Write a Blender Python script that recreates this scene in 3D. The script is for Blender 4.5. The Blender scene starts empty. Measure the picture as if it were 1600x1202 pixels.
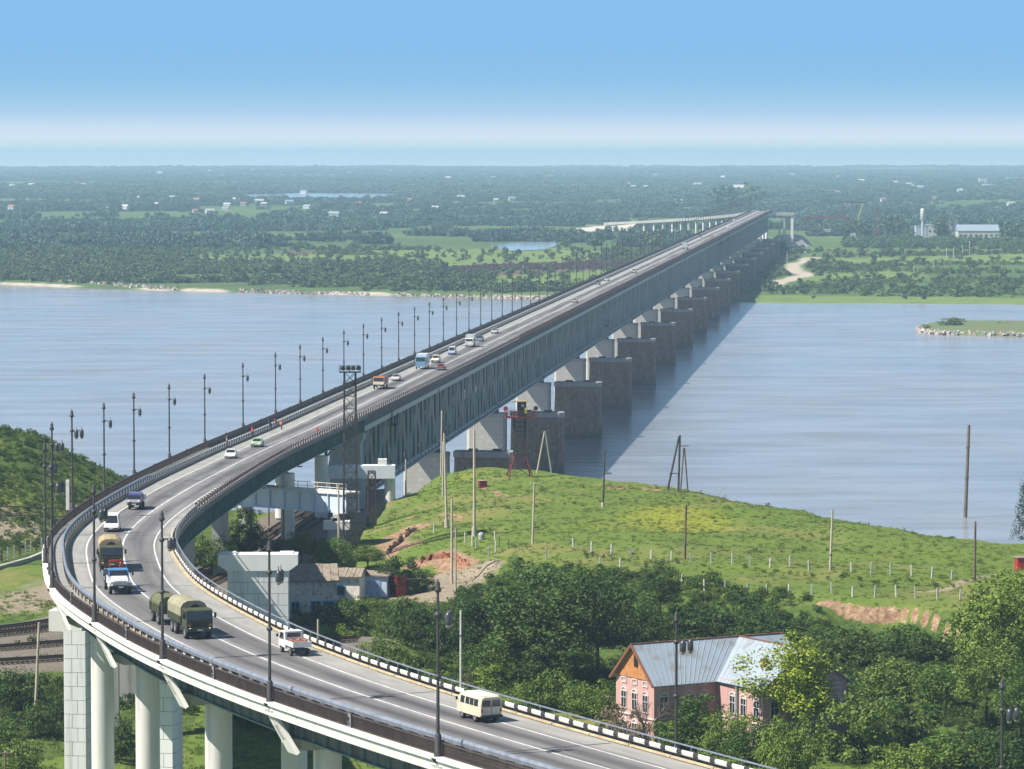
import bpy, math, random
import numpy as np
from mathutils import Vector, Matrix
rng = np.random.default_rng(7)
random.seed(7)
S = bpy.context.scene
COL = S.collection
R = math.radians
# ---------------------------------------------------------------- camera
FPX, CX, CY, Y0, CH = 5900.0, 800.0, 601.0, 235.3, 83.2
PITCH = math.atan((CY - Y0) / FPX)
cam_d = bpy.data.cameras.new('camera')
cam = bpy.data.objects.new('camera', cam_d)
COL.objects.link(cam)
cam.location = (0, 0, CH)
cam.rotation_euler = (R(90) - PITCH, 0, 0)
cam_d.sensor_width = 36.0
cam_d.lens = 36.0 * FPX / 1600.0
cam_d.clip_start = 5.0
cam_d.clip_end = 90000.0
S.camera = cam
# ---------------------------------------------------------------- sky, sun, exposure
EXPO = 0.74
SUN_EL, SUN_H = R(50.8), (-0.94, -0.342)           # towards the sun, in plan
def lin(hexcol):
    h = hexcol.lstrip('#')
    c = [int(h[i:i + 2], 16) / 255 for i in (0, 2, 4)]
    return tuple(x / 12.92 if x <= .04045 else ((x + .055) / 1.055) ** 2.4 for x in c)
W = bpy.data.worlds.new('World'); S.world = W; W.use_nodes = True
nt = W.node_tree; nt.nodes.clear()
n_out = nt.nodes.new('ShaderNodeOutputWorld')
n_bg = nt.nodes.new('ShaderNodeBackground')
n_sky = nt.nodes.new('ShaderNodeTexSky')
n_sky.sky_type = 'NISHITA'; n_sky.sun_disc = False
n_sky.sun_elevation = SUN_EL
n_sky.sun_rotation = math.atan2(SUN_H[0], SUN_H[1])
n_sky.air_density = 1.0; n_sky.dust_density = 0.4; n_sky.ozone_density = 1.5
n_tc = nt.nodes.new('ShaderNodeTexCoord')
n_sep = nt.nodes.new('ShaderNodeSeparateXYZ')
nt.links.new(n_tc.outputs['Generated'], n_sep.inputs[0])
# low sky: the pale haze band on the horizon melting into clear blue within two degrees
n_mr = nt.nodes.new('ShaderNodeMapRange')
n_mr.inputs['From Min'].default_value = -0.01; n_mr.inputs['From Max'].default_value = 0.05
nt.links.new(n_sep.outputs['Z'], n_mr.inputs['Value'])
n_rp = nt.nodes.new('ShaderNodeValToRGB')
stops = [(-.0100, '#EAF1F6'), (-.0046, '#E8F0F6'), (-.0012, '#C6DCEC'), (.0008, '#CADFEE'), (.0036, '#D4E4F1'), (.0068, '#C6DDF1'), (.0098, '#AFD1EE'),
         (.0132, '#A0CAEB'), (.0175, '#92C4EA'), (.0215, '#8CC0EA'), (.0280, '#88BEEC'), (.0450, '#88BFEE')]
el = n_rp.color_ramp.elements
while len(el) > 1: el.remove(el[-1])
for i, (z, c) in enumerate(stops):
    p = (z + .01) / .06
    e = el[0] if i == 0 else el.new(p)
    e.position = p; e.color = (*[x / 2 ** EXPO for x in lin(c)], 1)
nt.links.new(n_mr.outputs['Result'], n_rp.inputs['Fac'])
n_mul = nt.nodes.new('ShaderNodeVectorMath'); n_mul.operation = 'SCALE'
n_mul.inputs['Scale'].default_value = 0.058          # Nishita strength
nt.links.new(n_sky.outputs[0], n_mul.inputs[0])
n_m2 = nt.nodes.new('ShaderNodeMapRange'); n_m2.interpolation_type = 'SMOOTHSTEP'
n_m2.inputs['From Min'].default_value = 0.05; n_m2.inputs['From Max'].default_value = 0.32
nt.links.new(n_sep.outputs['Z'], n_m2.inputs['Value'])
n_mix = nt.nodes.new('ShaderNodeMix'); n_mix.data_type = 'RGBA'
nt.links.new(n_m2.outputs['Result'], n_mix.inputs['Factor'])
nt.links.new(n_rp.outputs['Color'], n_mix.inputs['A'])
nt.links.new(n_mul.outputs[0], n_mix.inputs['B'])
nt.links.new(n_mix.outputs['Result'], n_bg.inputs['Color'])
n_bg.inputs['Strength'].default_value = 1.0
nt.links.new(n_bg.outputs[0], n_out.inputs[0])
sun_d = bpy.data.lights.new('sun', 'SUN'); sun_d.energy = 5.0; sun_d.angle = R(0.53); sun_d.color = (1, .93, .82)
sun = bpy.data.objects.new('sun', sun_d); COL.objects.link(sun)
sv = Vector((SUN_H[0] * math.cos(SUN_EL), SUN_H[1] * math.cos(SUN_EL), math.sin(SUN_EL)))
sun.rotation_euler = sv.to_track_quat('Z', 'Y').to_euler()
S.view_settings.view_transform = 'Standard'; S.view_settings.look = 'None'
S.view_settings.exposure = EXPO; S.view_settings.gamma = 1.0; S.view_settings.use_curve_mapping = False
S.cycles.max_bounces = 6; S.cycles.diffuse_bounces = 3; S.cycles.glossy_bounces = 3
S.cycles.transmission_bounces = 4; S.cycles.transparent_max_bounces = 6; S.cycles.volume_bounces = 4
S.cycles.caustics_reflective = False; S.cycles.caustics_refractive = False
S.cycles.use_denoising = True
# ---------------------------------------------------------------- rays of the photograph's camera, used to find where things stand
CP, SP = math.cos(PITCH), math.sin(PITCH)
def ray(px, py):
    u, v = (px - CX) / FPX, -(py - CY) / FPX
    return np.array([u, CP + v * SP, -SP + v * CP])
def at_z(px, py, z):
    d = ray(px, py); t = (z - CH) / d[2]
    return np.array([d[0] * t, d[1] * t, z])
def at_y(px, py, y):
    d = ray(px, py); t = y / d[1]
    return np.array([d[0] * t, y, CH + d[2] * t])
# ---------------------------------------------------------------- materials
def new_mat(name):
    m = bpy.data.materials.new(name); m.use_nodes = True
    t = m.node_tree; b = t.nodes['Principled BSDF']
    return m, t, b
def N(t, typ, **kw):
    n = t.nodes.new(typ)
    for k, v in kw.items():
        if k in n.inputs: n.inputs[k].default_value = v
        else: setattr(n, k, v)
    return n
_mc = {}
def M(name, col, rough=.75, metal=0., var=.18, scale=1.5, bump=0., spec=.4, dirt=None, streak=False):
    """one plain procedural material: base colour broken by two octaves of noise, optional dirt streaks running down"""
    if name in _mc: return _mc[name]
    m, t, b = new_mat(name); L = t.links.new
    tc = N(t, 'ShaderNodeTexCoord')
    no = N(t, 'ShaderNodeTexNoise', Scale=scale, Detail=5., Roughness=.6)
    if streak:
        mp = N(t, 'ShaderNodeMapping'); mp.inputs['Scale'].default_value = (1.6, 1.6, .12)
        L(tc.outputs['Object'], mp.inputs[0]); L(mp.outputs[0], no.inputs['Vector'])
    else:
        L(tc.outputs['Object'], no.inputs['Vector'])
    rp = N(t, 'ShaderNodeValToRGB')
    c = np.array(col)
    d = np.array(dirt) if dirt else c * (1 - var * 1.6)
    rp.color_ramp.elements[0].position = .32; rp.color_ramp.elements[1].position = .68
    rp.color_ramp.elements[0].color = (*d, 1); rp.color_ramp.elements[1].color = (*np.clip(c * (1 + var * .6), 0, .95), 1)
    if dirt:
        e = rp.color_ramp.elements.new(.47); e.color = (*c, 1)
    L(no.outputs['Fac'], rp.inputs[0]); L(rp.outputs[0], b.inputs['Base Color'])
    b.inputs['Roughness'].default_value = rough; b.inputs['Metallic'].default_value = metal
    b.inputs['Specular IOR Level'].default_value = spec
    if bump:
        bp = N(t, 'ShaderNodeBump', Strength=bump, Distance=.05)
        n2 = N(t, 'ShaderNodeTexNoise', Scale=scale * 6, Detail=4.)
        L(tc.outputs['Object'], n2.inputs['Vector']); L(n2.outputs['Fac'], bp.inputs['Height']); L(bp.outputs[0], b.inputs['Normal'])
    _mc[name] = m
    return m
def leaf_mat(name, cols, trans=.25):
    """foliage: colour differs from leaf to leaf and from plant to plant"""
    if name in _mc: return _mc[name]
    m, t, b = new_mat(name); L = t.links.new
    tc = N(t, 'ShaderNodeTexCoord'); oi = N(t, 'ShaderNodeObjectInfo'); ge = N(t, 'ShaderNodeNewGeometry')
    no = N(t, 'ShaderNodeTexNoise', Scale=1.1, Detail=3.)
    L(tc.outputs['Object'], no.inputs['Vector'])
    a = N(t, 'ShaderNodeMath', operation='MULTIPLY_ADD'); a.inputs[1].default_value = .55
    L(ge.outputs['Random Per Island'], a.inputs[0]); 
    a2 = N(t, 'ShaderNodeMath', operation='MULTIPLY_ADD'); a2.inputs[1].default_value = .45; a2.inputs[2].default_value = -.22
    L(oi.outputs['Random'], a2.inputs[0]); L(a2.outputs[0], a.inputs[2])
    a3 = N(t, 'ShaderNodeMath', operation='MULTIPLY_ADD'); a3.inputs[1].default_value = .5
    L(no.outputs['Fac'], a3.inputs[0]); L(a.outputs[0], a3.inputs[2])
    rp = N(t, 'ShaderNodeValToRGB'); e = rp.color_ramp.elements
    e[0].position = .1; e[0].color = (*cols[0], 1); e[1].position = .95; e[1].color = (*cols[-1], 1)
    for i, c in enumerate(cols[1:-1]):
        k = e.new(.1 + .85 * (i + 1) / (len(cols) - 1)); k.color = (*c, 1)
    L(a3.outputs[0], rp.inputs[0]); L(rp.outputs[0], b.inputs['Base Color'])
    b.inputs['Roughness'].default_value = .6; b.inputs['Specular IOR Level'].default_value = .25
    if trans:
        tr = N(t, 'ShaderNodeBsdfTranslucent'); mx = N(t, 'ShaderNodeMixShader'); mx.inputs[0].default_value = trans
        L(rp.outputs[0], tr.inputs[0]); L(b.outputs[0], mx.inputs[1]); L(tr.outputs[0], mx.inputs[2])
        L(mx.outputs[0], t.nodes['Material Output'].inputs[0])
    _mc[name] = m
    return m
# ---------------------------------------------------------------- mesh building
class MB:
    def __init__(s): s.v = []; s.f = []; s.m = []; s.s = []
    def add(s, vs, fs, mi=0, sm=False):
        o = len(s.v); s.v.extend([tuple(map(float, p)) for p in vs])
        for f in fs: s.f.append(tuple(i + o for i in f)); s.m.append(mi); s.s.append(sm)
        return s
    def box(s, c, d, rz=0., mi=0, ry=0., taper=None):
        x, y, z = d[0] / 2, d[1] / 2, d[2] / 2
        tx, ty = taper or (1, 1)
        P = [(-x, -y, -z), (x, -y, -z), (x, y, -z), (-x, y, -z), (-x * tx, -y * ty, z), (x * tx, -y * ty, z), (x * tx, y * ty, z), (-x * tx, y * ty, z)]
        q = Matrix.Rotation(rz, 3, 'Z') @ Matrix.Rotation(ry, 3, 'Y')
        P = [q @ Vector(p) + Vector(c) for p in P]
        return s.add(P, [(0, 3, 2, 1), (4, 5, 6, 7), (0, 1, 5, 4), (1, 2, 6, 5), (2, 3, 7, 6), (3, 0, 4, 7)], mi)
    def bar(s, a, b, w, h, mi=0, up=(0, 0, 1)):
        a, b = Vector(a), Vector(b); d = (b - a).normalized(); u = Vector(up)
        if abs(d.dot(u)) > .97: u = Vector((0, 1, 0))
        r = d.cross(u).normalized(); u = r.cross(d).normalized()
        P = []
        for p in (a, b):
            for i, j in ((-1, -1), (1, -1), (1, 1), (-1, 1)): P.append(p + r * (w / 2 * i) + u * (h / 2 * j))
        return s.add(P, [(3, 2, 1, 0), (4, 5, 6, 7), (0, 1, 5, 4), (1, 2, 6, 5), (2, 3, 7, 6), (3, 0, 4, 7)], mi)
    def tube(s, a, b, r0, r1=None, n=8, mi=0, caps=True):
        r1 = r0 if r1 is None else r1
        a, b = Vector(a), Vector(b); d = (b - a).normalized()
        u = Vector((0, 0, 1)) if abs(d.z) < .97 else Vector((1, 0, 0))
        e1 = d.cross(u).normalized(); e2 = d.cross(e1).normalized()
        P = []
        for p, r in ((a, r0), (b, r1)):
            for k in range(n):
                t = 2 * math.pi * k / n; P.append(p + e1 * (r * math.cos(t)) + e2 * (r * math.sin(t)))
        s.add(P, [(k, (k + 1) % n, n + (k + 1) % n, n + k) for k in range(n)], mi, True)
        if caps:
            s.add(P[:n], [tuple(range(n))[::-1]], mi); s.add(P[n:], [tuple(range(n))], mi)
        return s
    def lathe(s, prof, c=(0, 0, 0), n=12, mi=0, axis='Z', sm=True):
        P = []; c = Vector(c)
        for r, z in prof:
            for k in range(n):
                t = 2 * math.pi * k / n; a, b = r * math.cos(t), r * math.sin(t)
                P.append(c + (Vector((a, b, z)) if axis == 'Z' else Vector((a, z, b)) if axis == 'Y' else Vector((z, a, b))))
        F = []
        for i in range(len(prof) - 1):
            for k in range(n): F.append((i * n + k, i * n + (k + 1) % n, (i + 1) * n + (k + 1) % n, (i + 1) * n + k))
        s.add(P, F, mi, sm)
        m = len(prof) - 1
        s.add(P[:n], [tuple(range(n))[::-1]], mi); s.add(P[m * n:], [tuple(range(n))], mi)
        return s
    def ext(s, poly, y0, y1, mi=0, k1=1., c1=(0, 0)):
        """polygon in x,z pushed along y from y0 to y1"""
        n = len(poly)
        P = [(x, y0, z) for x, z in poly] + [(c1[0] + (x - c1[0]) * k1, y1, c1[1] + (z - c1[1]) * k1) for x, z in poly]
        return s.add(P, [tuple(range(n)), tuple(range(n, 2 * n))[::-1]] + [(i, n + i, n + (i + 1) % n, (i + 1) % n) for i in range(n)], mi)
    def prism(s, poly, z0, z1, mi=0):
        n = len(poly)
        P = [(x, y, z0) for x, y in poly] + [(x, y, z1) for x, y in poly]
        return s.add(P, [tuple(range(n))[::-1], tuple(range(n, 2 * n))] + [(i, (i + 1) % n, n + (i + 1) % n, n + i) for i in range(n)], mi)
    def mesh(s, name, mats, org=(0, 0, 0), fix=True):
        me = bpy.data.meshes.new(name)
        v = np.array(s.v, dtype=float) - np.array(org)
        me.from_pydata(v.tolist(), [], s.f)
        for m in (mats if isinstance(mats, (list, tuple)) else [mats]): me.materials.append(m)
        me.polygons.foreach_set('material_index', s.m); me.polygons.foreach_set('use_smooth', s.s)
        me.update()
        if fix and len(s.f) < 60000:
            import bmesh
            bm = bmesh.new(); bm.from_mesh(me); bmesh.ops.recalc_face_normals(bm, faces=bm.faces); bm.to_mesh(me); bm.free()
        return me
    def build(s, name, mats, parent=None, org=(0, 0, 0), fix=True):
        o = bpy.data.objects.new(name, s.mesh(name, mats, org, fix)); COL.objects.link(o)
        if parent is not None: o.parent = parent
        else: o.location = org
        return o
def tag(o, label, cat, group=None):
    o['label'] = label; o['category'] = cat
    if group: o['group'] = group
    return o
def thing(name, label, cat, loc=(0, 0, 0), rz=0., group=None):
    o = bpy.data.objects.new(name, None); COL.objects.link(o); o.empty_display_size = .5
    o.location = [float(x) for x in loc]; o.rotation_euler = (0, 0, rz)
    return tag(o, label, cat, group)
def structure(o, kind='structure'): o['kind'] = kind; return o
_kids = {}
def kids(o):
    return [c for c in o.children]
def dup(o, loc=None, rz=None, label=None, scale=None, parent=None, tilt=None):
    c = o.copy(); COL.objects.link(c)
    if parent is not None: c.parent = parent
    if loc is not None: c.location = [float(x) for x in loc]
    if rz is not None: c.rotation_euler = (tilt[0] if tilt else 0, tilt[1] if tilt else 0, rz)
    if scale is not None: c.scale = scale if isinstance(scale, (tuple, list)) else (scale,) * 3
    if label: c['label'] = label
    for k in list(o.children): dup(k, parent=c)
    return c
def scatter(name, pts, scl, rot, protos, label=None):
    """one 'stuff' object: copies of a few plants on points, by geometry nodes"""
    me = bpy.data.meshes.new(name); n = len(pts)
    me.vertices.add(n); me.vertices.foreach_set('co', np.asarray(pts, dtype=np.float32).ravel())
    for nm, dat, ty, key in (('sc', np.asarray(scl, np.float32), 'FLOAT_VECTOR', 'vector'), ('ro', np.asarray(rot, np.float32), 'FLOAT', 'value')):
        at = me.attributes.new(nm, ty, 'POINT'); at.data.foreach_set(key, dat.ravel())
    at = me.attributes.new('pick', 'INT', 'POINT'); at.data.foreach_set('value', rng.integers(0, len(protos), n).astype(np.int32))
    o = bpy.data.objects.new(name, me); COL.objects.link(o)
    pc = bpy.data.collections.new(name + '_plants')
    for i, pm in enumerate(protos):
        po = bpy.data.objects.new('%s_plant_%02d' % (name, i), pm); pc.objects.link(po)
    g = bpy.data.node_groups.new(name, 'GeometryNodeTree')
    g.interface.new_socket('Geometry', in_out='INPUT', socket_type='NodeSocketGeometry')
    g.interface.new_socket('Geometry', in_out='OUTPUT', socket_type='NodeSocketGeometry')
    gi, go = g.nodes.new('NodeGroupInput'), g.nodes.new('NodeGroupOutput')
    ci = g.nodes.new('GeometryNodeCollectionInfo'); ci.inputs['Collection'].default_value = pc
    ci.inputs['Separate Children'].default_value = True; ci.inputs['Reset Children'].default_value = True
    ip = g.nodes.new('GeometryNodeInstanceOnPoints'); ip.inputs['Pick Instance'].default_value = True
    def at_(nm, ty):
        a = g.nodes.new('GeometryNodeInputNamedAttribute'); a.data_type = ty; a.inputs['Name'].default_value = nm
        return [x for x in a.outputs if x.enabled and x.name == 'Attribute'][0]
    cx = g.nodes.new('ShaderNodeCombineXYZ'); L = g.links.new
    L(at_('ro', 'FLOAT'), cx.inputs['Z'])
    L(gi.outputs[0], ip.inputs['Points']); L(ci.outputs[0], ip.inputs['Instance'])
    L(at_('pick', 'INT'), ip.inputs['Instance Index']); L(cx.outputs[0], ip.inputs['Rotation'])
    L(at_('sc', 'FLOAT_VECTOR'), ip.inputs['Scale']); L(ip.outputs[0], go.inputs[0])
    md = o.modifiers.new('plants', 'NODES'); md.node_group = g
    o['kind'] = 'stuff'
    if label: o['label'] = label
    return o
# ---------------------------------------------------------------- the road's centre line: a bend that straightens onto the bridge
def hr_of(py):
    t = min(max((775 - py) / (775 - 690), 0), 1); t = t * t * (3 - 2 * t)
    return 45.0 + 5.0 * t
_cp = [(952, 1202), (820, 1163.7), (760, 1147), (678, 1122.3), (603.6, 1097.4), (545, 1080.5), (499.6, 1063.5), (434, 1038.6), (381, 1018), (332, 995),
       (241, 943), (226, 932), (205, 915), (187, 850), (196, 836), (214, 816), (244, 794), (300, 760), (360, 729), (400, 708.8)]
_pp = [at_z(x, y, CH - hr_of(y)) for x, y in _cp]
d0 = _pp[0] - _pp[2]; d0 /= np.linalg.norm(d0)
_pp = [_pp[0] + d0 * k for k in (90, 60, 30)] + _pp
ZB = CH - 50.0
for yy in list(range(680, 800, 30)) + list(range(800, 3200, 60)): _pp.append(np.array([-104 + .1 * yy, yy, ZB]))
_pp = np.array(_pp)
_q = np.concatenate([[0], np.cumsum(np.linalg.norm(np.diff(_pp, axis=0), axis=1))])
_s = np.arange(0, _q[-1], 1.0)
RP = np.stack([np.interp(_s, _q, _pp[:, k]) for k in range(3)], 1)
_k = np.exp(-.5 * (np.arange(-30, 31) / 9.0) ** 2); _k /= _k.sum()
for k in range(3):
    e = np.concatenate([RP[0, k] + (RP[1, k] - RP[0, k]) * np.arange(-30, 0), RP[:, k], RP[-1, k] + (RP[-1, k] - RP[-2, k]) * np.arange(1, 31)])
    RP[:, k] = np.convolve(e, _k, 'valid')
RT = np.gradient(RP[:, :2], axis=0); RT /= np.linalg.norm(RT, axis=1)[:, None]
RN = np.stack([-RT[:, 1], RT[:, 0]], 1)                              # towards the outer, river-upstream side
SMAX = len(RP) - 1.001
def rd(s, off=0., dz=0.):
    s = min(max(s, 0), SMAX); i = int(s); f = s - i
    p = RP[i] * (1 - f) + RP[i + 1] * f; n = RN[i] * (1 - f) + RN[i + 1] * f
    return Vector((p[0] + n[0] * off, p[1] + n[1] * off, p[2] + dz))
def rhead(s):
    i = int(min(max(s, 0), SMAX)); return math.atan2(RT[i, 1], RT[i, 0])
def road_at(px, py, dz=0.):
    z = 38.
    for _ in range(12):
        p = at_z(px, py, z + dz); k = int(np.argmin(((RP[:, :2] - p[:2]) ** 2).sum(1))); z = RP[k, 2]
    return float(k), float(np.dot(p[:2] - RP[k, :2], RN[k])), z
def s_at_y(y): return float(np.argmin(np.abs(RP[:, 1] - y)))
S_BR = s_at_y(715)                                                   # where the trusses begin
S_END = s_at_y(3130)
def smooth(a, b, x):
    t = min(max((x - a) / (b - a), 0), 1); return t * t * (3 - 2 * t)
S_A, S_B = s_at_y(430), s_at_y(650)
def off_l(s): return 8.35 + 1.75 * smooth(S_A, S_B, s)               # outer railing
def off_bar(s): return 6.5 + .5 * smooth(S_A, S_B, s)                # inner barrier
def off_r(s): return -6.75 + 1.1 * smooth(s_at_y(370), S_A, s) + .9 * smooth(S_A, s_at_y(620), s) - .95 * smooth(s_at_y(640), s_at_y(820), s)
def sweep(mb, prof, s0, s1, step=4., mi=0, closed=True, caps=True, sm=False):
    """prof: list of (offset or callable, dz); runs it along the road"""
    n = max(2, int(round((s1 - s0) / step)) + 1); ss = np.linspace(s0, s1, n); m = len(prof); P = []
    for s in ss:
        for o, dz in prof: P.append(rd(s, o(s) if callable(o) else o, dz))
    F = []
    for i in range(n - 1):
        for k in range(m if closed else m - 1):
            k2 = (k + 1) % m; F.append((i * m + k, i * m + k2, (i + 1) * m + k2, (i + 1) * m + k))
    if caps and closed: F += [tuple(range(m))[::-1], tuple(range((n - 1) * m, n * m))]
    mb.add(P, F, mi, sm)
    return mb
# ---------------------------------------------------------------- the near bank's relief
_T = []
def cz(px, py, z): _T.append(at_z(px, py, z))
def cy(px, py, y): _T.append(at_y(px, py, y))
for a in [(690, 737, 24), (760, 731, 24.5), (885, 742, 23.5), (1000, 757, 23.5), (1100, 770, 23), (1250, 797, 22.5), (1400, 824, 22), (1500, 842, 21.5), (1560, 846, 22.2), (1625, 857, 21.5), (1750, 870, 21),
          (750, 790, 24), (900, 800, 23.5), (1100, 820, 23.2), (1300, 850, 22.5), (800, 850, 23.2), (1000, 880, 22.5), (1200, 890, 22.5), (1450, 880, 22.3), (1600, 890, 22), (1750, 900, 21.5),
          (660, 768, 22.3), (622, 800, 20.4), (590, 828, 19.2), (1100, 915, 21.7), (1300, 936, 21.5), (1490, 946, 21.5), (1620, 950, 21), (960, 900, 21.7), (1300, 975, 18.6), (1480, 985, 18.6), (1150, 960, 18.8), (1000, 940, 19),
          (700, 832, 22.7), (642, 812, 22.2), (765, 868, 22.6), (600, 893, 18.4), (680, 898, 18.5), (740, 912, 18.5), (800, 930, 18.8), (560, 858, 18.3), (500, 805, 18.1), (420, 850, 18.2), (300, 862, 18.2), (500, 928, 18.4), (640, 930, 18.3),
          (450, 950, 17.5), (580, 980, 17), (700, 1000, 16.5), (720, 1060, 14.8), (900, 1040, 15.8), (860, 980, 17.5), (1020, 1010, 17), (120, 905, 18.2), (0, 905, 18.3), (-120, 915, 18.3), (200, 880, 18.2),
          (60, 850, 18.6), (-40, 856, 19), (110, 842, 18.6), (50, 948, 17.9), (50, 1050, 16.4), (50, 1195, 14), (-60, 1000, 17), (200, 1000, 16.2), (300, 1165, 14), (150, 1100, 15.2),
          (1150, 1165, 15.5), (1000, 1120, 15.3), (1350, 1060, 16.3), (1500, 1060, 16.5), (1400, 1195, 14.8), (1600, 1195, 14.8), (1620, 1060, 16.8), (1250, 1020, 17.3)]: cz(*a)
for a in [(-60, 664, 690), (0, 673, 680), (50, 679, 680), (100, 701, 682), (150, 731, 690), (182, 755, 700), (40, 760, 650), (110, 790, 655), (-60, 750, 650), (150, 790, 668)]: cy(*a)
for x, y, z in [(-95, 760, 2), (-70, 775, -2), (-45, 770, -1), (-25, 770, 1), (-34, 715, 11), (-12, 790, 0), (-22, 690, 17), (-38, 660, 17.9), (-4, 800, -1), (10, 790, -1), (30, 765, -1), (46, 735, -1), (62, 700, -1), (80, 665, -1), (100, 660, -1),
                (-60, 715, 9), (-120, 760, 4), (-150, 650, 30), (120, 640, 2), (-40, 300, 14), (30, 300, 14), (90, 330, 14.5), (-100, 330, 14), (-60, 230, 14), (60, 230, 14), (-110, 850, -4), (0, 850, -4), (110, 850, -4), (-110, 450, 15), (140, 500, 20), (140, 400, 16), (-140, 560, 19)]: _T.append(np.array([x, y, z], float))
_T = np.array(_T)
def _rbf(r): return np.where(r > 1e-9, r, 0.)
_n = len(_T); _XY = _T[:, :2]
_A = np.zeros((_n + 3, _n + 3)); _dd = np.linalg.norm(_XY[:, None] - _XY[None], axis=2)
_A[:_n, :_n] = _rbf(_dd) - np.eye(_n) * 1.2; _A[:_n, _n] = 1; _A[:_n, _n + 1:] = _XY; _A[_n:, :_n] = _A[:_n, _n:].T
_w = np.linalg.solve(_A, np.concatenate([_T[:, 2], np.zeros(3)]))
_gx = rng.uniform(-1, 1, (40, 2)); _gp = rng.uniform(0, 6.28, 40); _gf = rng.uniform(.06, .5, 40)
_scl = np.array([at_z(x, y, 21.4) for x, y in ((1284, 934), (1340, 937), (1400, 941), (1460, 947), (1500, 955))])
def height(X, Y):
    X = np.atleast_1d(np.asarray(X, float)); Y = np.atleast_1d(np.asarray(Y, float)); out = np.zeros(len(X))
    for a in range(0, len(X), 20000):
        q = np.stack([X[a:a + 20000], Y[a:a + 20000]], 1)
        r = _rbf(np.linalg.norm(q[:, None] - _XY[None], axis=2))
        out[a:a + 20000] = r @ _w[:_n] + _w[_n] + q @ _w[_n + 1:]
    out = np.maximum(out, -5)
    nz = np.zeros(len(X))
    for g, p, f in zip(_gx, _gp, _gf): nz += np.sin((g[0] * X + g[1] * Y) * f * 2 + p) * .06 / (f + .35)
    # the cut clay bank above the scrub: the ground breaks off about two metres
    t = np.interp(X, _scl[:, 0], _scl[:, 1]) + np.sin(X * .62) * .45 + np.sin(X * .23 + 1) * .9 - Y
    sm = lambda a, b, v: np.clip((v - a) / (b - a), 0, 1) ** 2 * (3 - 2 * np.clip((v - a) / (b - a), 0, 1))
    win = sm(_scl[0, 0] - 1, _scl[0, 0] + 3, X) * (1 - sm(_scl[-1, 0] - 3, _scl[-1, 0] + 2, X))
    out = out - 2.3 * sm(0, 2.2, t) * (1 - sm(6, 20, t)) * win
    return out + nz * .45 * np.clip((out + 1) / 4, 0, 1)
def hz(x, y): return float(height([x], [y])[0])
def ground(px, py, y0=240., y1=1000.):
    """where a line of sight of the photograph first meets the near bank"""
    ys = np.arange(y0, y1, 2.); d = ray(px, py); t = ys / d[1]
    zz = CH + d[2] * t; hh = height(d[0] * t, ys); k = np.argmax(hh >= zz)
    if hh[k] < zz[k]: return None
    a, b = ys[max(k - 1, 0)], ys[k]
    for _ in range(12):
        m = (a + b) / 2; t = m / d[1]
        if hz(d[0] * t, m) >= CH + d[2] * t: b = m
        else: a = m
    return np.array([d[0] * b / d[1], b, hz(d[0] * b / d[1], b)])
def poly_dist(P, line):
    """distance of points P (n,2) to a polyline"""
    best = np.full(len(P), 1e9)
    for a, b in zip(line[:-1], line[1:]):
        a, b = np.array(a[:2], float), np.array(b[:2], float); d = b - a
        t = np.clip(((P - a) @ d) / (d @ d + 1e-9), 0, 1); best = np.minimum(best, np.linalg.norm(P - a - t[:, None] * d, axis=1))
    return best
def in_poly(P, poly):
    poly = np.array([p[:2] for p in poly]); x, y = P[:, 0], P[:, 1]; r = np.zeros(len(P), bool); j = len(poly) - 1
    for i in range(len(poly)):
        xi, yi, xj, yj = *poly[i], *poly[j]
        r ^= ((yi > y) != (yj > y)) & (x < (xj - xi) * (y - yi) / (yj - yi + 1e-12) + xi); j = i
    return r
def gp(*pts):
    out = []
    for x, y in pts:
        g = ground(x, y)
        if g is None: print('no ground at', x, y); g = at_z(x, y, 21.)
        out.append(g)
    return out
def curve_pts(pts, step=2.):
    p = np.array([q[:2] for q in pts], float); q = np.concatenate([[0], np.cumsum(np.linalg.norm(np.diff(p, axis=0), axis=1))])
    s = np.arange(0, q[-1], step); out = np.stack([np.interp(s, q, p[:, k]) for k in (0, 1)], 1)
    kk = np.exp(-.5 * (np.arange(-12, 13) / 5.) ** 2); kk /= kk.sum()
    for k in (0, 1):
        e = np.concatenate([out[0, k] + (out[1, k] - out[0, k]) * np.arange(-12, 0), out[:, k], out[-1, k] + (out[-1, k] - out[-2, k]) * np.arange(1, 13)])
        out[:, k] = np.convolve(e, kk, 'valid')
    return out
# railway: two tracks sweeping out from under the trusses, two more on the left
RAILZ = 18.55
track_main = curve_pts([(-130, 470), (-100, 487), (-70, 505), (-58, 520), (-49, 556), (-42, 604), (-37, 660), (-31.5, 720), (-29, 745)])
def shift(line, d):
    t = np.gradient(line, axis=0); t /= np.linalg.norm(t, axis=1)[:, None]
    return line + np.stack([-t[:, 1], t[:, 0]], 1) * d
tracks = [shift(track_main, 2.2), shift(track_main, -2.2), curve_pts([(-130, 455), (-95, 474), (-74, 486), (-55, 498), (-30, 520)]), curve_pts([(-130, 446), (-95, 464), (-72, 474), (-48, 485), (-20, 500)])]
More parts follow.
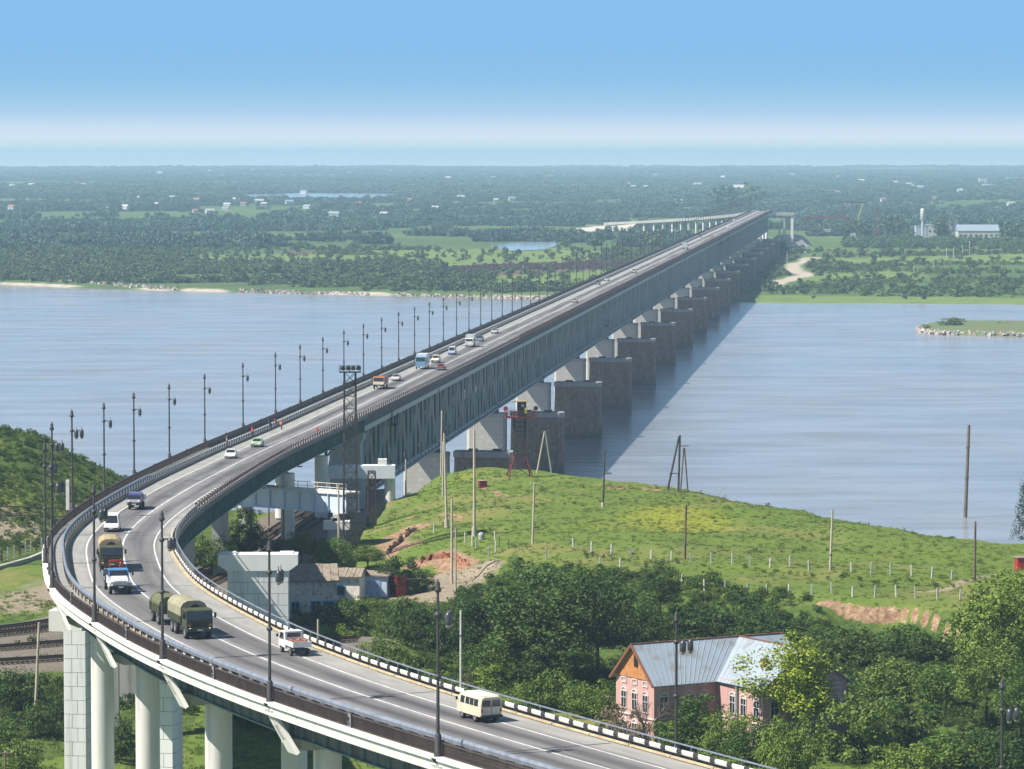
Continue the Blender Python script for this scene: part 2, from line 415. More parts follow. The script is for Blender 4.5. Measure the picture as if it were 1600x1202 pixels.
# ---------------------------------------------------------------- ground sheet of the near bank
xs = np.arange(-150, 150.1, 1.25); ys = np.concatenate([np.arange(225, 420, 2.2), np.arange(420, 500, 1.25), np.arange(500, 545, .6), np.arange(545, 770, 1.25), np.arange(770, 880, 6)])
gX, gY = np.meshgrid(xs, ys); P2 = np.stack([gX.ravel(), gY.ravel()], 1); gZ = height(P2[:, 0], P2[:, 1])
rail_d = np.min([poly_dist(P2, t) for t in tracks], axis=0)
w = np.clip((9 - rail_d) / 4, 0, 1) * (gZ > 10); gZ = gZ * (1 - w) + (RAILZ - .55) * w
path_hut = gp((480, 938), (560, 932), (640, 928), (700, 918), (745, 900))
path_hill = [ground(1590, 893), ground(1530, 903), ground(1490, 918), ground(1440, 925)]
dirt = np.clip(1.2 - poly_dist(P2, path_hut) / 5.5, 0, 1)
dirt = np.maximum(dirt, np.clip(1.2 - poly_dist(P2, [p for p in path_hill if p is not None]) / 1.6, 0, 1) * .7)
dirt = np.maximum(dirt, np.clip(1.3 - poly_dist(P2, gp((560, 935), (660, 940), (690, 905))) / 6, 0, 1))
dirt = np.maximum(dirt, np.clip(1.1 - poly_dist(P2, [rd(s, -3) for s in range(0, 130, 10)]) / 11, 0, 1) * .85)   # bare ground under the viaduct
dirt = np.maximum(dirt, .9 * np.clip(1.2 - poly_dist(P2, [(-125, 478), (-80, 498), (-56, 512), (-46, 545), (-60, 575)]) / 9, 0, 1))
dirt = np.maximum(dirt, .95 * np.clip(1.2 - poly_dist(P2, [(-44, 560), (-36, 620), (-30, 680), (-26, 715)]) / 13, 0, 1))
clay = np.zeros(len(P2))
for pl, wd in ((gp((598, 870), (622, 838), (650, 826)), 3.2), (gp((655, 882), (690, 868), (725, 884)), 3.4), (gp((612, 850), (640, 850)), 3.), (gp((640, 808), (720, 812)), .9), (gp((955, 763), (1020, 766)), 2.), (gp((1105, 778), (1140, 782)), 1.), (gp((755, 762), (790, 776)), .8), (gp((1250, 797), (1390, 824)), .5), (gp((640, 765), (672, 752)), .8)):
    clay = np.maximum(clay, np.clip(1.3 - poly_dist(P2, pl) / wd, 0, 1))
_tt = np.interp(P2[:, 0], _scl[:, 0], _scl[:, 1]) + np.sin(P2[:, 0] * .62) * .45 + np.sin(P2[:, 0] * .23 + 1) * .9 - P2[:, 1]
clay = np.maximum(clay, np.clip(1.3 - np.abs(_tt - 1.0) / .85, 0, 1) * (P2[:, 0] > _scl[0, 0] - .5) * (P2[:, 0] < _scl[-1, 0] + .5))
yel = np.zeros(len(P2))
for (px, py), r, k in (((1060, 812), 20, 1.), ((960, 820), 16, .8), ((740, 845), 14, .7), ((730, 745), 8, .8), ((1150, 860), 16, .5), ((850, 835), 10, .6), ((1250, 875), 18, .35), ((60, 800), 26, .8), ((100, 770), 18, .6)):
    g = ground(px, py)
    if g is not None: yel = np.maximum(yel, k * np.clip(1.3 - np.linalg.norm((P2 - g[:2]) * (1, .5), axis=1) / r, 0, 1))
dark = np.zeros(len(P2))                                             # rough scrub ground instead of mown grass
_scrub = [gp((940, 905), (1100, 925), (1290, 945), (1500, 955), (1600, 960), (1600, 1190), (1300, 1190), (1000, 1140), (720, 1070), (560, 1000), (450, 950), (560, 940), (730, 925), (800, 870)), gp((0, 960), (90, 960), (170, 1000), (300, 1000), (300, 1160), (0, 1195))]
_scrub.append([(-115, 695), (-50, 708), (-48, 640), (-70, 592), (-115, 592)])
for pl in _scrub: dark[in_poly(P2, pl)] = 1
for pl in (gp((900, 868), (1200, 893), (1490, 912), (1490, 940), (1290, 930), (1080, 914), (930, 896)), gp((1020, 836), (1300, 868), (1250, 880), (1060, 866))): dark = np.maximum(dark, .47 * in_poly(P2, pl))
for hx, hy, hr in ((-66, 620, 12), (-84, 628, 10), (-72, 650, 9), (-60, 606, 7)): dirt = np.maximum(dirt, .72 * np.clip(1.3 - np.linalg.norm((P2 - (hx, hy)) * (1, .6), axis=1) / hr, 0, 1))
dirt = np.maximum(dirt, .75 * np.clip(1.2 - poly_dist(P2, [(-130, 520), (-95, 528), (-68, 545), (-60, 580)]) / 14, 0, 1))
ballast = np.clip((7.0 - rail_d) / 2.0, 0, 1) * (gZ > 10)
gm = MB(); nx = len(xs)
me = bpy.data.meshes.new('ground')
nv = len(P2); idx = np.arange(nv).reshape(len(ys), nx)
fq = np.stack([idx[:-1, :-1], idx[:-1, 1:], idx[1:, 1:], idx[1:, :-1]], -1).reshape(-1, 4)
me.vertices.add(nv); me.vertices.foreach_set('co', np.stack([P2[:, 0], P2[:, 1], gZ], 1).astype(np.float32).ravel())
me.loops.add(fq.size); me.loops.foreach_set('vertex_index', fq.ravel().astype(np.int32))
me.polygons.add(len(fq)); me.polygons.foreach_set('loop_start', (np.arange(len(fq)) * 4).astype(np.int32)); me.polygons.foreach_set('loop_total', np.full(len(fq), 4, np.int32))
me.polygons.foreach_set('use_smooth', np.ones(len(fq), bool)); me.update(); me.validate()
def attr(me, name, a):
    x = me.attributes.new(name, 'FLOAT', 'POINT'); x.data.foreach_set('value', np.asarray(a, np.float32))
for nm, a in (('dirt', dirt), ('clay', clay), ('yellow', yel), ('scrub', dark), ('ballast', ballast)): attr(me, nm, a)
def ground_mat():
    m, t, b = new_mat('ground'); L = t.links.new
    geo = N(t, 'ShaderNodeNewGeometry'); pos = geo.outputs['Position']
    def noise(sc, det=6., sx=None):
        n = N(t, 'ShaderNodeTexNoise', Scale=sc, Detail=det, Roughness=.62)
        if sx:
            mp = N(t, 'ShaderNodeMapping'); mp.inputs['Scale'].default_value = sx; L(pos, mp.inputs[0]); L(mp.outputs[0], n.inputs['Vector'])
        else: L(pos, n.inputs['Vector'])
        return n.outputs['Fac']
    def ramp(f, *cs):
        r = N(t, 'ShaderNodeValToRGB'); e = r.color_ramp.elements
        while len(e) > 1: e.remove(e[-1])
        for i, (p, c) in enumerate(cs):
            k = e[0] if i == 0 else e.new(p); k.position = p; k.color = (*c, 1)
        L(f, r.inputs[0]); return r.outputs[0]
    def at(nm): 
        a = N(t, 'ShaderNodeAttribute'); a.attribute_name = nm; return a.outputs['Fac']
    def mix(f, a, c):
        x = N(t, 'ShaderNodeMix', data_type='RGBA'); L(f, x.inputs['Factor']); L(a, x.inputs['A']); L(c, x.inputs['B']); return x.outputs['Result']
    def edge(a, n, lo=.42, hi=.62):
        s = N(t, 'ShaderNodeMath', operation='MULTIPLY_ADD'); s.inputs[1].default_value = .75; s.inputs[2].default_value = -.37
        L(n, s.inputs[0]); s2 = N(t, 'ShaderNodeMath', operation='ADD'); L(s.outputs[0], s2.inputs[0]); L(a, s2.inputs[1])
        r = N(t, 'ShaderNodeMapRange'); r.inputs['From Min'].default_value = lo; r.inputs['From Max'].default_value = hi; L(s2.outputs[0], r.inputs['Value']); return r.outputs['Result']
    n1, n2, n3, n4 = noise(.055), noise(.5), noise(2.2), noise(.16)
    grass = ramp(n2, (.25, (.080, .130, .024)), (.5, (.108, .162, .028)), (.75, (.150, .190, .040)))
    g2 = ramp(n3, (.3, (.088, .140, .026)), (.55, (.112, .168, .030)), (.75, (.152, .195, .042)))
    grass = mix(ramp(n4, (.35, (0, 0, 0)), (.65, (1, 1, 1))), grass, g2)
    worn = ramp(n3, (.3, (.13, .15, .035)), (.7, (.22, .20, .075)))
    grass = mix(edge(ramp(n1, (.40, (0, 0, 0)), (.64, (.85, .85, .85))), n2, .38, .85), grass, worn)
    scrub = ramp(n2, (.3, (.040, .075, .016)), (.55, (.080, .125, .026)), (.75, (.14, .155, .045)))
    col = mix(edge(at('scrub'), n2), grass, scrub)
    yl = ramp(noise(3.5), (.45, (.12, .19, .025)), (.58, (.40, .32, .02)), (.7, (.46, .36, .02)))
    col = mix(edge(at('yellow'), noise(1.3), .72, 1.15), col, yl)
    col = mix(edge(at('dirt'), n2), col, ramp(n3, (.3, (.17, .14, .10)), (.7, (.34, .29, .22))))
    col = mix(edge(at('clay'), n3), col, ramp(noise(1.2), (.3, (.15, .09, .06)), (.5, (.27, .17, .105)), (.62, (.36, .26, .17)), (.78, (.46, .37, .26))))
    col = mix(edge(at('ballast'), n3), col, ramp(noise(5.), (.3, (.10, .085, .07)), (.7, (.24, .21, .18))))
    L(col, b.inputs['Base Color']); b.inputs['Roughness'].default_value = .9; b.inputs['Specular IOR Level'].default_value = .15
    bp = N(t, 'ShaderNodeBump', Strength=.5, Distance=.3); hsum = N(t, 'ShaderNodeMath', operation='ADD'); L(noise(1.6, 8.), hsum.inputs[0]); L(n3, hsum.inputs[1])
    L(hsum.outputs[0], bp.inputs['Height']); L(bp.outputs[0], b.inputs['Normal'])
    return m
me.materials.append(ground_mat())
gro = bpy.data.objects.new('ground', me); COL.objects.link(gro); structure(gro)
# ---------------------------------------------------------------- river
def drop(d): return d * 0.        # the plain is level; its sheet ends where the photograph's skyline lies, 18 km off
def water_mat():
    m, t, b = new_mat('river'); L = t.links.new
    geo = N(t, 'ShaderNodeNewGeometry'); pos = geo.outputs['Position']
    def noise(sc, det, sx):
        n = N(t, 'ShaderNodeTexNoise', Scale=sc, Detail=det, Roughness=.6)
        mp = N(t, 'ShaderNodeMapping'); mp.inputs['Scale'].default_value = sx; mp.inputs['Rotation'].default_value = (0, 0, R(-6)); L(pos, mp.inputs[0]); L(mp.outputs[0], n.inputs['Vector']); return n.outputs['Fac']
    rp = N(t, 'ShaderNodeValToRGB'); e = rp.color_ramp.elements
    e[0].position = .38; e[0].color = (.195, .187, .19, 1); e[1].position = .6; e[1].color = (.262, .275, .305, 1)
    L(noise(.05, 8., (.34, 1.0, 1)), rp.inputs[0]); L(rp.outputs[0], b.inputs['Base Color'])
    b.inputs['IOR'].default_value = 1.33; b.inputs['Specular IOR Level'].default_value = .5
    rr = N(t, 'ShaderNodeMapRange'); rr.inputs['To Min'].default_value = .12; rr.inputs['To Max'].default_value = .24
    rr.inputs['From Min'].default_value = .35; rr.inputs['From Max'].default_value = .65
    L(noise(.02, 4., (1, .3, 1)), rr.inputs['Value']); L(rr.outputs['Result'], b.inputs['Roughness'])
    a = N(t, 'ShaderNodeMath', operation='MULTIPLY_ADD'); a.inputs[1].default_value = .5
    L(noise(.6, 6., (.4, 1, 1)), a.inputs[0]); 
    a2 = N(t, 'ShaderNodeMath', operation='MULTIPLY'); a2.inputs[1].default_value = .8; L(noise(.16, 5., (.35, 1, 1)), a2.inputs[0]); a4 = N(t, 'ShaderNodeMath', operation='MULTIPLY_ADD'); a4.inputs[1].default_value = 2.2; L(noise(.045, 5., (.35, 1, 1)), a4.inputs[0]); L(a2.outputs[0], a4.inputs[2]); L(a4.outputs[0], a.inputs[2])
    bp = N(t, 'ShaderNodeBump', Strength=.26, Distance=.9); L(a.outputs[0], bp.inputs['Height']); L(bp.outputs[0], b.inputs['Normal'])
    return m
wb = MB(); ny = np.concatenate([np.arange(740, 2600, 120), [2600]])
for i, yv in enumerate(ny):
    for xv in np.linspace(-900, 900, 13): wb.v.append((float(xv), float(yv), -drop(yv)))
for i in range(len(ny) - 1):
    for k in range(12): wb.f.append((i * 13 + k, i * 13 + k + 1, (i + 1) * 13 + k + 1, (i + 1) * 13 + k)); wb.m.append(0); wb.s.append(True)
structure(wb.build('river', water_mat(), fix=False))
# ---------------------------------------------------------------- far bank: one sheet that follows the earth's curve to the horizon
def at_far(px, py, z=0.):
    p = at_z(px, py, z)
    for _ in range(6): p = at_z(px, py, z - drop(p[1]))
    return p
shore_px = [(-400, 436), (-150, 440), (0, 443), (100, 447), (200, 452), (330, 456), (500, 460), (650, 463), (770, 466), (960, 469), (1180, 473), (1300, 474), (1450, 474.5), (1600, 475.5), (1800, 477), (2100, 480)]
shore = np.array([at_far(x, y) for x, y in shore_px])
def shore_y(X): return np.interp(X, shore[:, 0], shore[:, 1])
def fnoise(X, Y, seed, wl, oct=4):
    r = np.random.default_rng(seed); out = np.zeros_like(X); amp = 1.; tot = 0
    for o in range(oct):
        for _ in range(5):
            th = r.uniform(0, 6.28); ph = r.uniform(0, 6.28); k = 6.28 / (wl * r.uniform(.7, 1.4)); out += amp * np.sin(k * (np.cos(th) * X + np.sin(th) * Y) + ph)
        tot += amp * 2.2; amp *= .6; wl *= .47
    return out / tot
nr = np.concatenate([np.linspace(-12, 60, 13), np.geomspace(75, 16050, 150)])
na = np.linspace(-.27, .27, 150)
fX = np.zeros((len(nr), len(na))); fY = fX.copy()
for j, a in enumerate(na):
    Xs = a * 2150; y00 = shore_y(np.array([Xs]))[0] + 6 * math.sin(Xs * .05) + 3 * math.sin(Xs * .21)
    fY[:, j] = y00 + nr; fX[:, j] = a * (y00 + nr)
def far_h(X, Y):
    d = Y - shore_y(X * 2150 / np.maximum(Y, 1000))
    left = np.clip((150 - X) / 120, 0, 1)
    h = np.where(d < 0, d * .12, np.minimum(d * .16, 1.2 + 1.8 * left + np.clip(d - 40, 0, 900) * .0022))
    h = h + np.clip((Y - 7000) / 9000, 0, 1) * (fnoise(X, Y, 5, 3200) * 4)
    return h
fH = far_h(fX.ravel(), fY.ravel()); fZ = fH - drop(fY.ravel())
me = bpy.data.meshes.new('far_plain'); nv = fX.size; idx = np.arange(nv).reshape(fX.shape)
fq = np.stack([idx[:-1, :-1], idx[:-1, 1:], idx[1:, 1:], idx[1:, :-1]], -1).reshape(-1, 4)
me.vertices.add(nv); me.vertices.foreach_set('co', np.stack([fX.ravel(), fY.ravel(), fZ], 1).astype(np.float32).ravel())
me.loops.add(fq.size); me.loops.foreach_set('vertex_index', fq.ravel().astype(np.int32))
me.polygons.add(len(fq)); me.polygons.foreach_set('loop_start', (np.arange(len(fq)) * 4).astype(np.int32)); me.polygons.foreach_set('loop_total', np.full(len(fq), 4, np.int32))
me.polygons.foreach_set('use_smooth', np.ones(len(fq), bool)); me.update(); me.validate()
def far_z(x, y): return float(far_h(np.array([x]), np.array([y]))[0] - drop(y))
def far_at(px, py, h=3.):
    p = at_far(px, py, h)
    for _ in range(4): p = at_far(px, py, far_z(p[0], p[1]) + drop(p[1]))
    return p
def fpoly(*pts): return [far_at(x, y) for x, y in pts]
FP = np.stack([fX.ravel(), fY.ravel()], 1); dsh = FP[:, 1] - shore_y(FP[:, 0] * 2150 / np.maximum(FP[:, 1], 1000))
sand = np.clip(1.25 - np.abs(dsh - 4) / 7, 0, 1) * np.clip((140 - FP[:, 0]) / 60, 0, 1) * np.clip(.65 + fnoise(FP[:, 0], FP[:, 1] * 0, 11, 70) * 2.2, 0, 1)
bright = np.zeros(nv); red = np.zeros(nv)
meadows = [fpoly((260, 400), (470, 395), (640, 402), (560, 412), (330, 412)), fpoly((560, 392), (860, 388), (960, 392), (900, 412), (700, 418), (620, 406)), fpoly((780, 424), (1000, 420), (980, 440), (760, 452)), fpoly((1400, 402), (1640, 396), (1640, 410), (1430, 411)),
           fpoly((1190, 461), (1640, 466), (1640, 474), (1180, 471)), fpoly((1290, 404), (1480, 402), (1480, 412), (1300, 414)), fpoly((1250, 428), (1420, 424), (1460, 434), (1250, 440))]
for p in meadows: bright[in_poly(FP, p)] = 1
for p in (fpoly((700, 416), (800, 412), (1000, 408), (980, 421), (780, 431), (690, 426)), fpoly((690, 360), (810, 358), (800, 363), (690, 364)), fpoly((440, 393), (560, 392), (540, 397), (450, 398))): red[in_poly(FP, p)] = 1
sandp = np.maximum(sand, np.clip(1.4 - poly_dist(FP, fpoly((1195, 449), (1232, 437), (1258, 430), (1246, 425), (1240, 415), (1258, 408), (1272, 402))) / 6.5, 0, 1))
sandp = np.maximum(sandp, .8 * np.clip(1.3 - poly_dist(FP, fpoly((1245, 376), (1238, 388), (1246, 395))) / 12, 0, 1))
for pl, wd, k in ((fpoly((920, 354), (1000, 352), (1060, 355)), 22, .9), (fpoly((1130, 293), (1210, 296), (1310, 301)), 90, .6), (fpoly((930, 330), (1000, 326), (1090, 330)), 26, .45), (fpoly((1265, 362), (1300, 372), (1330, 372)), 9, .6), (fpoly((0, 345), (60, 347), (120, 350)), 16, .45)):
    sandp = np.maximum(sandp, k * np.clip(1.3 - poly_dist(FP, pl) / wd, 0, 1))
for nm, a in (('sand', sandp), ('bright', bright), ('red', red)): attr(me, nm, a)
def far_mat():
    m, t, b = new_mat('far_plain'); L = t.links.new
    geo = N(t, 'ShaderNodeNewGeometry'); pos = geo.outputs['Position']
    def noise(sc, det=6., sx=(1, 1, 1)):
        n = N(t, 'ShaderNodeTexNoise', Scale=sc, Detail=det, Roughness=.6); mp = N(t, 'ShaderNodeMapping'); mp.inputs['Scale'].default_value = sx; L(pos, mp.inputs[0]); L(mp.outputs[0], n.inputs['Vector']); return n.outputs['Fac']
    def ramp(f, *cs):
        r = N(t, 'ShaderNodeValToRGB'); e = r.color_ramp.elements
        while len(e) > 1: e.remove(e[-1])
        for i, (p, c) in enumerate(cs):
            k = e[0] if i == 0 else e.new(p); k.position = p; k.color = (*c, 1)
        L(f, r.inputs[0]); return r.outputs[0]
    def at(nm): a = N(t, 'ShaderNodeAttribute'); a.attribute_name = nm; return a.outputs['Fac']
    def mix(f, a, c): x = N(t, 'ShaderNodeMix', data_type='RGBA'); L(f, x.inputs['Factor']); L(a, x.inputs['A']); L(c, x.inputs['B']); return x.outputs['Result']
    base = ramp(noise(.0045, 8., (.4, 1, 1)), (.3, (.045, .085, .035)), (.46, (.070, .120, .045)), (.58, (.105, .160, .05)), (.7, (.15, .20, .07)))
    fine = ramp(noise(.03, 6.), (.35, (.040, .075, .024)), (.65, (.095, .145, .042)))
    f = N(t, 'ShaderNodeMix', data_type='RGBA'); f.inputs['Factor'].default_value = .5; L(base, f.inputs['A']); L(fine, f.inputs['B'])
    col = mix(at('bright'), f.outputs['Result'], ramp(noise(.05, 6.), (.3, (.100, .160, .045)), (.7, (.165, .220, .062))))
    col = mix(at('red'), col, ramp(noise(.08, 6.), (.3, (.07, .055, .045)), (.7, (.16, .10, .08))))
    col = mix(ramp(at('sand'), (.3, (0, 0, 0)), (.7, (1, 1, 1))), col, ramp(noise(.15, 5.), (.3, (.30, .26, .20)), (.7, (.50, .45, .37))))
    L(col, b.inputs['Base Color']); b.inputs['Roughness'].default_value = .95; b.inputs['Specular IOR Level'].default_value = .1
    return m
me.materials.append(far_mat())
far = bpy.data.objects.new('far_plain', me); COL.objects.link(far); structure(far)
# still ponds and back waters on the plain
for pts in ([(765, 385), (800, 380), (868, 378), (872, 384), (850, 391), (812, 393), (785, 391)], [(335, 307), (430, 302), (560, 302.5), (680, 303.5), (660, 309), (520, 312), (400, 311)]):
    p = [far_at(x, y) for x, y in pts]; zz = max(far_z(q[0], q[1]) for q in p) + .35
    structure(MB().prism([(q[0], q[1]) for q in p], zz - .3, zz).build('pond', M('pond_water', (.30, .38, .46), .12, spec=.8, var=.05)))
# air: a thin haze from the near bank to the horizon, the sky outside it
hb = MB().box((0, 17500, -55), (21000, 36500, 292))
# ================================================================= road, viaduct, bridge
def road_mat():
    m, t, b = new_mat('asphalt'); L = t.links.new
    uv = N(t, 'ShaderNodeUVMap'); uv.uv_map = 'road'
    def noise(sx, sc=1., det=5.):
        mp = N(t, 'ShaderNodeMapping'); mp.inputs['Scale'].default_value = sx; L(uv.outputs[0], mp.inputs[0])
        n = N(t, 'ShaderNodeTexNoise', Scale=sc, Detail=det, Roughness=.6); L(mp.outputs[0], n.inputs['Vector']); return n.outputs['Fac']
    a = N(t, 'ShaderNodeMath', operation='MULTIPLY_ADD'); a.inputs[1].default_value = .75
    L(noise((.62, .012, 1), 1., 3.), a.inputs[0]); h = N(t, 'ShaderNodeMath', operation='MULTIPLY'); h.inputs[1].default_value = .32; L(noise((.5, .09, 1), 1., 6.), h.inputs[0]); L(h.outputs[0], a.inputs[2])
    rp = N(t, 'ShaderNodeValToRGB'); e = rp.color_ramp.elements
    e[0].position = .36; e[0].color = (.092, .089, .094, 1); e[1].position = .72; e[1].color = (.275, .27, .27, 1)
    L(a.outputs[0], rp.inputs[0])
    # pale unworn shoulders outside the lane lines, darker wheel tracks inside the lanes
    sp = N(t, 'ShaderNodeSeparateXYZ'); L(uv.outputs[0], sp.inputs[0])
    ab = N(t, 'ShaderNodeMath', operation='ABSOLUTE'); L(sp.outputs['X'], ab.inputs[0])
    sh = N(t, 'ShaderNodeMapRange'); sh.inputs['From Min'].default_value = 3.7; sh.inputs['From Max'].default_value = 4.5; L(ab.outputs[0], sh.inputs['Value'])
    lane = N(t, 'ShaderNodeMath', operation='SUBTRACT'); lane.inputs[1].default_value = 2.0; L(ab.outputs[0], lane.inputs[0])
    l2 = N(t, 'ShaderNodeMath', operation='ABSOLUTE'); L(lane.outputs[0], l2.inputs[0])
    wt = N(t, 'ShaderNodeMapRange'); wt.inputs['From Min'].default_value = 0.; wt.inputs['From Max'].default_value = 1.8; wt.inputs['To Min'].default_value = .55; wt.inputs['To Max'].default_value = 1.12; L(l2.outputs[0], wt.inputs['Value'])
    vm = N(t, 'ShaderNodeMix', data_type='RGBA', blend_type='MULTIPLY'); vm.inputs['Factor'].default_value = 1.; L(rp.outputs[0], vm.inputs['A']); L(wt.outputs['Result'], vm.inputs['B'])
    mx = N(t, 'ShaderNodeMix', data_type='RGBA'); L(sh.outputs['Result'], mx.inputs['Factor']); L(vm.outputs['Result'], mx.inputs['A'])
    rs = N(t, 'ShaderNodeValToRGB'); rs.color_ramp.elements[0].position = .3; rs.color_ramp.elements[0].color = (.23, .232, .22, 1); rs.color_ramp.elements[1].position = .7; rs.color_ramp.elements[1].color = (.33, .33, .315, 1)
    L(noise((.9, .15, 1), 1.), rs.inputs[0]); L(rs.outputs[0], mx.inputs['B'])
    # thin cross cracks and patches
    ck = N(t, 'ShaderNodeValToRGB'); ck.color_ramp.elements[0].position = .70; ck.color_ramp.elements[0].color = (1, 1, 1, 1); ck.color_ramp.elements[1].position = .74; ck.color_ramp.elements[1].color = (.55, .55, .55, 1)
    L(noise((.35, 1.6, 1), .8, 3.), ck.inputs[0])
    m2 = N(t, 'ShaderNodeMix', data_type='RGBA', blend_type='MULTIPLY'); m2.inputs['Factor'].default_value = .8; L(mx.outputs['Result'], m2.inputs['A']); L(ck.outputs[0], m2.inputs['B'])
    L(m2.outputs['Result'], b.inputs['Base Color']); b.inputs['Roughness'].default_value = .8; b.inputs['Specular IOR Level'].default_value = .3
    return m
def strip(name, o0, o1, s0, s1, dz, mat, step=4., cols=2, parent=None):
    n = int((s1 - s0) / step) + 2; ss = np.linspace(s0, s1, n); mb = MB(); uv = []
    for s in ss:
        a, c = (o0(s) if callable(o0) else o0), (o1(s) if callable(o1) else o1)
        for k in range(cols):
            o = a + (c - a) * k / (cols - 1); mb.v.append(tuple(rd(s, o, dz))); uv.append((o, s))
    for i in range(n - 1):
        for k in range(cols - 1): mb.f.append((i * cols + k + 1, i * cols + k, (i + 1) * cols + k, (i + 1) * cols + k + 1)); mb.m.append(0); mb.s.append(True)
    o = mb.build(name, mat, parent, fix=False); u = o.data.uv_layers.new(name='road')
    li = np.zeros(len(o.data.loops), np.int32); o.data.loops.foreach_get('vertex_index', li)
    u.data.foreach_set('uv', np.array(uv, np.float32)[li].ravel())
    return o
structure(strip('road', lambda s: off_bar(s) - .25, lambda s: off_r(s) + .3, 0, S_END, 0, road_mat(), cols=6))
EJ = M('joint_rubber', (.045, .045, .045), .8)
MARK = M('road_paint', (.70, .70, .68), .6, var=.22, scale=.7)
for o in (4.05, 0., -3.6): structure(strip('lane_marking', o + .085, o - .085, 0, S_END, .006, MARK))
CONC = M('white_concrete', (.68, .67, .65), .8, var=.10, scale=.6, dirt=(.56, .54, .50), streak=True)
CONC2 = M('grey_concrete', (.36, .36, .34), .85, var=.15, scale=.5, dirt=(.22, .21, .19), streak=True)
STEEL = M('dark_steel', (.085, .085, .085), .6, var=.25, scale=.5, dirt=(.05, .045, .04), streak=True)
GIRD = M('grey_girder', (.115, .115, .11), .6, var=.25, scale=.4, dirt=(.05, .046, .042), streak=True)
GREEN = M('greenish_steel', (.13, .21, .20), .55, var=.2, scale=.6)
BROWN = M('brown_railing', (.070, .050, .046), .6, var=.25, scale=.8)
GALV = M('galvanised', (.30, .335, .40), .42, metal=.35, var=.18, scale=1.2)
WHITE = M('white_paint', (.74, .73, .70), .6, var=.12, scale=2.)
BLACK = M('black_paint', (.035, .035, .04), .6)
KERB = M('yellow_kerb', (.56, .45, .28), .8, var=.2, scale=1.)
WALK = M('walkway', (.27, .27, .26), .85, var=.15, scale=1.)
org = rd(150)
via = thing('road_viaduct', 'curved white edged road viaduct on round columns in front of the bridge', 'viaduct', (0, 0, 0))
def P(mb, name, mat, par, **k): return mb.build(name, mat, par, **k)
S1 = S_BR - 2
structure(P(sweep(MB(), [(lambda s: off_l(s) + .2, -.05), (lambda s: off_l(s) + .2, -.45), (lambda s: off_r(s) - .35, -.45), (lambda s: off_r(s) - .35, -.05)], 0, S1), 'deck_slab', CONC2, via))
structure(strip('walkway', lambda s: off_l(s) - .15, lambda s: off_bar(s) + .25, 0, S_END, .16, WALK))
P(sweep(MB(), [(lambda s: off_l(s) + .62, .12), (lambda s: off_l(s) + .62, -.16), (lambda s: off_l(s) + .40, -.30), (lambda s: off_l(s) + .30, -1.05), (lambda s: off_l(s) + .05, -1.05), (lambda s: off_l(s) + .05, .12)], 0, S_BR, 3.), 'fascia', CONC, via)
P(sweep(MB(), [(lambda s: off_r(s) - .28, .22), (lambda s: off_r(s) - .55, .22), (lambda s: off_r(s) - .55, -.35), (lambda s: off_r(s) - .28, -.35)], 0, S1, 3.), 'edge_beam', STEEL, via)
for sgn in (1, -1):
    go = (lambda s: off_l(s) - 2.2) if sgn > 0 else (lambda s: off_r(s) + .25)
    g = P(sweep(MB(), [(lambda s: go(s) + .05, -.45), (lambda s: go(s) + .05, -2.9), (lambda s: go(s) - .05, -2.9), (lambda s: go(s) - .05, -.45)], 0, S1, 3.), 'girder', GIRD, via)
    P(sweep(MB(), [(lambda s: go(s) + .4, -2.9), (lambda s: go(s) + .4, -3.02), (lambda s: go(s) - .4, -3.02), (lambda s: go(s) - .4, -2.9)], 0, S1, 3.), 'flange', GREEN, g)
    st = MB()
    for s in np.arange(3, S1, 2.4):
        a = rd(s, go(s) + .2 * sgn, -.5); st.bar(a, (a[0], a[1], a[2] - 2.38), .32, .08)
    structure(P(st, 'stiffener', GREEN, g), 'stuff')
for so in (2.4, -1.6): P(sweep(MB(), [(so + .05, -.45), (so + .05, -2.9), (so - .05, -2.9), (so - .05, -.45)], 0, S1, 3.), 'girder', GIRD, via)
# ---- outer railing, panel by panel
lamp_px = [(684, 1189), (424, 1098), (255, 1031), (150, 969), (91, 915), (72, 883), (82, 840), (111, 810), (157, 770), (207, 750), (264, 727), (320, 703), (380, 677), (431, 656)]
LS = []
for x, y in lamp_px:
    best = min(np.arange(0, S_BR, .5), key=lambda s: (lambda p: ((p[0] / p[1]) * FPX + CX - x) ** 2 + ((CH - p[2]) / p[1] * FPX + Y0 - y) ** 2)(rd(s, off_l(s) + .2, 0)))
    LS.append(float(best))
LS[4] = (LS[3] + LS[5]) / 2 if not LS[3] < LS[4] < LS[5] else LS[4]
print('lamp stations', [round(x) for x in LS])
_dl = 29.6; SYJ = [715 + 126.4 * k for k in range(1, 8)]

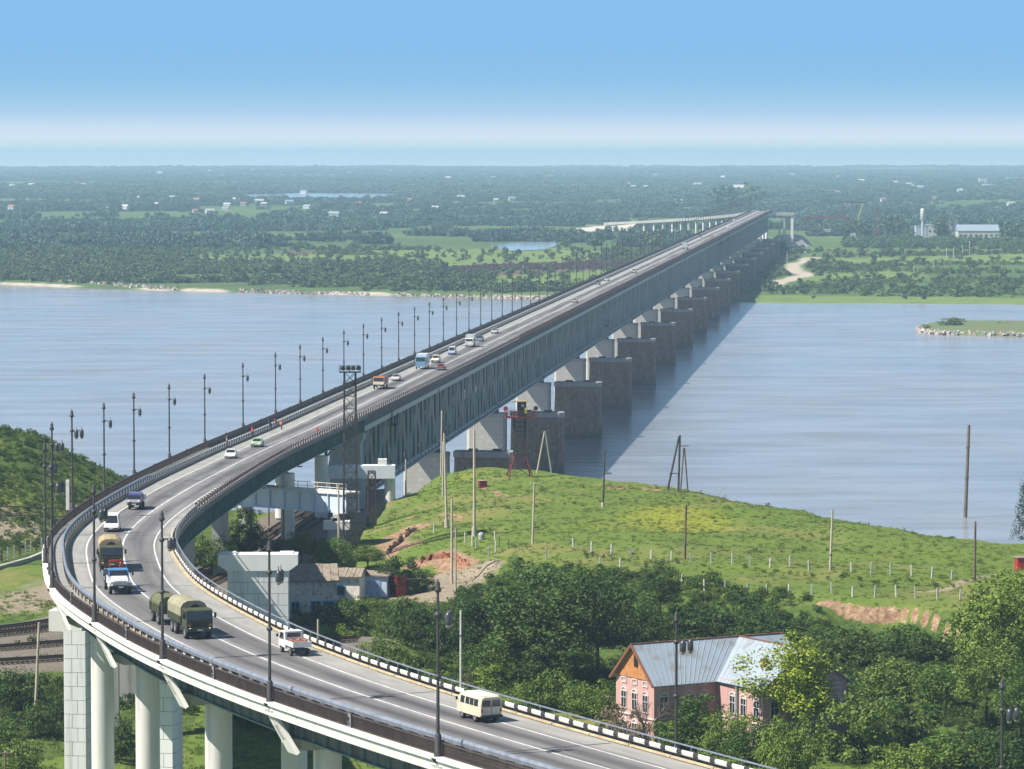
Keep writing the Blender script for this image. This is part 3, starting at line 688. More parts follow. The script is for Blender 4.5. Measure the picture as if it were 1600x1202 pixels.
NL0 = len(LS)
while LS[-1] + _dl < S_END: LS.append(LS[-1] + _dl)
rail_l = thing('pedestrian_railing', 'dark brown bar railing along the outer walkway', 'railing')
nodes = []
for a, b in zip([0.] + LS[:-1], LS): nodes += [a, (a + b) / 2]
nodes.append(LS[-1])
EMBL = M('emblem_plate', (.27, .27, .28), .5, metal=.3)
for a, b in zip(nodes[:-1], nodes[1:]):
    if b - a < 3: continue
    near = a < s_at_y(620); mb = MB(); oo = off_l(a)
    e = .35
    sweep(mb, [(lambda s: off_l(s) + .07, 1.18), (lambda s: off_l(s) + .07, 1.06), (lambda s: off_l(s) - .07, 1.06), (lambda s: off_l(s) - .07, 1.18)], a + e, b - e, 3.5)
    sweep(mb, [(lambda s: off_l(s) + .05, .22), (lambda s: off_l(s) + .05, .14), (lambda s: off_l(s) - .05, .14), (lambda s: off_l(s) - .05, .22)], a + e, b - e, 3.5)
    if near:
        for s in np.arange(a + e + .1, b - e, .17):
            mb.bar(rd(s, off_l(s), .2), rd(s, off_l(s), 1.08), .075, .05)
    else:
        sweep(mb, [(lambda s: off_l(s) + .02, 1.07), (lambda s: off_l(s) + .02, .21), (lambda s: off_l(s) - .02, .21), (lambda s: off_l(s) - .02, 1.07)], a + e, b - e, 7)
    P(mb, 'railing_panel', BROWN, rail_l, fix=False)
for s in nodes:
    if s < 1: continue
    mb = MB(); p = rd(s, off_l(s), 0); h = rhead(s)
    mb.box((p[0], p[1], p[2] + .66), (.62, .2, 1.32), h); po = P(mb, 'post', BROWN, rail_l)
    if s < s_at_y(560):
        q = rd(s, off_l(s) + .125, .66); P(MB().box(q, (.5, .04, 1.12), h), 'emblem_plate', EMBL, po)
        q = rd(s, off_l(s) + .16, .8); P(MB().lathe([(.17, -.02), (.17, .02)], q, 10, axis='Y').box((q[0], q[1], q[2] - .38), (.2, .05, .26), h), 'emblem', BLACK, po)
# ---- kerbs and guard rails
def guard(name, label, off, s0, s1, mark_until, period, wl, face, z0=.42, z1=.78):
    g = thing(name, label, 'guard rail')
    nm = 0; s = s0
    pm = MB()
    for ss in np.arange(s0, min(s1, s_at_y(900)), period): p = rd(ss, off(ss) + .10 * face, 0); pm.bar(p, (p[0], p[1], p[2] + z1), .14, .14)
    structure(P(pm, 'post', STEEL, g), 'stuff')
    far_w, far_b = MB(), MB()
    while s < s1:
        near = s < mark_until
        for (a, b, mt, fm) in ((s, s + wl, WHITE, far_w), (s + wl, s + period, BLACK, far_b)):
            mb = MB() if near else fm
            sweep(mb, [(lambda q: off(q) - .05 * face, z1), (lambda q: off(q) - .11 * face, (z0 + z1) / 2), (lambda q: off(q) - .05 * face, z0), (lambda q: off(q), z0), (lambda q: off(q), z1)], a, b, 3.)
            if near: P(mb, 'rail_segment', mt, g, fix=False)
        s += period
    if far_w.v:
        structure(P(far_w, 'white_segments', WHITE, g, fix=False), 'stuff'); structure(P(far_b, 'black_segments', BLACK, g, fix=False), 'stuff')
    return g
S_RG = s_at_y(470)
gr_r = guard('guard_rail', 'black and white striped guard rail on the inner edge of the bend', lambda s: off_r(s), 0, S_RG, S_RG, 2.35, 1.6, -1)
P(sweep(MB(), [(lambda s: off_r(s) - .32, 1.12), (lambda s: off_r(s) - .32, 1.02), (lambda s: off_r(s) - .42, 1.02), (lambda s: off_r(s) - .42, 1.12)], 0, S_RG, 3.), 'hand_rail', GALV, gr_r)
pm = MB()
for ss in np.arange(1, S_RG, 2.35): p = rd(ss, off_r(ss) - .37, .2); pm.bar(p, (p[0], p[1], p[2] + .86), .07, .07)
structure(P(pm, 'hand_rail_post', GALV, gr_r), 'stuff')
gr_l = guard('guard_rail', 'zebra striped guard rail between the roadway and the outer walkway', lambda s: off_bar(s), 0, S_END, s_at_y(640), 2.6, 1.35, 1, .36, .92)
P(sweep(MB(), [(lambda s: off_bar(s) + .22, 1.22), (lambda s: off_bar(s) + .30, 1.02), (lambda s: off_bar(s) + .22, .72), (lambda s: off_bar(s) + .06, .72), (lambda s: off_bar(s) + .06, 1.22)], 0, s_at_y(520), 3.), 'back_beam', GALV, gr_l)
kb = []
for nm, lab, off, s1, w_ in (('kerb', 'inner', lambda s: off_r(s) + .28, S_RG, .34), ('kerb', 'outer', lambda s: off_bar(s) - .25, S_END, .36)):
    base = structure(P(sweep(MB(), [(lambda s: off(s) + .12, .13), (lambda s: off(s) + .12, -.04), (lambda s: off(s) - .12, -.04), (lambda s: off(s) - .12, .13)], 0, s1, 5.), 'kerb', M('kerb_bed', (.24, .22, .18), .85), None, fix=False))
    for s in np.arange(.5, min(s1, s_at_y(470)), 6.1):
        P(sweep(MB(), [(lambda q: off(q) + w_ / 2, .24), (lambda q: off(q) + w_ / 2, .10), (lambda q: off(q) - w_ / 2, .06), (lambda q: off(q) - w_ / 2, .20)], s, s + 5.95, 3.), 'kerb_stone', KERB, base, fix=False)
# ---- inner railing on the straight
br_r = thing('bridge_railing', 'low red brown post railing along the inner edge of the bridge deck', 'railing')
RUST = M('red_brown_paint', (.115, .058, .05), .65, var=.25)
P(sweep(MB(), [(lambda s: off_r(s) + .06, 1.04), (lambda s: off_r(s) + .06, .90), (lambda s: off_r(s) - .06, .90), (lambda s: off_r(s) - .06, 1.04)], S_RG, S_END, 4.), 'top_rail', RUST, br_r, fix=False)
P(sweep(MB(), [(lambda s: off_r(s) + .06, .34), (lambda s: off_r(s) + .06, .22), (lambda s: off_r(s) - .06, .22), (lambda s: off_r(s) - .06, .34)], S_RG, S_END, 4.), 'lower_rail', RUST, br_r, fix=False)
k = 0; rest = MB(); wr = MB()
for s in np.arange(S_RG, S_END, 2.9):
    p = rd(s, off_r(s), 0); h = rhead(s)
    if k < 140: P(MB().box((p[0], p[1], p[2] + .55), (.42, .26, 1.16), h), 'post', RUST, br_r)
    else: rest.box((p[0], p[1], p[2] + .55), (.42, .26, 1.16), h)
    k += 1
    if s < s_at_y(1000):
        for dz in (.97, .28):
            q = rd(s + 1.45, off_r(s) - .09, dz); wr.box(q, (1.5, .05, .20), h)
structure(P(rest, 'far_posts', RUST, br_r, fix=False), 'stuff'); structure(P(wr, 'white_marker', WHITE, br_r, fix=False), 'stuff')
# ---- street lamps
LAMP = M('lamp_post_paint', (.060, .055, .055), .5, var=.3, scale=.8)
LANT = M('lantern_metal', (.085, .09, .10), .4, metal=.4)
GLASS = M('lantern_glass', (.30, .29, .27), .2, var=.1)
def lamp_parts(t, h, single=False):
    mb = MB().tube((0, 0, 1.5), (0, 0, h - .7), .125, .095, 8); mb.build('pole', LAMP, t)
    MB().lathe([(.30, 0), (.30, .2), (.24, .3), (.24, 1.5), (.16, 1.62)], n=8).build('base', LAMP, t)
    mb = MB()
    for z in (h * .45, h - 2.5): mb.lathe([(.16, -.16), (.24, -.05), (.24, .05), (.16, .16)], (0, 0, z), 8)
    mb.build('collar', LAMP, t)
    MB().lathe([(.16, 0), (.25, .12), (.25, .22), (.15, .34), (.17, .6), (.08, .78), (.02, .95)], (0, 0, h - .95), 8).build('finial', LAMP, t)
    for sy, dx in (((-.05, .85),) if single else ((-.45, .55), (.30, 1.05))):
        am = MB().bar((0, 0, h - 2.45), (dx, sy, h - 2.45), .09, .09).tube((dx, sy, h - 2.45), (dx, sy, h - 2.0), .03, n=5).build('arm', LAMP, t)
        la = MB().lathe([(.05, 0), (.17, -.10), (.235, -.24), (.235, -.85), (.18, -.92)], (dx, sy, h - 2.30), 9).build('lantern', LANT, t)
        MB().lathe([(.19, 0), (.17, -.15), (.08, -.22)], (dx, sy, h - 3.22), 9).build('lantern_glass', GLASS, la)
def lamp_simple(h):
    mb = MB().tube((0, 0, 0), (0, 0, h), .16, .12, 6).box((.55, 0, h - 2.45), (1.1, .09, .09)).box((.9, 0, h - 2.75), (.45, .45, .75)).lathe([(.16, 0), (.24, .1), (.1, .8)], (0, 0, h - .9), 6)
    return mb.mesh('street_lamp', LAMP)
lab_near = {684: 'tall black twin lantern lamp between the cream van and the front edge of the viaduct', 424: 'tall black twin lantern lamp in front of the white panelled pier head', 255: 'tall black twin lantern lamp just ahead of the canvas army truck with trailer',
            150: 'tall black twin lantern lamp beside the blue and white tipper truck', 91: 'lamp post on the outer bend whose foot stands just left of the zebra guard rail', 72: 'lamp post at the very outside of the bend where the white edge beam turns', 82: 'lamp post behind the outermost lamp of the bend, its lantern over the green hill',
            111: 'lamp post rising in front of the green hill, second behind the outermost of the bend', 157: 'lamp post at the right end of the green hill, above the white van', 207: 'first lamp post with only river behind it, right of the green hill'}
t0 = thing('street_lamp', 'x', 'street lamp', group='street lamps along the road'); lamp_parts(t0, 12.4)
LSIMP = lamp_simple(12.4)
t1 = thing('street_lamp', 'x', 'street lamp', group='street lamps along the road'); lamp_parts(t1, 12.4, True)
for i, s in enumerate(LS):
    p = rd(s, off_l(s) + .28, .1); h = rhead(s) - math.pi / 2
    if p[1] < 150 or s < 1: continue
    if p[1] < 215: continue
    key = None
    for (x, y) in lamp_px[:10]:
        if abs((p[0] / p[1]) * FPX + CX - x) < 9 and abs((CH - p[2]) / p[1] * FPX + Y0 - y) < 12: key = x
    lab = lab_near.get(key) or ('slim lamp post on the bridge railing seen against the river' if p[1] < 1500 else 'small distant lamp post on the far half of the bridge seen against the green bank')
    if p[1] < 1500:
        pr = t0 if p[1] < 480 else t1; o = pr if pr.location.length == 0 else dup(pr); o.location = p; o.rotation_euler = (0, 0, h); o['label'] = lab
        if s < s_at_y(425): o.scale = (1.1, 1.1, 1.07)
    else:
        o = bpy.data.objects.new('street_lamp', LSIMP); COL.objects.link(o); o.location = p; o.rotation_euler = (0, 0, h); tag(o, lab, 'street lamp', 'street lamps along the road')
for s in [x for x in LS if x < S_BR] + [s_at_y(y) for y in SYJ]: structure(strip('expansion_joint', off_bar(s) - .6, off_r(s) + .6, s - .14, s + .14, .004, EJ, step=.28))
# right-hand lamps standing below the road's inner edge
for px, py, top, lab in ((1057, 1165, 970, 'black twin lantern lamp post in front of the pink house'), (1566, 1240, 1075, 'black twin lantern lamp post rising among the bushes at the right edge')):
    y = 318. if px < 1200 else 300.
    a = at_y(px, top, y); o = dup(t0); zz = hz(a[0], a[1]); o.location = (a[0], a[1], a[2] - 12.4); o.rotation_euler = (0, 0, -.15); o['label'] = lab
    MB().tube((0, 0, zz - (a[2] - 12.4) - .3), (0, 0, .2), .3, .24, 8).build('footing', CONC2, o)
# ---- viaduct piers under the lamps
MARB = M('column_concrete', (.63, .62, .60), .8, var=.12, scale=.45, dirt=(.44, .43, .41), streak=True)
pl = [('two columned pier under the lamp by the cream van', 0), ('two columned pier under the lamp in front of the panelled pier head', 1), ('two columned pier under the lamp ahead of the canvas army truck', 2), ('two columned pier under the lamp beside the tipper truck', 3)]
def vpier(s, label, fin=True, zoff=-2.95):
    p = rd(s, 0, 0); h = rhead(s) - math.pi / 2; zg = hz(p[0], p[1])
    t = thing('viaduct_pier', label, 'pier', (p[0], p[1], zg), h, 'piers of the road viaduct')
    zt = p[2] - zg + zoff
    ol, orr = off_l(s), off_r(s)
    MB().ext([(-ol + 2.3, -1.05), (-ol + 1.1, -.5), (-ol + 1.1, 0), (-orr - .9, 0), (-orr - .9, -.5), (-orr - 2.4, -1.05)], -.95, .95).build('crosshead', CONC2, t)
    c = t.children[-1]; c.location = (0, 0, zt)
    for x in (-3.55, 3.55):
        m = MB(); n = 16; m.lathe([(1.18, 0), (1.18, zt - 1.05)], (x, 0, 0), n); m.build('column', MARB, t)
    mb = MB()
    for x in (-5.8, -2.4, 1.6, 5.6): mb.box((x, 0, zt + .04), (.8, .9, .14))
    mb.build('bearing', STEEL, t)
    if fin:
        x0, x1 = -ol - .45, -ol + 1.15; z0 = p[2] - zg; yk = -1.3
        m = MB()
        m.add([(x0, -.85, z0 - .55), (x0, .85, z0 - .55), (x0 + .5, .85, z0 - 1.5), (x0 + .5, -.85, z0 - 1.5), (x1, -.95 + yk, z0 - 4.1), (x1, .95 + yk, z0 - 4.1),
               (x0 + .35, -.85, z0 - .55), (x0 + .35, .85, z0 - .55), (x0 + .85, .85, z0 - 1.45), (x0 + .85, -.85, z0 - 1.45), (x1 + .3, -.95 + yk, z0 - 3.9), (x1 + .3, .95 + yk, z0 - 3.9)],
              [(0, 1, 2, 3), (3, 2, 5, 4), (6, 9, 8, 7), (9, 10, 11, 8), (0, 3, 9, 6), (3, 4, 10, 9), (1, 7, 8, 2), (2, 8, 11, 5), (0, 6, 7, 1), (4, 5, 11, 10)])
        f = m.build('lamp_bracket', CONC, t)
        m = MB(); m.add([(x0 + .60, -.40, z0 - 1.78), (x0 + .60, .12, z0 - 1.78), (x0 + 1.00, -.37, z0 - 2.78), (x0 + 1.00, -.89, z0 - 2.78), (x0 + .70, -.40, z0 - 1.76), (x0 + .70, .12, z0 - 1.76), (x0 + 1.10, -.37, z0 - 2.76), (x0 + 1.10, -.89, z0 - 2.76)],
              [(0, 1, 2, 3), (7, 6, 5, 4), (0, 4, 5, 1), (3, 2, 6, 7), (0, 3, 7, 4), (1, 5, 6, 2)])
        for v in range(len(m.v)): m.v[v] = (m.v[v][0] - .04, m.v[v][1], m.v[v][2] - .02)
        m.build('drain_slot', CONC2, f)
        MB().lathe([(.5, 0), (.34, -.22), (.2, -.32)], (x0 + .1, 0, z0 - .12 + .1), 8).build('lamp_socket', BLACK, t)
    return t
_hp = []
def hpier(s):
    p = rd(s, 0, 0); h = rhead(s) - math.pi / 2; zg = hz(p[0], p[1]); _hp.append(s)
    t = thing('hammerhead_pier', '%s single shaft viaduct pier with a rounded head along the bend' % ['first', 'second', 'third', 'fourth', 'fifth', 'sixth', 'seventh'][len(_hp) - 1], 'pier', (p[0], p[1], zg), h, 'hammerhead piers inside the bend')
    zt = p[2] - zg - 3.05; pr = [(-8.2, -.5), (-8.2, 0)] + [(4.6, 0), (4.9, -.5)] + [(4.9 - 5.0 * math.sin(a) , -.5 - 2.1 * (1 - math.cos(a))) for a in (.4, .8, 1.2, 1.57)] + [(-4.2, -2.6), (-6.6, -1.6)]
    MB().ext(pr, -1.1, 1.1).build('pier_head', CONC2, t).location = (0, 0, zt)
    MB().box((-2.2, 0, (zt - 2.6) / 2), (2.4, 1.7, zt - 2.6)).build('shaft', CONC2, t)
for i, s in enumerate(LS[:NL0]):
    if rd(s)[1] < 200: continue
    k = [j for j, (x, y) in enumerate(lamp_px) if abs(rd(s, off_l(s))[0] / rd(s, off_l(s))[1] * FPX + CX - x) < 12]
    j = k[0] if k else 9
    if rd(s)[1] > 700: break
    if 440 < rd(s)[1] < 590: hpier(s); continue
    vpier(s, pl[j][0] if j < 4 else 'grey two columned viaduct pier half hidden under the deck near the railway' if j > 7 else ['two columned pier where the white edge beam turns the bend', 'two columned pier just past the outermost lamp of the bend', 'two columned pier behind the outermost lamp'][(j - 4) % 3], fin=rd(s)[1] < 440)
# ---- panelled piers: each facing panel its own piece
PANEL = M('facing_panel', (.70, .71, .72), .75, var=.14, scale=.8, dirt=(.52, .52, .52), streak=True); JOINT = M('panel_joint', (.20, .18, .18), .9)
def panel_pier(label, c, w, d, z0, z1, rz, ph=1.35, head=None, round_left=False):
    t = thing('panelled_pier', label, 'pier', (c[0], c[1], z0), rz)
    h = z1 - z0; MB().box((0, 0, h / 2), (w - .06, d - .06, h)).build('core', JOINT, t)
    nrow = int(round(h / ph)); ph = h / nrow
    for r in range(nrow):
        cuts = [-w / 2, -w / 2 + w * (.36 if r % 2 else .62), w / 2] if w < 5 else ([-w / 2, -w / 6, w / 6, w / 2] if r % 2 else [-w / 2, -w / 3, 0.05, w / 3, w / 2])
        zc = r * ph + ph / 2
        for a, b in zip(cuts[:-1], cuts[1:]): MB().box(((a + b) / 2, -d / 2, zc), (b - a - .05, .07, ph - .05)).build('panel', PANEL, t)
        for sx in (-1, 1): MB().box((sx * w / 2, 0, zc), (.07, d - .03, ph - .05)).build('panel', PANEL, t)
    if head:
        hw, hh = head
        MB().ext([(-w / 2 - .1, 0), (-hw / 2, hh * .38), (-hw / 2, hh), (hw / 2, hh), (hw / 2, hh * .38), (w / 2 + .1, 0)], -d / 2 - .25, d / 2 + .25).build('pier_head', M('pier_head_concrete', (.80, .80, .80), .7, var=.05, scale=.5), t).location = (0, 0, h)
        for x in (-hw * .36, hw * .36): MB().box((x, 0, h + hh + .11), (1.7, d * .6, .22)).build('bearing_plinth', WHITE, t)
    return t
a = at_y(402, 902, 468.)
panel_pier('white hammerhead pier faced with large grey panels beside the inner side of the bend', (a[0], 470.), 7.55, 2.6, hz(a[0], 470.), at_y(402, 893, 468.)[2], .03, 1.42, (9.95, 2.05))
a = at_y(118.5, 985, 402.)
tp = panel_pier('narrow block faced pier at the far left of the viaduct', (a[0] + .1, 403.), 2.35, 3.0, hz(a[0], 403.), a[2], -.12, 1.45)
MB().box((-1.05, 0, 1.0 + a[2] - hz(a[0], 403.)), (3.6, 2.8, 2.2)).build('pier_head', CONC, tp)
a = at_y(240, 1090, 385.)
panel_pier('block faced pier glimpsed between two round viaduct columns', (a[0] + .9, 387.), 2.6, 2.2, hz(a[0], 387.), 34.2, -.25, 1.45)
# ---- the truss bridge
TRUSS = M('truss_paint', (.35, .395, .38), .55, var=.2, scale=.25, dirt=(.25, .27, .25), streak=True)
TRUSS2 = M('truss_inner_shade', (.050, .054, .050), .7, var=.3, scale=.25, dirt=(.06, .045, .03), streak=True)  # darkened truss colour: the shade inside the trusses is painted in
tb = thing('truss_bridge', 'very long grey steel truss bridge carrying the road across the river', 'bridge')
def bdir(Y): return np.array([-104 + .1 * Y, Y])
BN = np.array([-.99504, .0995]); BD = np.array([.0995, .99504])
DY = 127.0 * .99504
SY = [968.5 + DY * n for n in range(-2, 18)]                         # pier stations
ZT, ZL = 29.9, 17.6
def bp(Y, off, z): p = bdir(Y) + BN * off; return (p[0], p[1], z - drop(p[1]) if p[1] > 1500 else z - drop(p[1]))
structure(P(sweep(MB(), [(lambda s: off_l(s) + .25, -.05), (lambda s: off_l(s) + .25, -.45), (lambda s: off_r(s) - .25, -.45), (lambda s: off_r(s) - .25, -.05)], S_BR, S_END, 20.), 'deck_slab', CONC2, tb, fix=False))
P(sweep(MB(), [(lambda s: off_r(s) - .26, .2), (lambda s: off_r(s) - .40, .2), (lambda s: off_r(s) - .40, -1.0), (lambda s: off_r(s) - .26, -1.0)], S_BR - 6, S_END, 20.), 'edge_beam', M('rusty_edge_beam', (.065, .05, .048), .7, var=.3), tb, fix=False)
P(sweep(MB(), [(lambda s: off_l(s) + .42, .12), (lambda s: off_l(s) + .42, -.8), (lambda s: off_l(s) + .27, -.8), (lambda s: off_l(s) + .27, .12)], S_BR, S_END, 20.), 'outer_edge_beam', CONC2, tb, fix=False)
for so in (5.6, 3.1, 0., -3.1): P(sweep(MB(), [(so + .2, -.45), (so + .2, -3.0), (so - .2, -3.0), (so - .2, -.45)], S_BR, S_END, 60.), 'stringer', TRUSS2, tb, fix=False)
cb = MB()
for Y in np.arange(718, 3120, DY / 16):                              # cantilever brackets under the deck edges
    for o0, o1, za, zb in ((-3.2, -5.6, -1.9, -.6), (3.2, 9.5, -2.6, -.6)):
        s = s_at_y(Y) if False else None
        p0 = bp(Y, o0, ZB - .5); 
        cb.add([bp(Y - .12, o0, ZB - .5), bp(Y - .12, o1, ZB - .5), bp(Y - .12, o1, ZB + zb - .3), bp(Y - .12, o0, ZB + za), bp(Y + .12, o0, ZB - .5), bp(Y + .12, o1, ZB - .5), bp(Y + .12, o1, ZB + zb - .3), bp(Y + .12, o0, ZB + za)],
               [(0, 1, 2, 3), (7, 6, 5, 4), (0, 3, 7, 4), (1, 5, 6, 2), (2, 6, 7, 3), (0, 4, 5, 1)])
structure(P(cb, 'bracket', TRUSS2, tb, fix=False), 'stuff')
NP = 10
for i, (Ya, Yb) in enumerate(zip(SY[:-1], SY[1:])):
    if Ya > 3110: break
    Yb = min(Yb, 3135)
    sp = MB(); g = .8
    for o in (-3.1, 3.1):
        for z, hh in ((ZT, 1.0), (ZL, 1.1)): sp.bar(bp(Ya + g, o, z), bp(Yb - g, o, z), .75, hh)
    sp.bar(bp(Ya + g, -3.9, ZL - .2), bp(Yb - g, -3.9, ZL - .2), .9, .25)
    span = P(sp, 'truss_span', TRUSS, tb)
    near = i < 4; m_in, m_out = MB(), MB(); xs_ = np.linspace(Ya + g, Yb - g, NP + 1)
    for o, mm in ((-3.1, m_out), (3.1, m_in), (1., m_in), (-1., m_in)):
        for k in range(NP):
            a, b = (ZL, ZT) if k % 2 == 0 else (ZT, ZL)
            q = MB() if near and o == -3.1 else mm
            q.bar(bp(xs_[k], o, a), bp(xs_[k + 1], o, b), .50, .56, up=(1, 0, 0))
            if q is not mm: P(q, 'diagonal', TRUSS, span)
        for k in range(NP * 2 + 1):
            Yk = Ya + g + (Yb - Ya - 2 * g) * k / (NP * 2); main = k % 2 == 0
            q = MB() if near and o == -3.1 else mm
            q.bar(bp(Yk, o, ZL), bp(Yk, o, ZT), .5 if main else .3, .62 if main else .34)
            if k in (0, NP * 2):
                q.bar(bp(Yk, o - .1, ZL), bp(Yk, o - .1, ZT), .35, .9)
            if q is not mm: P(q, 'upright', TRUSS, span)
    for k in range(NP * 2 + 1):                                       # sway frames and floor beams across
        Yk = Ya + g + (Yb - Ya - 2 * g) * k / (NP * 2)
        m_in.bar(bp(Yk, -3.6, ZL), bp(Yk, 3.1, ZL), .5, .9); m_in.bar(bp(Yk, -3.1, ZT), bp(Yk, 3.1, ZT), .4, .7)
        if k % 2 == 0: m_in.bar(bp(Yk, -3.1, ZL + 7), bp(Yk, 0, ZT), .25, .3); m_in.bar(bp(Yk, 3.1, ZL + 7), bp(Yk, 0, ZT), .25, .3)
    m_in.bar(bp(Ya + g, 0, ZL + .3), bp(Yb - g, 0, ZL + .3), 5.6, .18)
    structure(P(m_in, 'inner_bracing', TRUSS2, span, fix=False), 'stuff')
    if m_out.v: structure(P(m_out, 'lattice', TRUSS, span, fix=False), 'stuff')
for Y, z in ((760, 30.5), (1330, 24), (2230, 30), (2330, 30)):          # hanging inspection cradles
    q = MB(); c = bp(Y, -4.3, z - 2.5)
    q.box(c, (1.2, 6, .12)).box((c[0] + .55, c[1], c[2] + .6), (.06, 6, .08)).box((c[0] + .55, c[1], c[2] + 1.1), (.06, 6, .08))
    for k in (-2.9, 0, 2.9): q.bar((c[0] + .55, c[1] + k, c[2]), (c[0] + .55, c[1] + k, c[2] + 2.4), .08, .08); q.bar((c[0] - .5, c[1] + k, c[2]), (c[0] - .5, c[1] + k, c[2] + 2.6), .08, .08)
    P(q, 'inspection_cradle', BLACK, tb)
# ---- river piers: pale piers under the trusses, old dark masonry stubs beside them
def block_mat(name, c, joint, sx, sz, dirt):
    m, t, b = new_mat(name); L = t.links.new
    tc = N(t, 'ShaderNodeTexCoord'); sp = N(t, 'ShaderNodeSeparateXYZ'); L(tc.outputs['Object'], sp.inputs[0])
    ad = N(t, 'ShaderNodeMath', operation='ADD'); L(sp.outputs['X'], ad.inputs[0]); L(sp.outputs['Y'], ad.inputs[1])
    cb_ = N(t, 'ShaderNodeCombineXYZ'); L(ad.outputs[0], cb_.inputs['X']); L(sp.outputs['Z'], cb_.inputs['Y'])
    br = N(t, 'ShaderNodeTexBrick'); br.inputs['Scale'].default_value = 1.; br.inputs['Brick Width'].default_value = sx; br.inputs['Row Height'].default_value = sz; br.inputs['Mortar Size'].default_value = .045
    br.inputs['Color1'].default_value = (*c, 1); br.inputs['Color2'].default_value = (*[x * .84 for x in c], 1); br.inputs['Mortar'].default_value = (*joint, 1); L(cb_.outputs[0], br.inputs['Vector'])
    mp = N(t, 'ShaderNodeMapping'); mp.inputs['Scale'].default_value = (1.3, 1.3, .10); L(tc.outputs['Object'], mp.inputs[0])
    n1 = N(t, 'ShaderNodeTexNoise', Scale=1.1, Detail=6., Roughness=.65); L(mp.outputs[0], n1.inputs['Vector'])
    n2 = N(t, 'ShaderNodeTexNoise', Scale=.8, Detail=6., Roughness=.65); L(tc.outputs['Object'], n2.inputs['Vector'])
    a = N(t, 'ShaderNodeMath', operation='ADD'); L(n1.outputs['Fac'], a.inputs[0]); L(n2.outputs['Fac'], a.inputs[1])
    r = N(t, 'ShaderNodeMapRange'); r.inputs['From Min'].default_value = .82; r.inputs['From Max'].default_value = 1.2; L(a.outputs[0], r.inputs['Value'])
    mx = N(t, 'ShaderNodeMix', data_type='RGBA'); L(r.outputs['Result'], mx.inputs['Factor']); L(br.outputs[0], mx.inputs['A']); mx.inputs['B'].default_value = (*dirt, 1)
    L(mx.outputs['Result'], b.inputs['Base Color']); b.inputs['Roughness'].default_value = .9; b.inputs['Specular IOR Level'].default_value = .2
    return m
PALE = block_mat('pale_blockwork', (.52, .515, .48), (.33, .32, .29), 2.2, 1.15, (.41, .39, .35))
MASON = block_mat('dark_masonry', (.17, .108, .082), (.075, .05, .042), 1.3, .62, (.235, .19, .165))
WET = M('waterline_stain', (.16, .12, .085), .8, var=.2)
CAP = M('stub_cap', (.26, .26, .27), .85, var=.2, scale=.4, dirt=(.16, .15, .15), streak=True)
NUM = ['nearest', 'second', 'third', 'fourth', 'fifth', 'sixth', 'seventh', 'eighth', 'ninth', 'tenth', 'eleventh', 'twelfth', 'thirteenth', 'fourteenth', 'fifteenth', 'sixteenth', 'seventeenth', 'eighteenth']
BH = math.atan2(BD[1], BD[0]) - math.pi / 2
def oval(w, d, n=7):
    pts = [(-w / 2 + .0, -d / 2), (w / 2, -d / 2)]
    return pts
def pier(n, Y):
    p = bdir(Y); d = drop(Y); k = n + 1
    if n >= -1:
        t = thing('river_pier', 'pale blockwork pier under the trusses, %s from the near bank' % NUM[k], 'pier', (p[0], p[1], -d), BH, 'pale river piers')
        m = MB(); w, dp, r = 10.1, 4.2, .7
        poly = [(-w / 2 - .75 + a, b) for a, b in ((0, -dp / 2 + r), (r, -dp / 2), (w - r, -dp / 2), (w, -dp / 2 + r), (w, dp / 2 - r), (w - r, dp / 2), (r, dp / 2), (0, dp / 2 - r))]
        poly = [(-x, y) for x, y in poly][::-1]; poly = [(-x, y) for x, y in poly][::-1]
        poly = [(x + 1.45, y) for x, y in poly]
        m.prism(poly, -4, 15.0); m.build('shaft', PALE, t)
        MB().prism([(x * 1.02, y * 1.06) for x, y in poly], 15.0, 15.9).build('pier_cap', CONC2, t)
        q = MB()
        for x in (-3.1, 3.1): q.box((x, 0, 16.45), (1.3, 1.5, 1.1))
        q.build('bearing', STEEL, t)
        s = thing('masonry_stub', 'old dark masonry bridge stub with a flat cap, %s from the near bank' % NUM[k], 'pier', (p[0] - BN[0] * 13.75, p[1] - BN[1] * 13.75, -d), BH, 'old masonry stubs')
        m = MB(); w, dp = 13.2, 5.6
        def ring(ww, dd, z): return [(-ww / 2, -dd / 2 + .9, z), (-ww / 2 + .9, -dd / 2, z), (ww / 2 - .9, -dd / 2, z), (ww / 2, -dd / 2 + .9, z), (ww / 2, dd / 2 - .9, z), (ww / 2 - .9, dd / 2, z), (-ww / 2 + .9, dd / 2, z), (-ww / 2, dd / 2 - .9, z)]
        a, b = ring(w + .55, dp + .55, 1.6), ring(w, dp, 15.0)
        m.add(a + b, [(i, (i + 1) % 8, 8 + (i + 1) % 8, 8 + i) for i in range(8)] + [tuple(range(8))[::-1], tuple(range(8, 16))]); m.build('shaft', MASON, s)
        a, b = ring(w + .6, dp + .6, -4), ring(w + .56, dp + .56, 1.6); m = MB()
        m.add(a + b, [(i, (i + 1) % 8, 8 + (i + 1) % 8, 8 + i) for i in range(8)] + [tuple(range(8))[::-1], tuple(range(8, 16))]); m.build('waterline_course', WET, s)
        a, b = ring(w + .5, dp + .6, 15.0), ring(w + .5, dp + .6, 16.2); m = MB()
        m.add(a + b, [(i, (i + 1) % 8, 8 + (i + 1) % 8, 8 + i) for i in range(8)] + [tuple(range(8))[::-1], tuple(range(8, 16))]); m.build('pier_cap', CAP, s)
        q = MB()
        for x in (-2.6, 2.8): q.box((x, 0, 16.45), (2.0, 1.5, .5))
        q.build('bearing_plinth', M('plinth', (.10, .10, .10), .8), s)
for n in range(-2, 16): pier(n, 968.5 + DY * n)
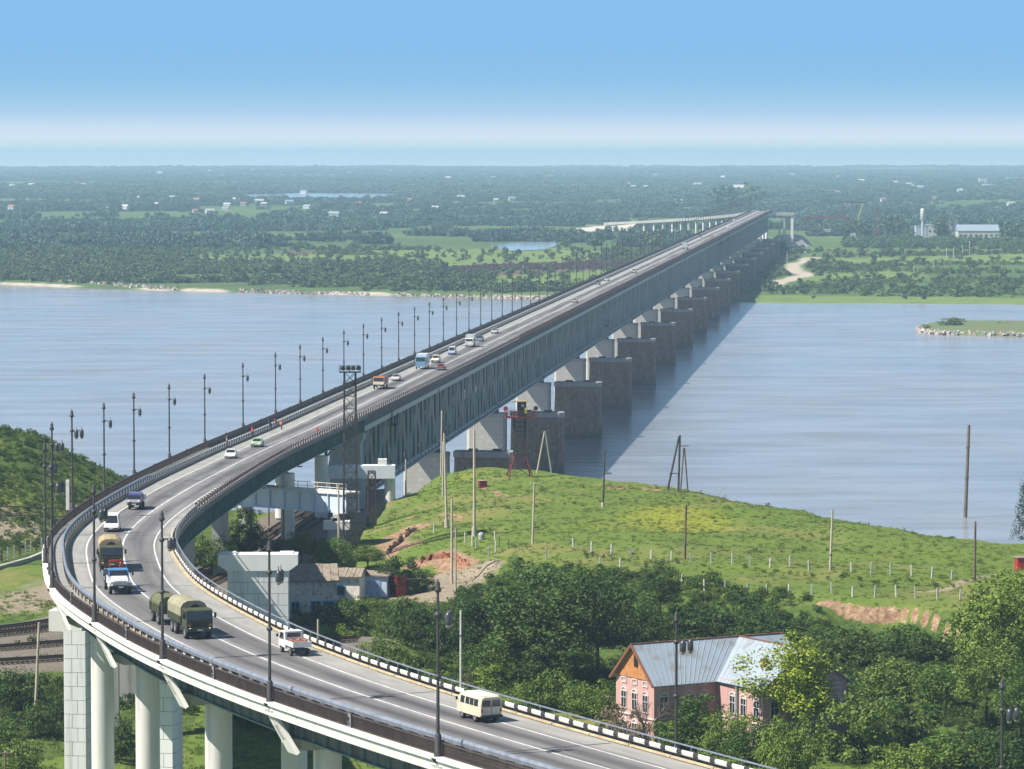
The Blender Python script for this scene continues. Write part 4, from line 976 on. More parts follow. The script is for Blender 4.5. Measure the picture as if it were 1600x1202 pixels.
# ---- abutment pier at the first truss and the older columns around it
p = bdir(712.); t = thing('abutment_pier', 'flat grey pier carrying the near end of the first truss', 'pier', (p[0], p[1], hz(*p)), BH)
z = ZT - hz(*p)
BLUEC = M('bluish_concrete', (.34, .37, .40), .75, var=.1, scale=.5, dirt=(.25, .26, .28), streak=True)
MB().prism([(-1.5, -1.6), (4.4, -1.6), (4.4, 1.4), (-1.5, 1.4)], -3, z - 1.4).build('shaft', BLUEC, t)
MB().ext([(-2.4, -1.6), (-3.0, -.6), (-3.0, .4), (5.0, .4), (5.0, -.6), (4.4, -1.6)], -1.9, 1.8).build('pier_head', BLUEC, t).location = (0, 0, z - .4)
# ---- the unfinished second carriageway: girder, crossheads, pier heads
LBLUE = M('pale_blue_girder', (.56, .65, .78), .5, var=.08, scale=.4, dirt=(.46, .54, .66), streak=True)
g = thing('plate_girder', 'pale blue steel plate girder with a railing crossing above the tracks', 'girder', (0, 0, 0))
a, b = at_y(352, 771, 622.), at_y(541, 772, 606.)
ztop = at_y(541, 772, 606.)[2]; zbot = at_y(541, 803, 606.)[2]
a = np.array([a[0], a[1], ztop]); b = np.array([b[0], b[1], ztop]); dv = (b - a) / np.linalg.norm(b - a); nv_ = np.array([-dv[1], dv[0], 0])
hh = ztop - zbot; ln = np.linalg.norm(b - a)
for o, nm in ((0, 'web'), (3.2, 'web')):
    MB().bar(a + nv_ * o - (0, 0, hh / 2), b + nv_ * o - (0, 0, hh / 2), .06, hh - .3).build(nm, LBLUE, g)
    MB().bar(a + nv_ * o - (0, 0, .08), b + nv_ * o - (0, 0, .08), .7, .16).build('flange', M('girder_flange', (.62, .68, .74), .5), g)
    MB().bar(a + nv_ * o - (0, 0, hh - .08), b + nv_ * o - (0, 0, hh - .08), .7, .16).build('flange', LBLUE, g)
for k in np.linspace(.02, .98, 9):
    q = a + dv * ln * k - nv_ * .18; MB().bar(q - (0, 0, .2), q - (0, 0, hh - .2), .08, .3, up=tuple(nv_)).build('stiffener', LBLUE, g)
MB().bar(a + nv_ * 1.6 + (0, 0, .1), b + nv_ * 1.6 + (0, 0, .1), 3.6, .18).build('deck', CONC, g)
hr = MB(); aa = a + dv * ln * .45
for k in np.linspace(0, 1, 8):
    q = aa + (b - aa) * k; hr.bar(q + (0, 0, .1), q + (0, 0, 1.6), .12, .12)
for zz in (1.55, .9, .4): hr.bar(aa + (0, 0, zz), b + (0, 0, zz), .08, .09)
hr.build('railing', M('cream_paint', (.72, .70, .60), .6), g)
def pier_block(label, px0, px1, ytop, ybot, Y, dp, name='pier_block', mat=None, foot=None, plinth=None, col=None):
    a, b = at_y(px0, ytop, Y), at_y(px1, ytop, Y); z1 = a[2]; z0 = at_y(px0, ybot, Y)[2]; cx = (a[0] + b[0]) / 2; zg = hz(cx, Y + dp / 2)
    t = thing(name, label, 'pier', (cx, Y + dp / 2, zg)); w = b[0] - a[0]
    MB().box((0, 0, (z0 + z1) / 2 - zg), (w, dp, z1 - z0)).build('crosshead', mat or WHITE, t)
    if foot:
        for fx, fw in foot: MB().box((fx * w, 0, (z0 - zg) / 2), (fw * w, dp * .8, z0 - zg), taper=(1.15, 1.)).build('shaft', BLUEC, t)
    if col:
        for fx, r in col: MB().lathe([(r, -1), (r, z0 - zg)], (fx * w, 0, 0), 16).build('column', MARB, t)
    if plinth:
        for fx, fw, ph in plinth: MB().box((fx * w, 0, z1 - zg + ph / 2), (fw * w, dp * .6, ph)).build('bearing_plinth', WHITE, t)
    return t
pier_block('small white capped pier under the right end of the pale blue girder', 505, 546, 815, 828, 603., 2.4, foot=[(0, .62)], plinth=[(-.05, .35, .5), (-.05, .18, 1.1)])
pier_block('wide white crosshead with one block on top beside the lattice masts', 512, 617, 728, 748, 668., 3.2, col=[(.42, .98)], plinth=[(.31, .13, 1.1)], foot=[(-.05, .2)], mat=M('crosshead_white', (.66, .70, .76), .7, var=.06))
# ---- railway
RAIL = M('rail_steel', (.10, .075, .06), .45, metal=.5); SLEEP = M('sleeper', (.10, .075, .055), .9, var=.3)
tl = ['left hand track of the pair that runs out from under the trusses', 'right hand track of the pair that runs out from under the trusses', 'siding track nearer the grass at the left, behind the panelled pier', 'outermost siding track at the left edge of the grass']
for tr, lab in zip(tracks, tl):
    t = thing('railway_track', lab, 'railway track')
    for o in (-.76, .76):
        ln_ = shift(tr, o); m = MB()
        for q, r_ in zip(ln_[:-1], ln_[1:]): m.bar((q[0], q[1], RAILZ + .02), (r_[0], r_[1], RAILZ + .02), .13, .2)
        m.build('rail', RAIL, t, fix=False)
    m = MB(); tt = np.gradient(tr, axis=0)
    for i in range(0, len(tr) - 1):
        for f in (0., .33, .66):
            c = tr[i] + (tr[i + 1] - tr[i]) * f; m.box((c[0], c[1], RAILZ - .2), (.26, 2.6, .2), math.atan2(tt[i][1], tt[i][0]))
    structure(m.build('sleeper', SLEEP, t, fix=False), 'stuff')
# ================================================================= vehicles and people
TYRE = M('tyre', (.022, .022, .024), .85, var=.1); HUB = M('hub', (.25, .25, .26), .5, metal=.4); WIN = M('window_glass', (.025, .03, .038), .12, spec=.8, var=.1)
CHROME = M('bright_metal', (.45, .46, .48), .3, metal=.6); LIGHT = M('headlamp', (.75, .72, .62), .2); AMBER = M('indicator', (.55, .22, .05), .4); RED = M('tail_lamp', (.35, .02, .02), .4); PLATE = M('number_plate', (.65, .65, .65), .5)
UNDER = M('underbody', (.03, .03, .032), .8)
def paint(name, c, rough=.35): return M(name, c, rough, var=.08, scale=1.2, spec=.5)
def wheel(t, x, y, r, w):
    o = MB().lathe([(r * .62, -w / 2), (r * .95, -w / 2), (r, -w * .3), (r, w * .3), (r * .95, w / 2), (r * .62, w / 2)], (0, 0, 0), 14, axis='Y').build('wheel', TYRE, t); o.location = (x, y, r)
    MB().lathe([(r * .6, -w * .53), (r * .25, -w * .56), (r * .25, w * .56), (r * .6, w * .53)], (0, 0, 0), 10, axis='Y').build('hub', HUB, o)
def vroot(name, label, cat, px, py, away=False, turn=0., group=None, dz=.0):
    s, off, z = road_at(px, py); p = rd(s, off, .004 + dz); h = rhead(s) + (0 if away else math.pi) + turn
    return thing(name, label, cat, p, h, group)
def pane(t, pts, name='window', par=None):
    """a glass pane, 2 cm thick, lying on the quad pts"""
    a = [Vector(p) for p in pts]; n = (a[1] - a[0]).cross(a[2] - a[0]).normalized() * .02
    m = MB(); m.add([p - n * .5 for p in a] + [p + n for p in a], [(3, 2, 1, 0), (4, 5, 6, 7), (0, 1, 5, 4), (1, 2, 6, 5), (2, 3, 7, 6), (3, 0, 4, 7)]); return m.build(name, WIN, par or t)
def frustum(m, x0, x1, w0, z0, X0, X1, w1, z1, mi=0):
    a = [(x0, -w0 / 2, z0), (x1, -w0 / 2, z0), (x1, w0 / 2, z0), (x0, w0 / 2, z0)]; b = [(X0, -w1 / 2, z1), (X1, -w1 / 2, z1), (X1, w1 / 2, z1), (X0, w1 / 2, z1)]
    m.add(a + b, [(3, 2, 1, 0), (4, 5, 6, 7), (0, 1, 5, 4), (1, 2, 6, 5), (2, 3, 7, 6), (3, 0, 4, 7)], mi); return a, b
def glaze(t, a, b, n_side=2, zf=(.14, .9), xf=.06, front=True, rear=True):
    """windows in the four sloping faces between rings a (bottom) and b (top)"""
    A = [Vector(p) for p in a]; B = [Vector(p) for p in b]
    def q(i, j, u0, u1):
        def pt(u, v): return (A[i].lerp(A[j], u)).lerp(B[i].lerp(B[j], u), v)
        return [pt(u0, zf[0]), pt(u1, zf[0]), pt(u1, zf[1]), pt(u0, zf[1])]
    for k in range(n_side):
        u0, u1 = xf + k * (1 - 2 * xf) / n_side + .012, xf + (k + 1) * (1 - 2 * xf) / n_side - .012
        pane(t, q(0, 1, u0, u1)); pane(t, q(2, 3, u0, u1))
    if front: pane(t, q(1, 2, .05, .95), 'windscreen')
    if rear: pane(t, q(3, 0, .08, .92), 'rear_window')
def car(name, label, cat, px, py, col, kind='sedan', away=False, L=4.25, W=1.68, Hh=1.42, roof=None, turn=0., group=None):
    t = vroot(name, label, cat, px, py, away, turn, group); h = L / 2
    zb, zr = (.86, Hh) if kind != 'suv' else (1.05, Hh); gc = .24 if kind != 'suv' else .38
    m = MB(); prof = [(-h, gc + .12), (-h + .06, zb - .06), (-h + .25, zb), (h * .42, zb), (h - .25, zb - .12), (h - .02, zb - .26), (h, gc + .1), (h - .3, gc), (-h + .3, gc)]
    m.ext([(x, z) for x, z in prof], -W / 2, W / 2)
    m.build('body', col, t)
    if kind == 'sedan': fr = (-h * .72, h * .40, -h * .42, h * .06)
    elif kind == 'van': fr = (-h * .97, h * .62, -h * .92, h * .30)
    else: fr = (-h * .96, h * .42, -h * .84, h * .12)
    m = MB(); a, b = frustum(m, fr[0], fr[1], W - .06, zb - .02, fr[2], fr[3], W * .80, zr); m.build('cabin', roof or col, t); glaze(t, a, b, 3 if kind == 'van' else 2)
    r = .31 if kind != 'suv' else .37
    for x in (-h * .58, h * .62):
        for y in (-W / 2 + .09, W / 2 - .09): wheel(t, x, y, r, .2)
    for x in (-h - .04, h + .02): MB().box((x, 0, gc + .2), (.12, W * .98, .17)).build('bumper', UNDER if kind != 'sedan' else CHROME, t)
    for y in (-W * .36, W * .36):
        MB().box((h - .01, y, zb - .33), (.06, .34, .17)).build('headlight', LIGHT, t); MB().box((-h - .0, y, zb - .25), (.06, .32, .16)).build('tail_light', RED, t)
    MB().box((h + .09, 0, gc + .2), (.02, .5, .11)).build('number_plate', PLATE, t)
    return t
def cab_over(t, col, x0, x1, w, z0, z1, low=None, grille=None):
    zm = z0 + (z1 - z0) * .45; m = MB()
    m.ext([(x0, z0), (x1 - .06, z0), (x1, z0 + .12), (x1, zm), (x1 - .16, z1 - .08), (x1 - .3, z1), (x0, z1)], -w / 2, w / 2); c = m.build('cab', col, t)
    pane(t, [(x1 + .005, -w * .45, zm + .04), (x1 + .005, w * .45, zm + .04), (x1 - .13, w * .43, z1 - .16), (x1 - .13, -w * .43, z1 - .16)], 'windscreen', c)
    for sy in (-1, 1): pane(t, [(x0 + .45, sy * (w / 2 + .004), zm + .05), (x1 - .25, sy * (w / 2 + .004), zm + .05), (x1 - .35, sy * (w / 2 + .004), z1 - .2), (x0 + .45, sy * (w / 2 + .004), z1 - .2)], 'side_window', c)
    if low: MB().box((x1 + .012, 0, (z0 + zm) / 2 + .02), (.03, w * .96, (zm - z0) * .78)).build('front_panel', low, c)
    if grille: MB().box((x1 + .02, 0, (z0 + zm) / 2), (.04, w * .6, (zm - z0) * .5)).build('grille', grille, c)
    MB().box((x1 + .1, 0, z0 - .12), (.22, w, .3)).build('bumper', col if not low else UNDER, t)
    for sy in (-1, 1):
        MB().lathe([(.15, 0), (.15, .06), (.08, .09)], (x1 + .12 if not low else x1 + .03, sy * w * .38, z0 + (-.06 if not low else .2)), 10, axis='X').build('headlight', LIGHT, t)
        MB().box((x1 + .02, sy * w * .40, z0 + .30), (.05, .2, .14)).build('indicator', AMBER, t)
        MB().box((x1 - .05, sy * (w / 2 + .26), zm + .42), (.07, .22, .46)).bar((x1 - .1, sy * w / 2, zm + .75), (x1 - .05, sy * (w / 2 + .26), zm + .62), .04, .04).build('mirror', UNDER, t)
    MB().box((x1 + .22, .0, z0 - .14), (.02, .52, .12)).build('number_plate', PLATE, t)
ARMY = M('army_green', (.060, .070, .036), .7, var=.2, scale=1.); CANV = M('canvas_beige', (.29, .275, .185), .9, var=.14, scale=.9, bump=.4)
def canvas_body(t, x0, x1, w, zf, zs, zt, boards=ARMY, canvas=CANV):
    b = MB().box(((x0 + x1) / 2, 0, zf), (x1 - x0, w, .16))
    for y in (-w / 2, w / 2): b.box(((x0 + x1) / 2, y, (zf + zs) / 2), (x1 - x0, .07, zs - zf))
    for x in (x0, x1): b.box((x, 0, (zf + zs) / 2), (.07, w, zs - zf))
    bo = b.build('cargo_bed', boards, t)
    m = MB()
    for k in np.arange(x0 + .4, x1, .8):
        for y in (-w / 2 - .05, w / 2 + .05): m.bar((k, y, zf - .05), (k, y, zs), .08, .05)
    structure(m.build('bed_rib', boards, bo), 'stuff')
    m = MB(); prof = [(-w / 2, zs - .1), (-w / 2, zt - .62), (-w / 2 + .22, zt - .26), (-w * .25, zt - .04), (0, zt), (w * .25, zt - .04), (w / 2 - .22, zt - .26), (w / 2, zt - .62), (w / 2, zs - .1)]
    n = 9
    P_ = []; L_ = np.linspace(x0 + .02, x1 - .02, n)
    for i, x in enumerate(L_):
        sag = .0 if i % 2 == 0 else .05
        for y, z in prof: P_.append((x, y * (1 - sag * .5), z - (sag if z > zs else 0)))
    m_ = len(prof); F = [(i * m_ + k, i * m_ + k + 1, (i + 1) * m_ + k + 1, (i + 1) * m_ + k) for i in range(n - 1) for k in range(m_ - 1)]
    F += [tuple(range(m_))[::-1], tuple(range((n - 1) * m_, n * m_))]; m.add(P_, F); m.build('canvas_cover', canvas, t)
CANV2 = M('canvas_tan', (.36, .285, .17), .9, var=.16, scale=.9, bump=.4)
def army_truck(label, px, py, turn=0., canvas=CANV):
    t = vroot('army_truck', label, 'army truck', px, py, False, turn)
    MB().box((-.5, 0, .92), (7.2, .9, .28)).box((1.0, -.85, .85), (1.2, .5, .5)).box((1.0, .85, .85), (1.2, .5, .5)).build('chassis', UNDER, t)
    cab_over(t, ARMY, 1.75, 3.7, 2.45, 1.02, 2.75, grille=M('dark_green', (.03, .035, .02), .7))
    MB().box((1.55, 0, 2.5), (.14, 1.8, .5)).build('cab_rack', ARMY, t); MB().lathe([(.45, -.13), (.55, -.1), (.55, .1), (.45, .13)], (1.5, .0, 2.55), 12, axis='X').build('spare_wheel', TYRE, t)
    canvas_body(t, -4.0, 1.35, 2.5, 1.28, 1.92, 3.35, canvas=canvas)
    for x in (2.75, -1.2, -2.55):
        for y in (-1.02, 1.02): wheel(t, x, y, .6, .38)
    return t
tk = army_truck('green army truck with an olive grey canvas cover towing a trailer', 298, 992)
s, off, z = road_at(298, 992); p = rd(s + 9.6, off + .15, .004)
t = thing('army_trailer', 'low army trailer with a dark green cover hitched behind the canvas truck', 'trailer', p, rhead(s + 9.6) + math.pi)
canvas_body(t, -2.3, 2.3, 2.4, 1.15, 1.9, 2.75, canvas=M('canvas_green', (.13, .14, .075), .9, var=.2)); MB().bar((2.3, .25, .9), (4.0, 0, .9), .1, .1).bar((2.3, -.25, .9), (4.0, 0, .9), .1, .1).build('drawbar', UNDER, t)
for x in (-1.4, 1.4):
    for y in (-1., 1.): wheel(t, x, y, .55, .32)
army_truck('green army truck with a tan canvas cover following the blue and white tipper', 173, 889, canvas=CANV2)
# blue and white bonneted tipper
t = vroot('tipper_truck', 'blue and white bonneted flatbed truck with a red crane frame', 'truck', 184, 925)
BL = paint('truck_blue', (.08, .24, .52)); WH = paint('truck_white', (.72, .73, .74)); BED = M('truck_bed', (.17, .20, .24), .7, var=.25)
MB().box((-.3, 0, .8), (6.2, .85, .26)).build('chassis', UNDER, t)
m = MB(); m.ext([(1.45, .95), (3.1, .95), (3.16, 1.35), (3.02, 1.62), (1.45, 1.75)], -.78, .78); m.build('bonnet', WH, t)
for y in (-.98, .98): MB().box((2.35, y, 1.02), (1.35, .42, .5), taper=(.8, .9)).build('mudguard', WH, t)
m = MB(); a, b = frustum(m, -.15, 1.5, 2.2, .95, -.15, 1.45, 2.15, 1.72); m.build('cab', WH, t)
m = MB(); a, b = frustum(m, -.15, 1.5, 2.15, 1.722, -.05, 1.15, 1.95, 2.4); m.build('cab_roof', BL, t); glaze(t, a, b, 1, (.08, .82))
MB().box((3.14, 0, 1.2), (.06, 1.1, .4)).build('grille', CHROME, t); MB().box((3.32, 0, .82), (.16, 2.3, .24)).build('bumper', UNDER, t)
for y in (-.92, .92): MB().lathe([(.17, 0), (.17, .08), (.1, .11)], (3.02, y, 1.22), 10, axis='X').build('headlight', LIGHT, t)
MB().box((3.41, 0, .8), (.02, .5, .12)).build('number_plate', PLATE, t)
m = MB().box((-2.2, 0, 1.15), (3.6, 2.35, .12))
for y in (-1.17, 1.17): m.box((-2.2, y, 1.5), (3.6, .06, .65))
m.box((-4.0, 0, 1.5), (.06, 2.35, .65)).box((-.42, 0, 1.6), (.08, 2.35, .85)); m.build('cargo_bed', BED, t)
m = MB()
for y in (-.62, .62): m.bar((-1.2, y, 1.2), (-1.2, y, 3.05), .16, .16)
m.bar((-1.2, -.62, 3.0), (-1.2, .62, 3.0), .2, .2).bar((-1.2, -.62, 2.3), (-1.2, .62, 2.3), .12, .12).bar((-1.2, -.62, 1.4), (-2.9, -.3, 1.4), .12, .12).bar((-1.2, .62, 2.9), (-3.2, .3, 1.5), .12, .12); m.build('crane_frame', M('crane_red', (.52, .06, .03), .5), t)
for x in (2.3, -2.0):
    for y in (-.95, .95): wheel(t, x, y, .5, .3)
MB().tube((1.2, 1.1, 2.0), (1.2, 1.45, 2.05), .03).box((1.2, 1.47, 1.9), (.05, .18, .34)).tube((1.2, -1.1, 2.0), (1.2, -1.45, 2.05), .03).box((1.2, -1.47, 1.9), (.05, .18, .34)).build('mirrors', UNDER, t)
# cream forward-control van seen from behind
t = vroot('van', 'cream boxy minibus driving away along the far lane in the foreground', 'van', 752, 1125, True)
CRM = paint('van_cream', (.62, .56, .42), .4)
m = MB(); sec = []
for x, w, z0, z1 in ((-2.18, 1.80, .62, 2.02), (-2.05, 1.94, .5, 2.1), (1.55, 1.94, .5, 2.1), (2.05, 1.88, .52, 1.72), (2.18, 1.7, .6, 1.25)):
    zz = z0 + (z1 - z0) * .62
    sec.append([(x, -w / 2, z0), (x, -w / 2, zz), (x, -w / 2 + .1, z1 - .12), (x, -w / 2 + .28, z1), (x, w / 2 - .28, z1), (x, w / 2 - .1, z1 - .12), (x, w / 2, zz), (x, w / 2, z0)])
m.add([p for q in sec for p in q], [(i * 8 + k, i * 8 + (k + 1) % 8, (i + 1) * 8 + (k + 1) % 8, (i + 1) * 8 + k) for i in range(4) for k in range(8)] + [tuple(range(8))[::-1], tuple(range(32, 40))]); m.build('body', CRM, t)
MB().box((-.25, 0, 2.09), (3.4, 1.56, .06)).build('roof', paint('van_roof', (.70, .67, .56), .4), t)
for sy in (-1, 1):
    for a, b in ((-1.75, -1.05), (-.95, -.3), (-.2, .45), (.65, 1.35)): pane(t, [(a, sy * .985, 1.30), (b, sy * .985, 1.30), (b, sy * .925, 1.84), (a, sy * .925, 1.84)])
    pane(t, [(-2.19, sy * .08, 1.28), (-2.19, sy * .80, 1.28), (-2.185, sy * .76, 1.80), (-2.185, sy * .08, 1.80)], 'rear_window')
    MB().box((-2.19, sy * .84, .98), (.05, .14, .26)).build('tail_light', RED, t)
    MB().box((1.75, sy * 1.1, 1.55), (.05, .18, .28)).build('mirror', UNDER, t)
    for x in (-1.15, 1.15): wheel(t, x, sy * .84, .38, .24)
pane(t, [(2.02, -.8, 1.3), (2.02, .8, 1.3), (1.75, .75, 1.9), (1.75, -.75, 1.9)], 'windscreen')
MB().box((-2.27, 0, .52), (.12, 1.9, .16)).build('bumper', UNDER, t); MB().box((-2.2, -.0, 1.0), (.02, .02, .95)).build('door_seam', UNDER, t); MB().box((-2.21, .35, .82), (.03, .46, .12)).build('number_plate', PLATE, t); MB().box((-.2, 0, .42), (3.9, 1.5, .2)).build('chassis', UNDER, t)
# white pick-up with a load, driving away
t = vroot('pickup_truck', 'white flatbed pickup with reddish load driving away from the camera', 'pickup', 459, 1021, True)
PW = paint('pickup_white', (.74, .73, .69))
m = MB(); m.ext([(.1, .55), (1.95, .55), (2.05, .8), (2.0, 1.2), (1.55, 1.95), (1.2, 2.02), (.1, 2.0)], -.83, .83); c = m.build('cab', PW, t)
pane(t, [(.085, -.66, 1.3), (.085, .66, 1.3), (.085, .62, 1.86), (.085, -.62, 1.86)], 'rear_window', c); pane(t, [(2.01, -.7, 1.25), (2.01, .7, 1.25), (1.6, .66, 1.9), (1.6, -.66, 1.9)], 'windscreen', c)
for sy in (-1, 1): pane(t, [(.5, sy * .835, 1.25), (1.75, sy * .835, 1.25), (1.45, sy * .835, 1.85), (.5, sy * .835, 1.85)], 'side_window', c); MB().box((1.8, sy * 1.02, 1.5), (.05, .2, .26)).build('mirror', UNDER, t)
m = MB().box((-1.15, 0, .88), (2.35, 1.72, .1)).box((-2.32, 0, 1.12), (.06, 1.72, .42)).box((-.02, 0, 1.2), (.05, 1.7, .55))
for y in (-.85, .85): m.box((-1.15, y, 1.1), (2.35, .05, .4))
m.build('cargo_bed', PW, t)
m = MB()
for i in range(9): m.box((-1.1 + .22 * ((i * 7) % 9 - 4), .5 * math.sin(i * 2.1), 1.12 + .05 * (i % 3)), (.5, .42, .34), i * .7)
m.build('load', M('load_rags', (.36, .17, .11), .9, var=.4, scale=3.), t); MB().box((-.3, 0, .62), (4.3, .8, .2)).box((-2.3, 0, .6), (.1, 1.5, .16)).build('chassis', UNDER, t)
for x in (-1.35, 1.3):
    for y in (-.72, .72): wheel(t, x, y, .33, .24)
# small lorries and cars further along
def box_lorry(name, label, cat, px, py, cabc, boxc, L=6.0, W=2.2, zc=2.3, zb=2.9, low=None, away=False, z0=.9, turn=0.):
    t = vroot(name, label, cat, px, py, away, turn); h = L / 2
    MB().box((0, 0, .72), (L - .3, .9, .24)).build('chassis', UNDER, t); cab_over(t, cabc, h - 1.75, h, W * .96, z0, zc, low=low)
    if zb: MB().box((-.95, 0, (zb + 1.0) / 2), (L - 1.95, W, zb - 1.0)).build('cargo_box', boxc, t)
    else:
        m = MB().box((-.95, 0, 1.05), (L - 1.95, W, .14))
        for y in (-W / 2, W / 2): m.box((-.95, y, 1.35), (L - 1.95, .06, .55))
        m.box((-h + .03, 0, 1.35), (.06, W, .55)).box((h - 1.95, 0, 1.6), (.06, W, 1.1)); m.build('cargo_bed', boxc, t)
    for x in (h - .95, -h + 1.2):
        for y in (-W / 2 + .2, W / 2 - .2): wheel(t, x, y, .42, .28)
    return t
car('van', 'white minivan with a tall roof on the bend behind the army truck', 'van', 176, 829, paint('minivan_white', (.76, .76, .77)), 'van', L=4.4, W=1.7, Hh=1.95)
box_lorry('lorry', 'small dark blue and white flatbed lorry above the white minivan', 'lorry', 213, 795, paint('lorry_navy', (.045, .045, .17)), paint('lorry_bed_blue', (.28, .36, .50)), L=4.7, W=1.75, zc=1.98, zb=0, low=paint('lorry_front', (.55, .55, .60)))
car('car', 'white saloon heading for the camera below the light green saloon', 'car', 361, 716, paint('saloon_white', (.76, .75, .74)))
car('car', 'light green saloon just beyond the white saloon', 'car', 402, 698, paint('saloon_green', (.42, .58, .36)))
box_lorry('lorry', 'lorry with an orange and white cab and dark body by the floodlight mast', 'lorry', 595, 607, paint('lorry_orange', (.55, .17, .03)), paint('lorry_dark', (.06, .045, .035)), L=6.6, W=2.45, zc=2.6, zb=2.5, low=paint('lorry_cream', (.75, .68, .52)))
car('car', 'pale grey saloon following the orange cab lorry', 'car', 619, 595, paint('saloon_grey', (.50, .49, .46)))
box_lorry('lorry', 'lorry with a bright blue cab and tall white box body', 'lorry', 660, 576, paint('lorry_blue', (.16, .33, .50)), paint('lorry_white_box', (.62, .64, .68)), L=7., W=2.45, zc=2.9, zb=3.4)
car('car', 'beige off-roader beside the blue cab lorry', 'off-roader', 681, 567, paint('offroad_beige', (.66, .60, .47)), 'suv', L=4.4, W=1.75, Hh=1.8)
car('car', 'low red car in the near lane driving away past the blue cab lorry', 'car', 690, 578, paint('car_red', (.24, .035, .035)), away=True)
car('van', 'blue and white minibus ahead of the white box lorry', 'van', 707, 554, paint('minibus_blue', (.22, .28, .55)), 'van', L=4.3, W=1.7, Hh=1.95, roof=paint('minibus_roof', (.62, .64, .68)))
box_lorry('lorry', 'white box lorry with a rounded white cab in mid bridge', 'lorry', 735, 542, paint('lorry_white', (.68, .68, .67)), paint('lorry_box_grey', (.48, .49, .50)), L=6.2, W=2.2, zc=2.3, zb=3.1)
car('car', 'dark blue saloon right behind the white box lorry', 'car', 750, 533, paint('saloon_dark', (.09, .11, .16)))
car('car', 'silver saloon behind the dark blue one', 'car', 773, 521, paint('saloon_silver', (.42, .42, .41)))
car('car', 'black and white car alone in the near lane of mid bridge', 'car', 898, 473, paint('saloon_pale', (.40, .39, .36)), away=True)
car('car', 'dark hatchback, nearer of two cars together past mid bridge', 'car', 934, 445, paint('hatch_dark', (.07, .08, .10)), 'suv', Hh=1.6)
car('car', 'light grey hatchback, farther of two cars together past mid bridge', 'car', 948, 439, paint('hatch_grey', (.35, .37, .38)))
car('car', 'cream off-roader alone on the far half of the bridge', 'off-roader', 991, 427, paint('offroad_cream', (.66, .62, .52)), 'suv', away=True, L=4.4, W=1.8, Hh=1.85)
box_lorry('lorry', 'white lorry farthest out of the lorries on the bridge', 'lorry', 1071, 390, paint('lorry_white', (.68, .68, .67)), paint('lorry_box_grey', (.48, .49, .50)), L=7, W=2.5, zc=2.6, zb=3.5, away=True)
for px, py, lab, c in ((1094, 371, 'dark small car just past the farthest lorry', 'hatch_dark'), (1112, 371, 'orange small car in the near lane past the farthest lorry', 'car_orange'), (1137, 357, 'white small car in the near lane near the far end', 'saloon_white'), (1147, 346, 'cream van near the far end of the bridge', 'offroad_cream')):
    if c == 'car_orange': paint(c, (.45, .22, .08))
    car('car', lab, 'car', px, py, _mc[c], 'suv', Hh=1.8)
# people: one continuous skinned body, clothes as children
SKIN = M('skin', (.42, .27, .20), .6); TROU = M('work_trousers', (.05, .06, .10), .85)
def person(label, p, rz, jacket, bend=0., legs=.12):
    t = thing('person', label, 'person', p, rz)
    sh = math.sin(bend); ch = math.cos(bend); zh = .92
    def up(h, y=0.): return (h * sh, y, zh + h * ch)
    V = [(0, 0, zh), up(.25), up(.48), up(.60), up(.74), (legs, .1, .5), (legs * .6, .11, .06), (legs * .6 + .16, .11, .03), (-legs, -.1, .5), (-legs * 1.4, -.11, .06), (-legs * 1.4 + .16, -.11, .03),
         up(.47, .19), (up(.20, .25)[0] + .08, .25, up(.20)[2]), (up(-.02, .25)[0] + .22, .22, up(-.02)[2]), up(.47, -.19), (up(.20, -.25)[0] + .08, -.25, up(.20)[2]), (up(-.02, -.25)[0] + .22, -.22, up(-.02)[2])]
    E = [(0, 1), (1, 2), (2, 3), (3, 4), (0, 5), (5, 6), (6, 7), (0, 8), (8, 9), (9, 10), (2, 11), (11, 12), (12, 13), (2, 14), (14, 15), (15, 16)]
    rad = [.15, .14, .15, .06, .105, .085, .055, .04, .085, .055, .04, .06, .045, .035, .06, .045, .035]
    me = bpy.data.meshes.new('person_body'); me.from_pydata(V, E, []); me.materials.append(TROU)
    o = bpy.data.objects.new('body', me); COL.objects.link(o); o.parent = t
    sk = o.modifiers.new('skin', 'SKIN'); o.modifiers.new('sub', 'SUBSURF').render_levels = 1
    for i, r in enumerate(rad): me.skin_vertices[0].data[i].radius = (r, r)
    me.skin_vertices[0].data[0].use_root = True
    m = MB(); c0, c1, c2 = Vector(up(-.08)), Vector(up(.25)), Vector(up(.56))
    m.tube(c0, c1, .20, .19, 10, caps=False).tube(c1, c2, .19, .13, 10)
    for s_ in (1, -1):
        k = 11 if s_ > 0 else 14
        m.tube(V[k], V[k + 1], .085, .075, 8).tube(V[k + 1], (Vector(V[k + 1]) * .4 + Vector(V[k + 2]) * .6), .075, .065, 8)
    m.build('jacket', jacket, t)
    h = up(.74); m = MB(); m.lathe([(.05, -.14), (.10, -.06), (.115, .02), (.09, .10), (.03, .14)], h, 10); hd = m.build('head', SKIN, t)
    MB().lathe([(.122, .02), (.10, .11), (.03, .155)], h, 10).build('cap', jacket, t)
ORV = M('orange_vest', (.72, .17, .05), .8, var=.1); REDV = M('red_vest', (.55, .06, .04), .8, var=.1); BLV = M('blue_jacket', (.09, .08, .20), .85); TAN = M('tan_shirt', (.45, .33, .22), .85)
def on_road(px, py, dz=0.): s, o, z = road_at(px, py, dz); return rd(s, o, dz), rhead(s)
